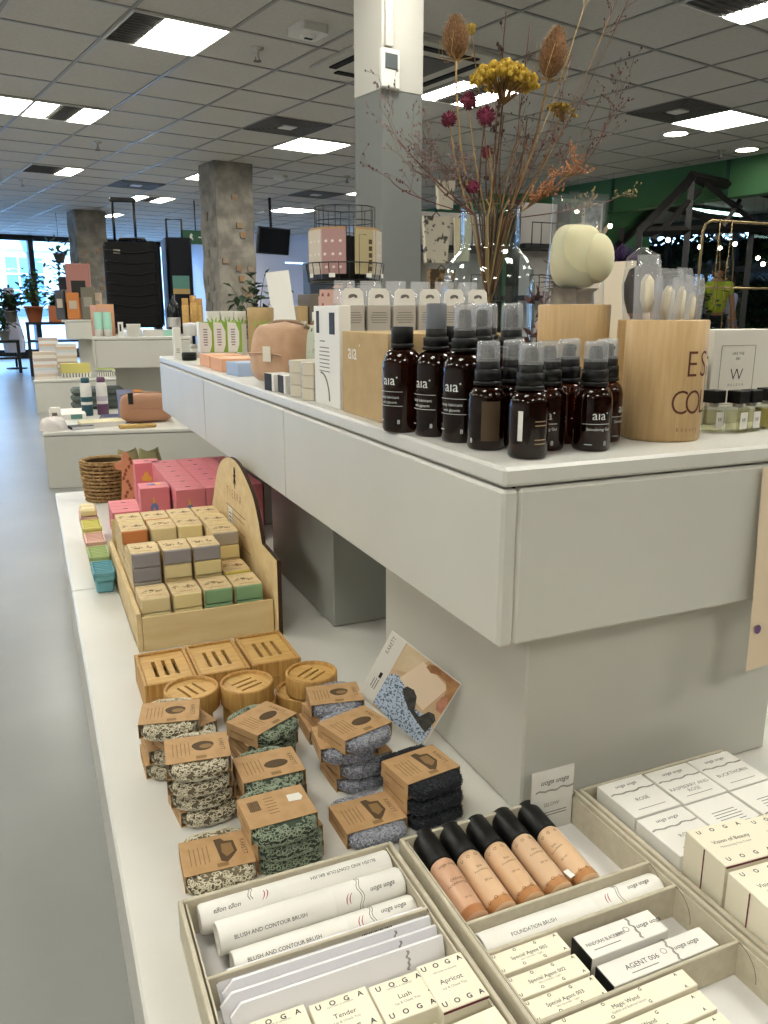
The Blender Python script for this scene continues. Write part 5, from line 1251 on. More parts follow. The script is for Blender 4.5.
flower('tall_twig', 'second long thin twig beside the dark teasel leaning right', 'dried flower', (610, 15), -.02, M_dry, .0012, .01, spray(3, .5, .08, M_dryr, M_budr, .0015, 11, 1))
t = flower('curled_tendril', 'brown tendril curling down at the right of the bouquet', 'dried flower', (602, 95), .0, M_dryd, .0010, .03, lambda t, pts, T_, d: MB().tube([T_ + Vector((.035 * math.sin(k * .32), 0, -.008 * k + .012 * math.sin(k * .3))) for k in range(16)], .0009, M_dryd, 5).build('tendril', t))
def feather(t, pts, T_, d):
    q = MB()
    for k in range(40):
        a = FL.uniform(0, 2 * PI); s_ = FL.uniform(-.01, .03); q.tube([T_ + d * s_, T_ + d * (s_ + .018) + Vector((math.cos(a), math.sin(a), 0)) * .008], [.0006, .0003], mat('pale_grass', 'c9b79a', .9), 3)
    q.build('plume', t)
flower('grass_plume', 'pale feathery grass plume at the very top edge', 'dried flower', (585, 4), .02, M_strawst, .0013, .01, feather)
flower('heather_spray', 'silvery grey leafy spray just above the vase neck', 'dried flower', (462, 178), .03, M_dryd, .0014, -.01, spray(7, .7, .07, M_dryd, M_budw, .003))
for k in range(16):
    a = FL.uniform(0, 2 * PI)
    uv = (FL.uniform(470, 540), FL.uniform(95, 200))
    flower('bare_stem', 'straight bare stem among the bundle in the vase', 'stem', uv, FL.uniform(-.05, .05), FL.choice((M_dry, M_dryd, M_strawst)), .0019, FL.uniform(-.01, .01), lambda *a: None, 'bare stems in the vase')
# ------------------------------------------------------------------ wooden tumblers
M_cup = mat('bamboo_cup', 'c9aa7c', .5, col2='bb9a69', scale=22, stretch=(9, 9, .7), detail=6, lo=.3, hi=.7)
def cup(lab, x, y, r0, r1, h_, logo=False):
    t = thing('bamboo_tumbler', lab, 'tumbler', (x, y, TOP), 0, 'bamboo tumblers')
    q = MB(); q.lathe([(0, .004), (r0 - .003, 0), (r0, .002), (r1 - .0005, h_ - .002), (r1 - .002, h_), (r1 - .006, h_ - .001), (r0 - .008, .012), (0, .010)], M_cup, None, 56); q.build('cup_body', t)
    if logo:
        q = MB()
        def cur(txt, zc, size, a0, sp):
            for i, ch in enumerate(txt):
                vs, fs, x0, x1, y0, y1 = text_geo(ch, 0, -.012, 4); k = size / .69; rr = r0 + (r1 - r0) * (zc / h_) + .0006
                q.add([(rr * math.sin(a0 + i * sp + (a_ - (x0 + x1) / 2) * k * .8 / rr), -rr * math.cos(a0 + i * sp + (a_ - (x0 + x1) / 2) * k * .8 / rr), zc + b_ * k - size / 2) for a_, b_, _ in vs], fs, mat('burnt_lettering', '5a3020', .8))
        cur('ESSENTIAL', .104, .034, -.03, .40); cur('COLLECTION', .054, .032, -.30, .40); cur('beauty', .018, .006, -.3, .12)
        q.build('burnt_lettering', t)
    return t
cup('bamboo tumbler with burnt lettering holding brushes in plastic sleeves', .799, .868, .0535, .0545, .160, True)
cup('bamboo tumbler hidden behind the lettered one', .943, 1.060, .054, .055, .158)
cup('bamboo tumbler with a pale puff in a clear bag, nearer the vase', .842, 1.135, .057, .060, .182)
# brushes in sleeves
def sleeve_brush(k, bx, by, tx, ty, ht, rz, kind, lab):
    base = Vector((.799, .868, TOP + .012))
    t = thing('brush_in_sleeve', lab, 'brush', base + Vector((bx, by, 0)), rz, 'brushes in clear sleeves')
    d = Vector((tx, ty, ht)); d.normalize(); L_ = ht
    M = frame((0, 0, 0), Vector((math.cos(.0), 0, 0)) - d * d.x, d.cross(Vector((1, 0, 0)) - d * d.x) * -1) if 0 else None
    ex = (Vector((1, 0, 0)) - d * d.x).normalized(); ez = ex.cross(d)
    def P(x, z, n=0.0): return ex * x + d * z + ez * n
    q = MB(); q.tube([P(0, .0), P(0, L_ * .62)], [.0035, .0045], mat('brush_handle', 'd6c3a0', .5), 8); q.build('handle', t)
    q = MB(); q.tube([P(0, L_ * .62), P(0, L_ * .70)], .005, mat('brush_ferrule', 'c9b9a4', .3, .6), 10); q.build('ferrule', t)
    q = MB(); w_ = .0065 if kind == 'slim' else .0095; q.tube([P(0, L_ * .70), P(0, L_ * .78), P(0, L_ * .88), P(0, L_ * .92)], [.005, w_, w_ * .9, w_ * .3], mat('brush_hair', 'e6dcc2', .9, bump=.5, bscale=300), 12); q.build('hair', t)
    q = MB()
    for s_ in (-1, 1): q.add([P(-.018, .0, s_ * .006), P(.018, .0, s_ * .006), P(.019, L_ * .97, s_ * .004), P(-.019, L_ * .97, s_ * .004)], [(0, 1, 2, 3)], M_sachet)
    q.add([P(-.019, L_ * .97, .004), P(.019, L_ * .97, .004), P(.019, L_ * 1.03, 0), P(-.019, L_ * 1.03, 0)], [(0, 1, 2, 3)], M_sachet)
    q.add([P(-.018, 0, -.006), P(-.018, 0, .006), P(-.019, L_ * .97, .004), P(-.019, L_ * .97, -.004)], [(0, 1, 2, 3)], M_sachet); q.add([P(.018, 0, -.006), P(.018, 0, .006), P(.019, L_ * .97, .004), P(.019, L_ * .97, -.004)], [(0, 1, 2, 3)], M_sachet)
    q.build('clear_sleeve', t)
sleeve_brush(0, -.026, .004, -.012, .0, .225, 0, 'wide', 'brush in clear sleeve standing tallest at the left of the lettered tumbler')
sleeve_brush(1, -.012, -.020, .004, -.01, .208, .3, 'slim', 'slim brush in clear sleeve in the front of the lettered tumbler')
sleeve_brush(2, .006, .014, .010, .01, .210, -.2, 'wide', 'brush in clear sleeve in the middle of the lettered tumbler')
sleeve_brush(3, .020, -.006, .016, .0, .200, .1, 'slim', 'slim brush in clear sleeve leaning right in the lettered tumbler')
sleeve_brush(4, .022, .016, .026, .01, .195, 0, 'slim', 'brush in clear sleeve leaning furthest right out of the lettered tumbler')
# big kabuki brush in a clear bag in the hidden tumbler
t = thing('kabuki_brush', 'dark brown kabuki brush in a clear bag beside the lettered tumbler', 'brush', (.937, 1.060, TOP + .013), 0)
q = MB(); q.lathe([(.020, 0), (.022, .09), (.020, .15), (.024, .158)], mat('copper_handle', '7c563c', .35, .4), T(0, 0, 0, 0, -.10), 24); q.build('handle', t)
q = MB(); q.lathe([(.024, .158), (.029, .180), (.029, .205), (.020, .226), (0, .234)], mat('dark_bristle', '2a1a14', .9, bump=.6, bscale=500), T(0, 0, 0, 0, -.10), 28); q.build('hair', t)
q = MB(); q.lathe([(.031, .13), (.0325, .20), (.024, .245), (.004, .258)], M_clear, T(0, 0, 0, 0, -.10), 16, caps=False); q.build('clear_bag', t)
# puff in a clear bag
t = thing('bath_puff', 'pale yellow konjac puff in a clear bag standing in the tumbler near the vase', 'sponge', (.840, 1.135, TOP + .012), .1)
q = MB(); q.lathe([(.020, 0), (.023, .10), (.023, .17), (.021, .19), (.030, .196)], mat('clear_handle', 'b6a998', .15, trans=.6), T(-.022, 0, 0), 20); q.lathe([(.020, 0), (.023, .10), (.023, .17), (.021, .19), (.030, .196)], mat('clear_handle', 'b6a998', .15, trans=.6), T(.024, .01, 0), 20); q.build('handle', t)
mp = mat('pale_puff', 'dcd6b0', .8, sss=.15)
q = MB(); 
q.grid(28, 14, lambda u, v: (.046 * math.copysign(abs(math.cos(u * 2 * PI)) ** .7, math.cos(u * 2 * PI)) * math.sin(v * PI) ** .45, .03 * math.copysign(abs(math.sin(u * 2 * PI)) ** .8, math.sin(u * 2 * PI)) * math.sin(v * PI) ** .5, .196 + .100 * (.5 - .5 * math.cos(v * PI))), mp, close_u=True)
q.ball((.026, -.022, .243), .033, mp, 18, 12, sq=(1, .6, 1.2)); q.build('puff', t)
q = MB()
q.grid(24, 8, lambda u, v: ((.050 + .006 * v) * math.copysign(abs(math.cos(u * 2 * PI)) ** .6, math.cos(u * 2 * PI)), (.036 * (1 - v) + .004) * math.copysign(abs(math.sin(u * 2 * PI)) ** .8, math.sin(u * 2 * PI)) - .0, .165 + .172 * v + .004 * math.sin(u * 40)), M_clear, close_u=True)
q.add([(-.026, -.006, .30), (.057, -.006, .30), (.060, -.004, .345), (-.026, -.004, .345)], [(0, 1, 2, 3)], M_clear); q.build('clear_bag', t)
# cream card with a yellow dot behind the tumblers
t = thing('display_card', 'tall cream card with a yellow oval mark behind the tumblers', 'card', (.965, 1.24, TOP), -.25)
q = MB(); q.prism([(-.075, 0), (.075, 0), (.075, .27), (-.06, .255)], -.001, .001, mat('cream_card', 'e2d5bf', .6), T(0, 0, 0, PI / 2 - .12) @ T(0, 0, 0, 0, 0, -.06)); q.build('card_sheet', t)
q = MB(); q.prism([(.007 * math.cos(a * .4), .010 * math.sin(a * .4)) for a in range(16)], .001, .0015, M_yel, T(0, 0, 0, PI / 2 - .12) @ T(-.005, .205, 0)); q.build('oval_mark', t)
# dried wreath behind: brown leaves, pale protea, purple thistle
t = thing('dried_bouquet', 'dried bouquet with brown leaves, a pale protea and purple thistle behind the cream card', 'bouquet', (1.085, 1.43, TOP))
q = MB(); q.lathe([(.03, 0), (.04, .1), (.055, .2)], M_kraft, None, 20); q.build('paper_wrap', t)
q = MB(); mb_ = mat('brown_leaf', '5e452f', .9)
for k in range(46):
    a = FL.uniform(0, 2 * PI); d = Vector((math.cos(a) * .8, math.sin(a) * .5, FL.uniform(.2, 1.1))).normalized(); b = Vector((0, 0, .2)) + d * .02; L_ = FL.uniform(.06, .14); s_ = d.cross(Vector((0, 0, 1))).normalized() * .008
    q.add([b, b + d * L_ * .5 + s_, b + d * L_ + Vector((0, 0, -.02)), b + d * L_ * .5 - s_ + Vector((0, 0, .004))], [(0, 1, 2, 3)], mb_)
q.build('brown_leaves', t)
q = MB()
for k in range(40):
    a = FL.uniform(0, 2 * PI); c_ = Vector((-.015, -.03, .29)); d = Vector((math.cos(a) * .7, math.sin(a) * .5 - .2, 1)).normalized(); s_ = d.cross(Vector((0, 1, 0))).normalized() * .005
    q.add([c_, c_ + d * .03 + s_, c_ + d * .062, c_ + d * .03 - s_], [(0, 1, 2, 3)], mat('protea_pale', 'd2c4ac', .9))
q.build('protea', t)
q = MB()
for k in range(150):
    z = FL.uniform(-.3, 1); a = FL.uniform(0, 2 * PI); s_ = math.sqrt(max(0, 1 - z * z)); d = Vector((s_ * math.cos(a), s_ * math.sin(a), z)); c_ = Vector((.055, -.04, .265)); q.tube([c_, c_ + d * .042], [.0016, .0005], mat('purple_thistle', '3a2450', .9), 3)
q.build('thistle', t)
t = thing('shell_garland', 'bundle of dark red leaves and pale pods between vase and tumbler', 'bouquet', (.925, 1.33, TOP))
q = MB(); q.lathe([(.022, 0), (.030, .08)], M_kraft, None, 16); q.build('paper_wrap', t)
q = MB()
for k in range(70):
    a = FL.uniform(0, 2 * PI); z = FL.uniform(.06, .2); r_ = FL.uniform(.01, .045); c_ = Vector((r_ * math.cos(a), r_ * math.sin(a), z)); d = Vector((FL.uniform(-1, 1), FL.uniform(-1, 1), FL.uniform(-.4, 1))).normalized(); s_ = d.orthogonal().normalized() * .008
    q.add([c_, c_ + d * .014 + s_, c_ + d * .032, c_ + d * .014 - s_], [(0, 1, 2, 3)], mat('red_brown_leaf', '4a2a26', .8))
q.build('dark_leaves', t)
q = MB()
for k in range(9): q.ball((FL.uniform(-.035, .03), -.03 + FL.uniform(-.012, .01), FL.uniform(.08, .19)), FL.uniform(.008, .013), mat('pale_pod', 'c2aea4', .6), 10, 7)
q.build('pale_pod', t)
# perfume cartons and testers
t = thing('perfume_carton', 'white perfume carton with framed W label behind the testers', 'carton', (1.022, .960, TOP), 0)
q = MB(); q.box((0, 0, .072), (.135, .05, .144), mat('perfume_white', 'd8d3c8', .55), None, .001); q.build('carton', t)
q = MB(); Mx = T(-.016, -.0255, .010, PI / 2)
for a_, b_, c_, d_ in ((-.035, .02, .0006, .09), (.035, .02, .0006, .09), (0, .065, .07, .0006), (0, -.025 + .0, .07, .0006)): q.box((a_, b_ + .045, 0), (c_, d_, .0003), M_inkg, Mx)
q.text('LIKE THE', .0042, M_inkg, Mx @ T(0, .098, 0)); q.text('SIRI', .0042, M_inkg, Mx @ T(0, .090, 0)); q.text('W', .018, M_ink, Mx @ T(0, .066, 0), bold=-.012); q.text('WALDEN', .0036, M_inkg, Mx @ T(0, .050, 0), spacing=.0058); q.build('printed_lettering', t)
t = thing('perfume_carton', 'slim white perfume carton tucked between the lettered tumbler and the W carton', 'carton', (.930, .955, TOP), 0); q = MB(); q.box((0, 0, .051), (.036, .04, .102), mat('perfume_white', 'd8d3c8', .55), None, .001); q.build('carton', t)
q = MB(); Mx = T(0, -.0203, .06, PI / 2)
for a_, b_, c_, d_ in ((-.013, 0, .0006, .06), (.013, 0, .0006, .06), (0, .03, .026, .0006), (0, -.03, .026, .0006)): q.box((a_, b_, 0), (c_, d_, .0003), M_inkg, Mx)
q.box((.002, .043, 0), (.026, .0025, .0004), M_ink, Mx); q.build('printed_lettering', t)
for k, (x_, y_) in enumerate(((.905, .876), (.9325, .858), (.960, .860), (1.005, .872))):
    lab = ('square perfume tester with black cap, left of three', 'square perfume tester with black cap, middle of three', 'square perfume tester with black cap, right of three', 'yellowish perfume tester at the right picture edge')[k]
    t = thing('perfume_tester', lab, 'perfume bottle', (x_, y_, TOP), .1, 'square perfume testers')
    q = MB(); q.box((0, 0, .0185), (.025, .025, .037), film('tester_glass', (.95, .96, .94), rough=.03), None, .002); q.build('glass_body', t)
    q = MB(); q.box((0, 0, .0165), (.021, .021, .030), film('perfume_liquid', (.97, .96, .90), rough=.03) if k < 3 else mat('perfume_amber', 'cdbb6a', .1, trans=.6), None, .001); q.build('perfume', t)
    q = MB(); q.lathe([(.007, .0375), (.007, .042)], M_chrome, None, 14); q.box((0, 0, .0515), (.0225, .0225, .018), M_cap, None, .001); q.build('cap', t)
    q = MB(); q.box((0, -.01275, .018), (.015, .0004, .024), M_wbox); q.text('W', .006, M_ink, T(0, -.0131, .019, PI / 2)); q.build('label', t)
# brass jewellery stand with necklaces
M_brass = mat('brass_wire', '8a7752', .4, .8)
js = thing('jewellery_stand', 'brass wire necklace stand behind the perfume cartons', 'jewellery stand', (1.115, 1.20, TOP))
q = MB(); xs0, xs1, zt = .055, .36, .335
q.tube([(xs0, 0, .004), (xs0, 0, zt - .02), (xs0 + .006, 0, zt - .006), (xs0 + .02, 0, zt), (xs1 - .02, 0, zt + .0), (xs1 - .006, 0, zt - .006), (xs1, 0, zt - .02), (xs1, 0, .004)], .0026, M_brass, 8); q.build('wire_frame', js)
q = MB(); q.tube([(xs0, 0, .215), (xs1, 0, .215)], .0020, M_brass, 8); q.build('cross_bar', js)
q = MB(); q.box(((xs0 + xs1) / 2, .0, .004), (xs1 - xs0 + .02, .07, .008), M_brass, None, .002); q.build('base', js)
for k, (x_, L_, lab) in enumerate(((.095, .15, 'fine beaded necklace hanging at the left of the brass stand'), (.125, .29, 'long fine gold chain hanging in the middle of the brass stand'))):
    t = thing('necklace', lab, 'necklace', (1.115 + x_, 1.20, TOP), 0, 'necklaces on the brass stand')
    q = MB(); q.tube([(-.004, -.004, zt - L_), (-.004 - .003 * k, -.004, zt - .1), (-.002, -.003, zt + .003), (.002, .003, zt + .003), (.006 + .004 * k, -.004, zt - .08), (.004 + .012 * k, -.004, zt - L_), (0 + .006 * k, -.004, zt - L_ - .012)], .0008, M_brass, 5); q.build('chain', t)
    q = MB()
    for i in range(12): q.ball((-.004, -.004, zt - L_ + i * L_ / 14), .0017, M_brass, 6, 4)
    q.build('bead', t)
# paper hanging from the counter front at the right picture edge
t = thing('hanging_notice', 'cream paper notice with a purple dot hanging on the counter front at the right edge', 'notice', (.922, .7475, .68))
q = MB(); q.grid(6, 14, lambda u, v: ((u - .5) * .11, -.003 - .016 * (1 - v) * (1 - u) * .6 - .001 * math.sin(v * 5), (v - .5) * .285), mat('cream_notice', 'd8c5a9', .7)); q.build('paper_sheet', t)
q = MB(); q.prism([(.0058 * math.cos(a * .4), .0065 * math.sin(a * .4)) for a in range(16)], 0, .0006, mat('purple_dot', '5b3c6b', .5), T(-.043, -.0135, -.082, PI / 2)); q.build('dot', t)
# ================================================================== wire card rack standing behind the raised counter
rk = thing('wire_rack', 'round black wire spinner rack with cards, in front of the painted column', 'rack', (aty(345, 250, 2.75).x, 2.75, TOP))
RX = rk.location.x
q = MB(); q.tube([(0, 0, 0), (0, 0, .46)], .008, M_black, 8); q.lathe([(.09, 0), (.09, .008), (.02, .012)], M_black, None, 24); q.build('pole', rk)
ZR = .118
def ring(r, z, th=.0022, n=32): q.tube([(r * math.cos(2 * PI * k / n), r * math.sin(2 * PI * k / n), z + ZR) for k in range(n)], th, M_black, 5, closed=True)
q = MB(); ring(.105, .40); ring(.105, .355); ring(.105, .31)
for k in range(14): a = 2 * PI * k / 14; q.tube([(.105 * math.cos(a), .105 * math.sin(a), .28 + ZR), (.105 * math.cos(a), .105 * math.sin(a), .40 + ZR)], .0016, M_black, 4)
for k in range(4): a = PI * k / 2 + .3; q.tube([(0, 0, .31 + ZR), (.105 * math.cos(a), .105 * math.sin(a), .31 + ZR)], .0016, M_black, 4)
q.build('wire_crown', rk)
q = MB(); ring(.138, .215); ring(.128, .150); ring(.12, .16)
q.lathe([(.02, .155), (.125, .155), (.125, .158)], M_black, T(0, 0, ZR), 28)
q.lathe([(.085, .158), (.098, .30)], M_black, T(0, 0, ZR), 12, smooth=False)
for k in range(24):
    a = 2 * PI * k / 24; q.tube([(.128 * math.cos(a), .128 * math.sin(a), .15 + ZR), (.138 * math.cos(a), .138 * math.sin(a), .215 + ZR)], .0014, M_black, 4)
q.build('wire_pocket', rk)
M_dusty = mat('dusty_pink_card', 'a98583', .8); M_butt = mat('butter_card', 'b7a982', .8); M_palec = mat('pale_card', 'c9beb0', .8)
for k, (a_, m_, lab) in enumerate(((-2.27, M_dusty, 'dusty pink wallet with pale dots in the front pocket of the spinner rack'), (-1.30, M_butt, 'beige wallet with dark block print in the right front pocket of the spinner rack'), (-2.95, M_palec, 'pale wallet at the left side of the spinner rack'), (-.70, M_palec, 'pale wallet at the right side of the spinner rack'))):
    t = thing('card_wallet', lab, 'wallet', (RX, 2.75, TOP + ZR + .015), a_ + PI / 2, 'wallets in the spinner rack')
    q = MB(); q.box((0, -.118, .235), (.088, .006, .145), m_, T(0, 0, 0, .0)); q.box((0, -.114, .240), (.085, .003, .15), M_kraft); q.build('wallet', t)
    q = MB(); r = random.Random(k)
    if k != 1:
        for i in range(9): q.prism([(.006 * math.cos(j), .005 * math.sin(j)) for j in range(6)], 0, .0004, mat('pale_dot', 'ddd2cc', .8), T(-.028 + (i % 3) * .027 + r.uniform(-.004, .004), -.1212, .185 + (i // 3) * .042, PI / 2))
    else:
        for i in range(5): q.box((.018, -.1213, .18 + i * .022), (.014, .0005, .015), M_kdark)
        q.tube([(-.03, -.1213, .17), (-.03, -.1213, .29), (.0, -.1213, .29)], .0012, M_kdark, 4)
    q.build('printed_pattern', t)
    q = MB(); q.box((0, -.136, .158), (.022, .001, .014), M_wbox); q.build('price_tag', t)
# ================================================================== second and third display islands further down the shop
R2 = -.185
podium('display_podium', 'second low grey podium with towel, drinking bottles and copper wash bag', .029, 1.55, 5.06, 8.0, [6.4], R2)
counter('display_counter', 'second raised grey counter carrying the black suitcase', .418, 1.10, 6.10, 8.5, [7.3], [(6.5, 7.9, .52, .98)], R2)
podium('display_podium', 'third low grey podium with stacks of books', .02, 1.3, 9.05, 12.2, [10.6], -.03)
counter('display_counter', 'third raised grey counter in the distance under the left concrete column', .41, .95, 10.0, 12.3, [11.1], [(10.3, 11.7, .5, .85)], R2, .085)
E2x, E2y = Vector((math.cos(R2), math.sin(R2), 0)), Vector((-math.sin(R2), math.cos(R2), 0))
def u2(u, c, piv=(.418, 6.10)):
    d = ray(u, 320); d = Vector((d.x, d.y, 0)); return d * ((Vector((piv[0], piv[1], 0)).dot(E2y) + c) / d.dot(E2y))
# --- suitcase
sp_ = u2(137, .78); sx = sp_.x
sc = thing('suitcase', 'large black ribbed hard shell suitcase with raised pull handle', 'suitcase', (sx, sp_.y, TOP), -.22)
M_case = mat('black_shell', '08080a', .5, bump=.1, bscale=300, spec=.25)
def shell(w_, d_, h_, z0):
    q = MB()
    poly = rbox(w_, d_, .05, 6)
    q.prism([(x * .93, y * .93) for x, y in poly], z0, z0 + .02, M_case); q.prism(poly, z0 + .02, z0 + h_ - .03, M_case, smooth=True); q.prism([(x * .95, y * .93) for x, y in poly], z0 + h_ - .03, z0 + h_, M_case); return q
q = shell(.42, .26, .64, .05)
for k in range(7):
    z = .13 + k * .08
    q.tube([(-.19, -.131, z + .02), (-.03, -.134, z), (.05, -.134, z), (.19, -.131, z + .02)], .007, M_case, 6)
q.build('shell', sc)
q = MB(); q.tube([(.211, -.02, .06), (.211, -.02, .68), (-.211, -.02, .68), (-.211, -.02, .06)], .006, M_blackm, 6, closed=True); q.build('zip_band', sc)
q = MB()
for s_ in (-1, 1): q.tube([(-.05 + s_ * .08, .06, .69), (-.05 + s_ * .08, .06, 1.00)], .011, M_blackm, 8)
q.build('pull_rod', sc)
q = MB(); q.box((-.05, .06, 1.015), (.20, .035, .036), M_blackm, None, .01); q.build('pull_grip', sc)
q = MB(); q.tube([(-.10, -.02, .690), (-.08, -.02, .722), (.10, -.02, .722), (.12, -.02, .690)], .011, M_blackm, 8); q.build('top_handle', sc)
q = MB(); q.box((-.10, -.131, .62), (.05, .008, .03), M_chrome, None, .002); q.build('badge', sc)
for x_ in (-.17, .17):
    for y_ in (-.09, .09):
        q = MB(); q.lathe([(.012, -.012), (.024, -.010), (.024, .010), (.012, .012)], M_blackm, T(x_, y_, .0245, PI / 2), 16); q.box((x_, y_, .045), (.03, .03, .02), M_blackm); q.build('wheel', sc)
# second case edge behind with a coloured strap
t = thing('suitcase', 'narrow navy suitcase standing behind the black ribbed one', 'suitcase', (sx + .36, sp_.y + .12, TOP), -.05); q = MB(); q.prism(rbox(.20, .42, .04, 5), .03, .74, mat('navy_shell', '0c0e16', .5, spec=.25), smooth=True); q.build('shell', t)
q = MB(); q.box((0, -.212, .40), (.13, .008, .10), mat('teal_label', '4f7d74', .6)); q.box((0, -.212, .33), (.13, .009, .04), mat('tan_label', 'a58a5a', .6)); q.build('luggage_label', t)
q = MB(); q.tube([(-.06, .05, .74), (-.06, .05, .90), (.06, .05, .90), (.06, .05, .74)], .010, M_blackm, 6); q.build('top_handle', t)
q = MB(); q.box((0, 0, .015), (.14, .34, .03), M_blackm); q.build('wheel_base', t)
# --- goods on the second raised counter
def simple(name, lab, cat, u, y, z, parts, group=None, rz=0.0):
    p = u2(u, y - 6.15); t = thing(name, lab, cat, (p.x, p.y, z), R2, group)
    for nm, mb in parts: mb.build(nm, t)
    return t
def bx(w_, d_, h_, m_, b=.001, z=0): return MB().box((0, 0, z + h_ / 2), (w_, d_, h_), m_, None, b)
M_mint = mat('mint_tube', '9fd0bb', .4); M_peach = mat('peach_board', 'd7a47f', .6); M_rose = mat('rose_board', 'cfa092', .6)
simple('gift_carton', 'peach gift carton at the front left of the second raised counter', 'carton', 106, 6.32, TOP, [('carton', bx(.115, .04, .225, M_peach)), ('window_panel', MB().box((-.015, -.0205, .12), (.06, .001, .16), M_rose))])
simple('gift_carton', 'rose gift carton behind the peach one on the second raised counter', 'carton', 97, 6.42, TOP, [('carton', bx(.08, .04, .215, M_rose)), ('lid', MB().box((0, 0, .217), (.081, .041, .004), M_peach))])
for u, lab in ((98, 'mint cosmetic tube with white cap, left of the pair by the peach carton'), (107, 'mint cosmetic tube with white cap, right of the pair by the peach carton')):
    simple('cosmetic_tube', lab, 'tube', u, 6.24, TOP, [('cap', MB().lathe([(.026, 0), (.028, .002), (.028, .05)], M_wp, None, 20)), ('tube_body', MB().grid(20, 6, lambda a, v: (.029 * math.cos(a * 2 * PI), .028 * (1 - v * .95) * math.sin(a * 2 * PI), .05 + .12 * v), M_mint, close_u=True))], 'mint tubes')
simple('slim_carton', 'slim white carton right of the mint tubes', 'carton', 120, 6.25, TOP, [('carton', bx(.035, .035, .10, M_wbox)), ('printed_label', MB().box((0, -.018, .06), (.012, .001, .05), M_ink))])
simple('square_carton', 'square pale grey carton right of the slim white one', 'carton', 133, 6.26, TOP, [('carton', bx(.095, .05, .082, mat('pale_carton', 'c7c4ba', .6))), ('lid', MB().box((0, 0, .083), (.097, .052, .006), M_wbox))])
simple('mint_carton', 'flat white and mint carton lying at the right end of the second raised counter', 'carton', 158, 6.30, TOP, [('carton', bx(.22, .09, .045, mat('pale_carton2', 'cfccc2', .6))), ('mint_panel', MB().box((.07, -.0455, .0225), (.075, .001, .044), M_mint))])
simple('wine_bottle', 'dark bottle with pale label right of the suitcase', 'bottle', 174, 6.6, TOP, [('glass_body', MB().lathe([(.045, 0), (.048, .004), (.048, .19), (.035, .235), (.016, .26), (.015, .30), (0, .30)], mat('dark_bottle', '0f1316', .15), None, 24)), ('label', MB().lathe([(.0487, .06), (.0487, .13)], mat('pale_label', 'b9b8b4', .6), None, 24, caps=False))])
for k, (u, h_) in enumerate(((186, .27), (194, .29), (200, .27))):
    simple('bamboo_bottle', ('bamboo flask, left of three beside the concrete column', 'bamboo flask, middle of three beside the concrete column', 'bamboo flask, right of three beside the concrete column')[k], 'flask', u, 6.45 + .05 * k, TOP, [('flask_body', MB().lathe([(.025, 0), (.027, .003), (.026, h_ * .8), (.022, h_ * .82)], M_bamb, None, 20)), ('lid', MB().lathe([(.0235, h_ * .82), (.0235, h_), (0, h_)], M_bambd, None, 20))], 'bamboo flasks')
simple('white_pot', 'white lidded pot in front of the bamboo flasks', 'pot', 190, 6.3, TOP, [('pot_body', MB().lathe([(.05, 0), (.052, .003), (.052, .07)], M_wp, None, 24)), ('lid', MB().lathe([(.054, .0705), (.054, .09), (0, .095)], M_white, None, 24))])
# --- goods on the second low podium
M_towel = mat('grey_green_towel', '5d655f', .95, col2='4e5651', scale=120, bump=.6, bscale=400)
p = at(92, 412, SH); 
def folded(name, lab, cat, c, w_, d_, h_, n, m_):
    t = thing(name, lab, cat, c)
    for k in range(n):
        q = MB(); q.box((0, 0, h_ * (k + .5) / n), (w_ - k * .004, d_, h_ / n * .98), m_, None, h_ / n * .45); q.build('fold', t)
    return t
folded('towel', 'folded grey green towel at the back left of the second podium', 'towel', (.44, 6.27, SH), .38, .26, .15, 3, M_towel)
t = thing('flat_box', 'flat white box with a teal label left of the drinking bottles', 'box', (.20, 5.80, SH)); q = MB(); q.box((0, 0, .0175), (.22, .36, .035), M_wbox, None, .001); q.build('carton', t); q = MB(); q.box((.05, -.1805, .0175), (.07, .001, .03), mat('teal_label', '4f7d74', .6)); q.build('label', t)
def dbottle(u, v, m1, m2, lab):
    p = at(u, v, SH); t = thing('drinking_bottle', lab, 'bottle', p, 0, 'two tone drinking bottles')
    q = MB(); q.lathe([(.034, 0), (.037, .003), (.037, .075)], m2, None, 28); q.build('lower_band', t)
    q = MB(); q.lathe([(.0368, .0752), (.0368, .19), (.030, .215), (.024, .22)], M_wp, None, 28); q.build('white_body', t)
    q = MB(); q.lathe([(.0374, .095), (.0374, .128)], m1, None, 28, caps=False); q.build('label_band', t)
    q = MB(); q.lathe([(.026, .221), (.027, .224), (.027, .25), (.022, .256), (0, .256)], m2 if m1 != m2 else m1, None, 24); q.build('lid', t)
dbottle(88, 415.5, mat('petrol_blue', '1f4a55', .4), mat('petrol_blue', '1f4a55', .4), 'white and petrol blue drinking bottle beside the towel')
dbottle(103.5, 414.5, mat('dusty_lilac', 'b9b0bb', .5), mat('plum', '5e3b58', .4), 'white and plum drinking bottle right of the blue one')
M_copper = mat('copper_leather', 'a5785c', .5, bump=.2, bscale=150)
p = at(146, 424, SH)
wb2, _ = washbag('wash_bag', 'copper leather wash bag on the second podium', (p.x + .02, p.y + .10, SH), 0, .33, .16, .19, M_copper)
q = MB(); q.box((-.10, -.082, .16), (.03, .006, .07), M_ink, T(0, 0, 0)); q.build('dark_tag', wb2)
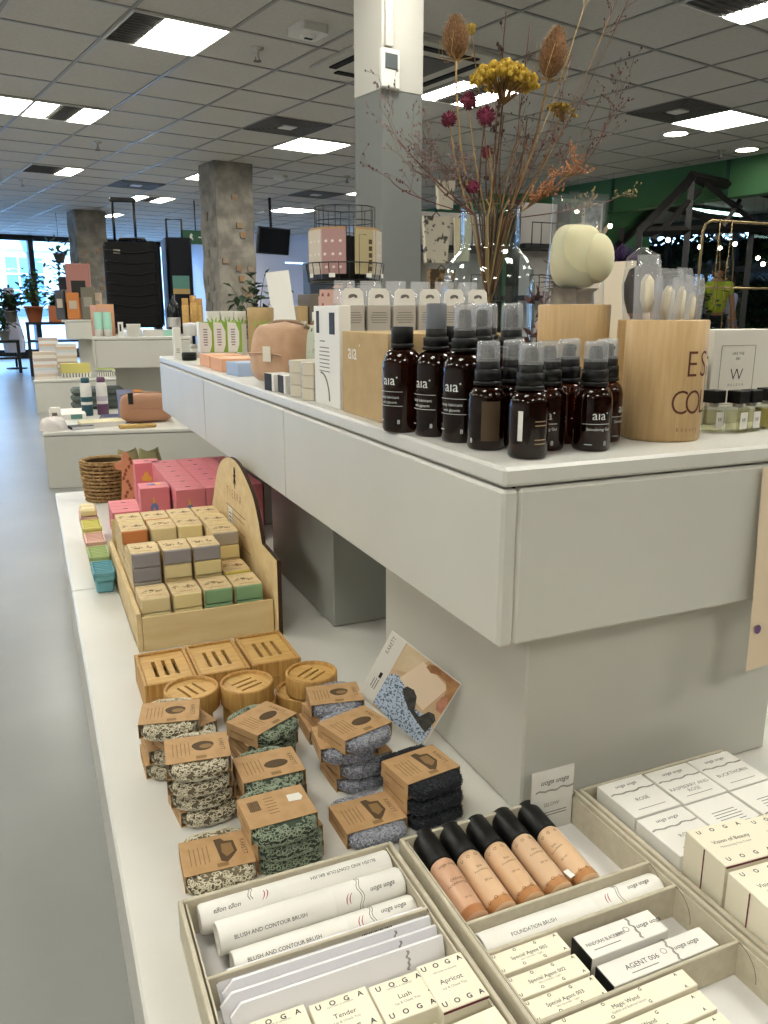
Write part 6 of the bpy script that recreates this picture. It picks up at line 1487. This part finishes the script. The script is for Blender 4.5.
for k, (u, v, w_, d_, h_, c_, rz, lab) in enumerate(((103, 427, .26, .17, .03, 'd5cba6', .1, 'cream covered book lying in front of the drinking bottles'), (118, 420, .20, .16, .022, '34395c', -.15, 'navy notebook under the edge of the cream book'), (82, 430, .13, .10, .018, '23283a', .2, 'dark blue case at the front left of the second podium'))):
    p = at(u, v, SH); t = thing('book', lab, 'book', (p.x, p.y + .08, SH + (0 if k != 1 else 0)), rz); q = MB(); q.box((0, 0, h_ / 2), (w_ * .97, d_ * .97, h_ * .8), M_paper); q.build('pages', t)
    q = MB(); m_ = mat('cover_' + c_, c_, .6); q.box((0, 0, h_ - .001), (w_, d_, .002), m_); q.box((0, 0, .001), (w_, d_, .002), m_); q.box((-w_ / 2, 0, h_ / 2), (.002, d_, h_), m_); q.build('cover', t)
p = at(138, 428, SH); t = thing('yellow_case', 'slim mustard coloured case in front of the copper wash bag', 'case', (p.x, p.y + .01, SH)); q = MB(); q.box((0, 0, .012), (.22, .045, .024), mat('mustard', 'b9995a', .6), None, .006); q.build('case_body', t); q = MB(); q.box((.05, -.0005, .0245), (.1, .02, .001), mat('mustard_dark', '8e7440', .6)); q.build('flap', t)
p = at(54, 432, SH); t = thing('knitted_cloth', 'crumpled white knitted cloth at the front left corner of the second podium', 'cloth', (p.x, p.y + .08, SH)); r = random.Random(3)
q = MB(); q.grid(26, 14, lambda u, v: ((.075 * (1 - v ** 3 * .9)) * math.cos(u * 2 * PI) * (1 + .12 * math.sin(u * 19)), .06 * (1 - v ** 3 * .9) * math.sin(u * 2 * PI) * (1 + .1 * math.sin(u * 25 + 1)), .075 * math.sin(v * PI / 2) + .008 * math.sin(u * 30 + v * 9) * v), mat('white_knit', 'd9d3cf', .9, bump=.8, bscale=200), close_u=True); q.build('cloth_body', t)
q = MB(); q.ball((-.01, .06, .055), .035, mat('rosy_soap', 'b9877a', .7), 14, 10, sq=(1.5, .9, .6)); q.build('rosy_bundle', t)
simple('white_box', 'small upright white carton at the left edge of the second podium', 'box', 46, 5.30, SH, [('carton', bx(.055, .05, .12, M_wbox)), ('printed_label', MB().box((0, -.0255, .08), (.03, .001, .02), M_inkg))])
for k, (u, y_, w_, h_, c_, lab) in enumerate(((119, 5.75, .10, .20, '7f86a8', 'periwinkle pouch leaning behind the copper wash bag'), (131, 5.85, .075, .19, 'd58a3e', 'orange packet behind the copper wash bag'), (144, 5.85, .11, .18, 'a9a79e', 'silver grey packet behind the copper wash bag'), (158, 5.9, .08, .14, 'c9a48d', 'peach packet at the right behind the copper wash bag'))):
    p = u2(u, y_ - 6.38); t = thing('packet', lab, 'packet', (p.x, p.y, SH), R2, 'packets behind the copper bag'); m_ = mat('packet_' + c_, c_, .45)
    q = MB(); q.grid(8, 8, lambda a, v: ((a - .5) * w_ * (1 + .03 * math.cos(v * 6)), -.02 * (1 - (2 * a - 1) ** 2) * math.sin(v * PI) , v * h_), m_); q.grid(8, 8, lambda a, v: ((.5 - a) * w_ * (1 + .03 * math.cos(v * 6)), .02 * (1 - (2 * a - 1) ** 2) * math.sin(v * PI), v * h_), m_); q.build('foil_bag', t)
    q = MB(); q.prism([(.018 * math.cos(a * .5), .014 * math.sin(a * .5)) for a in range(13)], 0, .001, M_wbox, T(0, -.021, h_ * .55, PI / 2)); q.build('printed_badge', t)
# book boxes at the back of the second podium
for k, (u, v, w_, h_, c_, lab) in enumerate(((76, 385, .15, .05, 'c2b86a', 'lime yellow box with striped side on the third podium'), (108, 378, .11, .09, 'a9bd58', 'white and lime box beside the lime yellow one'))):
    p = aty(u, 375, 9.42); t = thing('lime_box', lab, 'box', (p.x, 9.42, SH), 0); q = MB(); q.box((0, 0, h_ + .045), (w_ * 2, .16, h_ * 2 if k == 0 else .12), mat('lime_' + c_, c_, .6), None, .002); q.build('lid', t); q = MB(); q.box((0, 0, .0225), (w_ * 1.95, .155, .045), M_wbox)
    for i in range(9): q.box((-w_ * .85 + i * w_ * .21, -.0782, .0225), (.012, .001, .044), M_inkg)
    q.build('striped_base', t)
# stacks of books on the third podium
BC = ['d8d2c8', 'c9b9a6', 'd5cfd0', 'bfc6c9', 'cbb29a', 'd9d9d6', 'b7a79b']
ri = random.Random(8)
for s_, (u, v, n, w_, lab) in enumerate(((43, 383, 9, .21, 'front left stack of books on the third podium'), (49, 366, 13, .20, 'rear left stack of books on the third podium'), (66, 371, 11, .21, 'right stack of books on the third podium'))):
    p = at(u, v, SH); y_ = (9.2, 9.75, 9.65)[s_]; x_ = aty(u, 350, y_).x
    for i in range(n):
        hh = .031; z_ = SH + i * (hh + .0006)
        t = thing('book', f'{("lowest", "second", "third", "fourth", "fifth", "sixth", "seventh", "eighth", "ninth", "tenth", "eleventh", "twelfth", "thirteenth")[i]} book up in the {lab}', 'book', (x_, y_, z_), ri.uniform(-.06, .06), 'books on the third podium')
        m_ = mat('cover_' + BC[(i + s_) % 7], BC[(i + s_) % 7], .6)
        q = MB(); q.box((0, 0, hh / 2), (w_ * .96, .15, hh * .8), M_paper); q.build('pages', t)
        q = MB(); q.box((0, 0, .0025), (w_, .16, .004), m_); q.box((0, 0, hh - .0025), (w_, .16, .004), m_); q.box((0, -.078, hh / 2), (w_, .005, hh), m_); q.build('cover', t)
# goods on the third raised counter
for k, (u, y_, z_, w_, h_, c_, lab) in enumerate(((82, 10.5, 0, .26, .62, 'a8746b', 'rose boxed picture standing highest on the third raised counter'), (68, 10.6, 0, .12, .48, '23242c', 'dark garment sample at the left of the third raised counter'), (75, 10.45, 0, .14, .30, 'c47a3f', 'orange hanging packet on the third raised counter'), (90, 10.45, 0, .15, .36, '6f6a5c', 'dark olive jar box on the third raised counter'), (62, 10.5, 0, .10, .33, '4a4e55', 'slate coloured bag at the left end of the third raised counter'), (98, 10.5, 0, .12, .30, 'b9a48e', 'tan packet at the right of the third raised counter'))):
    p = u2(u, y_ - 10.3, (.41, 10.0)); t = thing('boxed_gift', lab, 'gift', (p.x, p.y, TOP + .085), R2, 'gifts on the third raised counter'); m_ = mat('gift_' + c_, c_, .7)
    q = MB(); q.box((0, 0, h_ / 2), (w_, .10, h_), m_, None, .01); q.build('carton', t); q = MB(); q.box((0, -.0505, h_ * .55), (w_ * .6, .002, h_ * .3), M_ink if k == 0 else mat('gift_label_' + str(k % 2), ('b8ab98', '8f8a80')[k % 2], .7)); q.build('label', t)
# --- black side tables with plants by the window
def table(lab, x0, x1, y0, y1, h_):
    t = thing('plant_table', lab, 'table', ((x0 + x1) / 2, (y0 + y1) / 2, 0)); w_, d_ = x1 - x0, y1 - y0
    q = MB(); q.box((0, 0, h_ - .02), (w_, d_, .04), M_black, None, .003); q.build('table_top', t)
    q = MB(); q.box((0, 0, h_ - .30), (w_ - .1, d_ - .1, .03), M_black); q.build('shelf', t)
    for sx_ in (-1, 1):
        for sy_ in (-1, 1): q = MB(); q.box((sx_ * (w_ / 2 - .03), sy_ * (d_ / 2 - .03), (h_ - .04) / 2), (.05, .05, h_ - .04), M_black); q.build('leg', t)
table('taller black plant table in front of the street window', .0, .95, 14.3, 15.0, .86)
table('low black bench with plants at the left window', -.62, -.12, 15.3, 15.8, .55)
def plant(lab, x, y, z, h_, n, L_, pot, seed, potc='9c5532', dark=False):
    t = thing('potted_plant', lab, 'plant', (x, y, z)); r = random.Random(seed)
    q = MB(); q.lathe([(pot * .7, 0), (pot, pot * 1.6), (pot * 1.08, pot * 1.6), (pot * 1.08, pot * 1.8), (pot * .9, pot * 1.8), (pot * .85, pot * 1.5), (0, pot * 1.5)], mat('pot_' + potc, potc, .7), None, 20); q.build('pot', t)
    qs = MB(); ql = MB()
    for k in range(n):
        a = r.uniform(0, 2 * PI); rr = r.uniform(.1, 1) * h_ * .42; top = Vector((rr * math.cos(a), rr * math.sin(a), pot * 1.6 + h_ * r.uniform(.25, 1)))
        qs.tube([(0, 0, pot * 1.5), (top.x * .3, top.y * .3, (top.z + pot * 1.5) * .55), top], [.006, .004, .002], M_stem, 4)
        for j in range(4):
            d = Vector((r.uniform(-1, 1), r.uniform(-1, 1), r.uniform(-.5, .7))).normalized(); s_ = d.cross(Vector((0, 0, 1))).normalized() * L_ * .28
            b = top * (1 - j * .08); ql.add([b, b + d * L_ * .5 + s_ + Vector((0, 0, .01)), b + d * L_ - Vector((0, 0, .02)), b + d * L_ * .5 - s_ + Vector((0, 0, .01))], [(0, 1, 2, 3)], M_leafd if dark else M_leaf)
    qs.build('stem', t); ql.build('leaves', t); return t
p = aty(33, 300, 14.5); plant('bushy plant in a terracotta pot on the tall black table', p.x, 14.6, .86, .62, 30, .14, .14, 1)
p = aty(46, 300, 14.5); plant('low trailing plant on the tall black table, right of the terracotta pot', p.x + .15, 14.75, .86, .34, 26, .15, .10, 2, '3a3a38')
p = aty(20, 300, 14.5); plant('dark green plant at the left end of the tall black table', p.x - .16, 14.5, .86, .32, 30, .15, .10, 3, '56504a', True)
plant('leafy plant on the low black bench by the window', -.35, 15.55, .55, .42, 24, .14, .09, 4, '9c9a92')
p = aty(60, 260, 15.5); 
hp = thing('hanging_plant', 'green plant hanging near the ceiling before the left concrete column', 'plant', (p.x, 15.5, 1.5)); r = random.Random(9)
q = MB(); q.tube([(0, 0, .5), (0, 0, CEIL - 1.5)], .004, M_black, 4); q.build('cord', hp); q = MB(); q.lathe([(.06, .34), (.11, .5), (.1, .5), (0, .42)], mat('pot_56504a', '56504a', .7), None, 18); q.build('pot', hp)
q = MB()
for k in range(120):
    a = r.uniform(0, 2 * PI); rr = r.uniform(0, .26); b = Vector((rr * math.cos(a), rr * math.sin(a), .72 - r.uniform(0, .85))); d = Vector((r.uniform(-1, 1), r.uniform(-1, 1), r.uniform(-.8, .6))).normalized() * .13; s_ = d.cross(Vector((0, 0, 1))).normalized() * .035
    q.add([b, b + d * .5 + s_, b + d, b + d * .5 - s_], [(0, 1, 2, 3)], M_leaf)
q.build('leaves', hp)
# white mannequin like display stand by the window
p = aty(13, 330, 16.5); t = thing('fabric_stand', 'pale draped display stand beside the window at the left edge', 'display stand', (p.x, 16.5, 0)); q = MB(); q.grid(20, 14, lambda u, v: ((.16 + .05 * math.sin(v * 7) * (1 - v)) * math.cos(u * 2 * PI) * (1 - .5 * v) * (1 + .1 * math.sin(u * 40)), .12 * math.sin(u * 2 * PI) * (1 - .5 * v), .3 + v * 1.15), mat('pale_drape', 'cfcad6', .9), close_u=True); q.build('drape', t); q = MB(); q.tube([(0, 0, 0), (0, 0, 1.5)], .02, M_black, 6); q.lathe([(.18, 0), (.18, .02), (.02, .03)], M_black, None, 20); q.build('stand', t)
p = aty(39, 300, 14.2); t = thing('display_book', 'orange covered book propped beside the terracotta pot', 'book', (p.x + .22, 14.40, .86), -.3); q = MB(); q.box((0, 0, .13), (.2, .03, .26), mat('orange_cover', 'a85f36', .6), T(rx=-.12), .002); q.build('cover', t); q = MB(); q.box((.13, 0, .11), (.08, .03, .22), M_paper, T(rx=-.12)); q.build('pages', t)
# rubber plant by the patchy column
p = aty(246, 300, 8.6); plant('dark leaved rubber plant right of the patchy concrete column', p.x + .12, 8.6, .30, .85, 24, .14, .16, 6, '2d2b29', True)
t = thing('plant_stool', 'low dark stool carrying the rubber plant', 'stool', (p.x + .12, 8.6, 0)); q = MB(); q.box((0, 0, .285), (.4, .4, .03), M_wood, None, .003); q.build('seat', t)
for sx_ in (-1, 1):
    for sy_ in (-1, 1): q = MB(); q.box((sx_ * .17, sy_ * .17, .135), (.04, .04, .27), M_wood); q.build('leg', t)
# hanging monitor, exit sign
p = aty(273, 240, 12.2); mo = thing('hanging_monitor', 'black monitor hanging from the ceiling before the white end wall', 'monitor', (p.x, 12.2, 2.0), .45)
q = MB(); q.box((0, 0, .05), (.62, .05, .38), M_blackm, T(rx=.15), .006); q.build('housing', mo); q = MB(); q.box((0, -.027, .05), (.57, .004, .33), mat('dark_screen', '14161a', .15), T(rx=.15)); q.build('screen', mo); q = MB(); q.tube([(0, .03, .1), (0, .05, CEIL - 2.0)], .02, M_black, 8); q.build('mount_pole', mo)
p = aty(196, 240, 13.0); ex = thing('exit_sign', 'green emergency exit sign hanging left of the patchy concrete column', 'sign', (p.x, 13.0, 2.05), .1); q = MB(); q.box((0, 0, .08), (.42, .05, .2), mat('sign_green', '2d5a41', .5)); q.build('sign_box', ex); q = MB(); q.prism([(-.03, -.05), (.0, -.02), (.02, -.05), (.03, -.03), (.012, .01), (.03, .03), (.0, .055), (-.02, .02)], 0, .003, M_wbox, T(-.08, -.026, .08, PI / 2)); q.prism([(-.05, -.01), (.02, -.01), (.02, -.035), (.07, 0), (.02, .035), (.02, .01), (-.05, .01)], 0, .003, M_wbox, T(.08, -.026, .08, PI / 2)); q.build('pictogram', ex); q = MB(); q.tube([(0, 0, .18), (0, 0, CEIL - 2.05)], .01, M_black, 5); q.build('hanger', ex)
# long white paper display card and books between column and rack
p = aty(290, 300, 3.95); t = thing('info_sheet', 'tall white sheet leaning in the gap beyond the leaf patterned pouch', 'sheet', (p.x, 3.95, .751), -.2); q = MB(); q.box((0, 0, .235), (.115, .003, .47), M_wbox, T(rx=-.1, ry=-.12)); q.build('sheet', t); q = MB(); q.box((0, .06, .005), (.14, .1, .01), M_wp); q.build('foot', t)
t = thing('side_table', 'plain white table carrying the tall white sheet', 'table', (p.x + .05, 4.08, 0)); q = MB(); q.box((0, 0, .735), (.5, .7, .03), M_lacq, None, .003); q.build('table_top', t)
for sx_ in (-1, 1):
    for sy_ in (-1, 1): q = MB(); q.box((sx_ * .2, sy_ * .31, .36), (.04, .04, .72), M_lacq); q.build('leg', t)
for k, (dx, w_, h_, c_, lab) in enumerate(((.10, .05, .30, 'b59a6c', 'tan box left on the white table beyond the counter'), (.165, .06, .36, '6b6258', 'dark spine box in the middle of the white table beyond the counter'), (.235, .055, .34, 'a39a8e', 'grey box right on the white table beyond the counter'))):
    t = thing('file_box', lab, 'box', (p.x + dx, 4.15, .75), 0, 'boxes on the white table'); q = MB(); q.box((0, 0, h_ / 2), (w_, .2, h_), mat('file_' + c_, c_, .7), None, .003); q.build('carton', t); q = MB(); q.box((0, -.101, h_ * .6), (w_ * .6, .002, h_ * .3), M_wbox); q.build('label', t)
# shelf unit on the far white wall right of the door
p = aty(322, 290, 13.0); t = thing('wall_shelf', 'dark blue grey shelf unit left of the painted column', 'shelf', (p.x + .3, 13.0, 0)); q = MB(); q.box((0, .18, .9), (1.1, .04, 1.8), mat('slate_board', '4a5360', .7)); q.build('back_board', t)
for z_ in (.3, .8, 1.3): q = MB(); q.box((0, 0, z_), (1.1, .36, .03), mat('slate_board', '4a5360', .7)); q.build('shelf', t)
for sx_ in (-1, 1): q = MB(); q.box((sx_ * .55, 0, .9), (.03, .36, 1.8), mat('slate_board', '4a5360', .7)); q.build('side_panel', t)
# ================================================================== right background: bag racks, garden bay
# grid rack with white boards carrying bags
M_offw = mat('offwhite_board', 'd4cec8', .8)
RY = 5.2
def rackframe(lab, u0, u1, y_, z0, z1, shelves):
    x0, x1 = aty(u0, 250, y_).x, aty(u1, 250, y_).x
    t = thing('display_rack', lab, 'rack', ((x0 + x1) / 2, y_, 0)); w_ = x1 - x0
    q = MB(); q.box((0, .12, (z0 + z1) / 2), (w_, .03, z1 - z0), M_offw); q.build('back_board', t)
    for s_ in (-1, 1): q = MB(); q.box((s_ * w_ / 2, 0.05, z1 / 2), (.05, .10, z1), M_black); q.build('upright', t)
    for z_ in shelves:
        q = MB(); q.box((0, 0, z_), (w_, .22, .035), M_black); q.tube([(-w_ / 2 + .05, -.11, z_), (-w_ / 2 + .05, -.11, z_ + .16), (-w_ / 2 + .22, -.11, z_ + .16), (-w_ / 2 + .22, -.11, z_)], .005, M_black, 4); q.tube([(w_ / 2 - .3, -.11, z_), (w_ / 2 - .3, -.11, z_ + .16), (w_ / 2 - .1, -.11, z_ + .16), (w_ / 2 - .1, -.11, z_)], .005, M_black, 4); q.build('shelf', t)
    return t, x0, x1
rackframe('white backed display rack with black shelves seen behind the glass vase, right part', 517, 566, RY, .4, 1.80, [.75, 1.12, 1.48])
rackframe('white backed display rack with black shelves beside the painted column', 418, 500, RY + .15, .4, 1.72, [.75, 1.12, 1.46])
M_print1 = mat('botanical_print', 'cfc6b2', .8, col2='4e4a44', scale=22, lo=.56, hi=.62); M_print2 = mat('brown_print', '8f7550', .8, col2='4a3a28', scale=26, lo=.45, hi=.55); M_print3 = mat('cream_cloth', 'd8cfb0', .85)
for k, (u, v, w_, h_, m_, lab) in enumerate(((436, 240, .20, .30, M_print1, 'cream wallet with dark botanical print on the rack behind the vase'), (441, 292, .20, .30, M_print2, 'brown patterned pouch on the rack behind the vase'), (462, 240, .12, .28, M_print3, 'plain cream wallet hanging beside the botanical one'), (445, 195, .13, .18, M_print1, 'small pale patterned wallet above the botanical one'))):
    y_ = RY - .12; p = aty(u, v, y_); t = thing('hanging_wallet', lab, 'wallet', (p.x, y_, p.z - .0), 0, 'wallets on the bag rack')
    q = MB(); q.prism([(-w_ / 2, h_ / 2), (w_ / 2, h_ / 2), (w_ / 2 * .8, -h_ / 2), (-w_ / 2 * .8, -h_ / 2)], -.02, .02, m_, T(0, 0, 0, PI / 2)); q.build('wallet', t); q = MB(); q.tube([(-.03, 0, h_ / 2), (0, .0, h_ / 2 + .03), (.03, 0, h_ / 2)], .004, M_black, 4); q.build('loop', t)
# person: only the head shows above the goods
def person(lab, x, y, hgt, rz, shirt, trousers, hair, vest=None, arm=0.0):
    t = thing('person', lab, 'person', (x, y, 0), rz); k = hgt / 1.75
    V = [(0, 0, .98), (0, .0, 1.18), (0, -.005, 1.40), (0, 0, 1.50), (0, -.012, 1.60), (0, -.015, 1.70),
         (.17, 0, 1.42), (.24, .01, 1.14), (.25, -.06, .90), (-.17, 0, 1.42), (-.24, .01, 1.14), (-.25, -.06 - arm * .2, .90 + arm * .2),
         (.09, 0, .92), (.10, -.01, .50), (.10, .02, .09), (.11, -.14, .04), (-.09, 0, .92), (-.10, -.01, .50), (-.10, .02, .09), (-.11, -.14, .04)]
    E_ = [(0, 1), (1, 2), (2, 3), (3, 4), (4, 5), (2, 6), (6, 7), (7, 8), (2, 9), (9, 10), (10, 11), (0, 12), (12, 13), (13, 14), (14, 15), (0, 16), (16, 17), (17, 18), (18, 19)]
    Rr = [.13, .12, .14, .055, .085, .075, .06, .045, .03, .06, .045, .03, .085, .06, .042, .035, .085, .06, .042, .035]
    def grow(nm, vs, es, rs, m_, par):
        me = bpy.data.meshes.new(nm); me.from_pydata([tuple(c * k for c in v) for v in vs], es, []); me.materials.append(m_)
        o = bpy.data.objects.new(nm, me); C.objects.link(o); o.parent = par
        md = o.modifiers.new('skin', 'SKIN'); md.use_smooth_shade = True
        for i, r_ in enumerate(rs): me.skin_vertices[0].data[i].radius = (r_ * k, r_ * k * .9)
        me.skin_vertices[0].data[0].use_root = True
        sb_ = o.modifiers.new('sub', 'SUBSURF'); sb_.levels = 1; sb_.render_levels = 2; return o
    # hands: palm with five bent fingers on each arm
    for s_, wi in ((1, 8), (-1, 11)):
        w0 = Vector(V[wi]); pi = len(V); V.append(tuple(w0 + Vector((0, -.02, -.07)))); E_.append((wi, pi)); Rr.append(.026)
        for f in range(4):
            a_ = w0 + Vector((0, -.045 + f * .018, -.11)); b_ = a_ + Vector((-.012 * s_, -.006, -.04 - .006 * (f in (1, 2)))); c_ = b_ + Vector((-.018 * s_, -.002, -.024)); n_ = len(V)
            V += [tuple(a_), tuple(b_), tuple(c_)]; E_ += [(pi, n_), (n_, n_ + 1), (n_ + 1, n_ + 2)]; Rr += [.010, .009, .0075]
        n_ = len(V); V += [tuple(w0 + Vector((-.01 * s_, -.055, -.06))), tuple(w0 + Vector((-.02 * s_, -.075, -.095)))]; E_ += [(pi, n_), (n_, n_ + 1)]; Rr += [.011, .009]
    M_sk = mat('skin', 'b98868', .6)
    grow('body', V, E_, Rr, M_sk, t)
    grow('shirt', [V[0], V[1], V[2], V[6], (.205, .0, 1.27), V[9], (-.205, 0, 1.27), (0, 0, 1.47)], [(0, 1), (1, 2), (2, 3), (3, 4), (2, 5), (5, 6), (2, 7)], [.165, .16, .178, .092, .078, .092, .078, .066], mat('shirt_' + shirt, shirt, .9), t)
    grow('trousers', [V[0], V[12], V[13], (.10, .02, .14), V[16], V[17], (-.10, .02, .14)], [(0, 1), (1, 2), (2, 3), (0, 4), (4, 5), (5, 6)], [.135, .098, .075, .06, .098, .075, .06], mat('trousers_' + trousers, trousers, .9), t)
    q = MB(); q.ball((0, .012 * k, 1.665 * k), .098 * k, mat('hair_' + hair, hair, .8), 18, 12, sq=(.95, 1.0, 1.05)); q.ball((0, .045 * k, 1.60 * k), .08 * k, mat('hair_' + hair, hair, .8), 14, 10, sq=(1, .8, 1.2)); q.build('hair', t)
    q = MB()
    for s_ in (-1, 1): q.ball((s_ * .03 * k, -.088 * k, 1.645 * k), .010 * k, M_ink, 8, 6); q.ball((s_ * .088 * k, -.01 * k, 1.62 * k), .020 * k, M_sk, 8, 6, sq=(.5, 1, 1.4))
    q.ball((0, -.10 * k, 1.615 * k), .014 * k, M_sk, 8, 6, sq=(.8, 1, 1.6)); q.box((0, -.088 * k, 1.572 * k), (.04 * k, .008 * k, .007 * k), mat('lips', '8c4a44', .6)); q.build('face', t)
    if vest:
        grow('vest', [V[0], V[1], V[2], (.12, 0, 1.43), (-.12, 0, 1.43)], [(0, 1), (1, 2), (2, 3), (2, 4)], [.175, .172, .19, .105, .105], mat('vest_' + vest, vest, .8), t)
p = aty(343, 280, 6.0); person('dark haired person whose head shows below the spinner rack', p.x, 6.0, 1.42, .3, '34363c', '22242a', '1a1513')
p = aty(716, 300, 9.2); person('person in a yellow top standing in the garden bay at the right', p.x, 9.2, 1.72, -.6, 'b9c63f', '23252b', '2a1d16')
p = aty(727, 300, 9.6); person('person in a pale lilac top standing in front of the bay window', p.x, 9.6, 1.55, .2, 'd5cdf0', '8d86a8', '3a2a1e')
# black pergola
pg = thing('pergola', 'black timber pergola in the garden bay at the right', 'pergola', (0, 0, 0))
def seg(name, a_, b_, r_): 
    q = MB(); a_, b_ = Vector(a_), Vector(b_); d = b_ - a_; q.tube([a_, b_], r_, M_black, 4, smooth=False); q.build(name, pg)
PY = 7.2
def pp(u, v, y=PY): return aty(u, v, y)
seg('rafter', pp(693, 177), pp(640, 232), .055); seg('rafter', pp(690, 176), pp(790, 198), .055); seg('rafter', pp(693, 177, PY + 1.6), pp(600, 262, PY + 1.6), .05); seg('rafter', pp(660, 205, PY + 1.6), pp(800, 240, PY + 1.6), .05)
seg('ridge', pp(693, 177), pp(740, 207, PY + 1.6), .045)
seg('brace', pp(700, 190), pp(652, 240), .035); seg('brace', pp(705, 182), pp(770, 235), .035); seg('brace', pp(740, 200), pp(715, 240), .03)
seg('tie_beam', pp(640, 232), pp(800, 226), .05)
for u, y_ in ((692, PY), (640, PY), (752, PY + .1), (622, PY + 1.6)):
    a_ = pp(u, 228 if u != 692 else 180, y_); seg('post', (a_.x, a_.y, 0), a_, .045)
# glazing behind the bay with dark frame, garden wall and plants
gw = thing('window_2', 'dark framed glazed front of the garden bay', 'window', b2w(13.6, 8.6)); gw['kind'] = 'structure'; gw.rotation_euler = (0, 0, A + PI / 2)
q = MB()
for x_ in (-5.6, -4.2, -2.8, -1.4, 0, 1.4, 2.8, 4.2, 5.6): q.box((x_, 0, CEIL / 2), (.09, .1, CEIL), M_black)
for z_ in (.1, 1.75, 2.6): q.box((0, 0, z_), (11.2, .1, .10), M_black)
q.build('window_frame', gw); q = MB(); q.box((0, .02, 1.35), (11.2, .012, 2.6), M_glass); q.build('window_pane', gw)
hg = MB(); r = random.Random(17); mh = [M_leaf, M_leafd]
for k in range(9500):
    b = Vector((r.uniform(15.0, 16.2), r.uniform(2.3, 14.0), r.uniform(.9, 3.1))); d = Vector((r.uniform(-1, 1), r.uniform(-1, 1), r.uniform(-.6, .8))).normalized() * .22; s_ = d.cross(Vector((0, 0, 1))).normalized() * .07
    hg.add([b, b + d * .5 + s_, b + d, b + d * .5 - s_], [(0, 1, 2, 3)], mh[k % 2], T(rz=A))
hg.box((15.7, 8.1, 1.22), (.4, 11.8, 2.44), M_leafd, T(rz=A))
tag(hg.build('hedge'), 'dense green hedge outside the glazed garden bay', 'hedge', kind='stuff')
for k, (u, y_, z_, c_, lab) in enumerate(((750, 12.2, 0, '2c4a25', 'tall green shrub behind the brass necklace stand'), (772, 11.6, 0, '2c4a25', 'green shrub at the right edge behind the brass stand'), (690, 9.2, 0, '1f3320', 'dark shrub behind the clear brush sleeves'))):
    p = aty(u, 290, y_); plant(lab, p.x, y_, z_, 1.35, 60, .16, .17, 30 + k, '2d2b29', k == 2)
bl = random.Random(2)
for k, (u, v) in enumerate(((700, 247), (735, 244), (758, 258), (644, 232), (720, 248), (750, 249), (763, 264), (668, 240), (610, 226), (577, 211))):
    y_ = 7.9 + .25 * k % 1.5; p = aty(u, v, y_); t = thing('string_bulb', f'glowing string bulb in the garden bay, {("first","second","third","fourth","fifth","sixth","seventh","eighth","ninth","tenth")[k]} along the wire', 'bulb', p, 0, 'string lights in the garden bay')
    q = MB(); q.ball((0, 0, 0), .028, M_bulb, 10, 8); q.build('globe', t); q = MB(); q.lathe([(.014, .02), (.014, .06)], M_black, None, 8); q.tube([(0, 0, .06), (0, 0, max(.08, CEIL - p.z))], .002, M_black, 4); q.build('socket', t)
p = aty(592, 218, 8.8); t = thing('framed_picture', 'small framed drawing on the green wall behind the vase', 'picture', (p.x, 8.8, p.z)); q = MB(); q.box((0, 0, 0), (.30, .03, .36), M_wbox); q.build('frame', t); q = MB(); q.box((0, -.016, 0), (.24, .003, .30), mat('drawing', 'b9bec2', .7, col2='6f7880', scale=14)); q.build('drawing', t)
q = MB(); a_, b_ = aty(540, 240, 8.86), aty(620, 240, 8.86); q.box(((a_.x + b_.x) / 2 - .1, 8.9, 1.2), (b_.x - a_.x + 1.2, .06, 2.4), M_green); struct('wall_partition', q)
# added glowing strips stand in for the teal lit glass of the bay roof
for k, (z_, yy) in enumerate(((2.59, 6.5), (2.59, 8.2), (2.59, 10.2))):
    t = thing('roof_glow_strip', f'pale teal glow strip standing in for the lit bay roof glass, {("nearest", "middle", "farthest")[k]} of three', 'light', b2w(11.4, yy, z_), A, 'glow strips of the bay roof'); q = MB(); q.box((0, 0, 0), (3.4, .10, .03), mat('strip_glow', 'ffffff', .5, emit='bfe8de', estr=5.0)); q.build('lamp_diffuser', t); q = MB(); q.box((0, 0, .03), (3.45, .13, .03), M_dgreen); q.tube([(-1.5, 0, .045), (-1.5, 0, CEIL - z_)], .006, M_black, 4); q.tube([(1.5, 0, .045), (1.5, 0, CEIL - z_)], .006, M_black, 4); q.build('housing', t)
# ================================================================== daylight, exposure and camera
wd = bpy.data.worlds.new('world'); SC.world = wd; wd.use_nodes = True
bg = wd.node_tree.nodes['Background']; bg.inputs['Color'].default_value = (.36, .63, 1.0, 1); bg.inputs['Strength'].default_value = 11.0
su = bpy.data.lights.new('sun', 'SUN'); su.energy = 2.0; su.angle = .5; so = bpy.data.objects.new('sun', su); so.rotation_euler = (.9, 0, -2.6); C.objects.link(so)
cam = bpy.data.cameras.new('camera'); cam.sensor_fit = 'AUTO'; cam.sensor_width = 36; cam.lens = 36 * FPX / 1024; cam.clip_start = .02; cam.clip_end = 200
co = bpy.data.objects.new('camera', cam); C.objects.link(co); SC.camera = co
co.matrix_world = Matrix(((_R.x, _U.x, -_F.x, 0), (_R.y, _U.y, -_F.y, 0), (_R.z, _U.z, -_F.z, CAMZ), (0, 0, 0, 1)))
cam.dof.use_dof = False
SC.view_settings.view_transform = 'Standard'; SC.view_settings.look = 'None'; SC.view_settings.gamma = 1; SC.view_settings.exposure = 0.22; SC.view_settings.use_curve_mapping = False
SC.cycles.use_denoising = True
SC.cycles.max_bounces = 10; SC.cycles.transparent_max_bounces = 24; SC.cycles.caustics_reflective = False; SC.cycles.caustics_refractive = False; SC.cycles.sample_clamp_indirect = 4.0
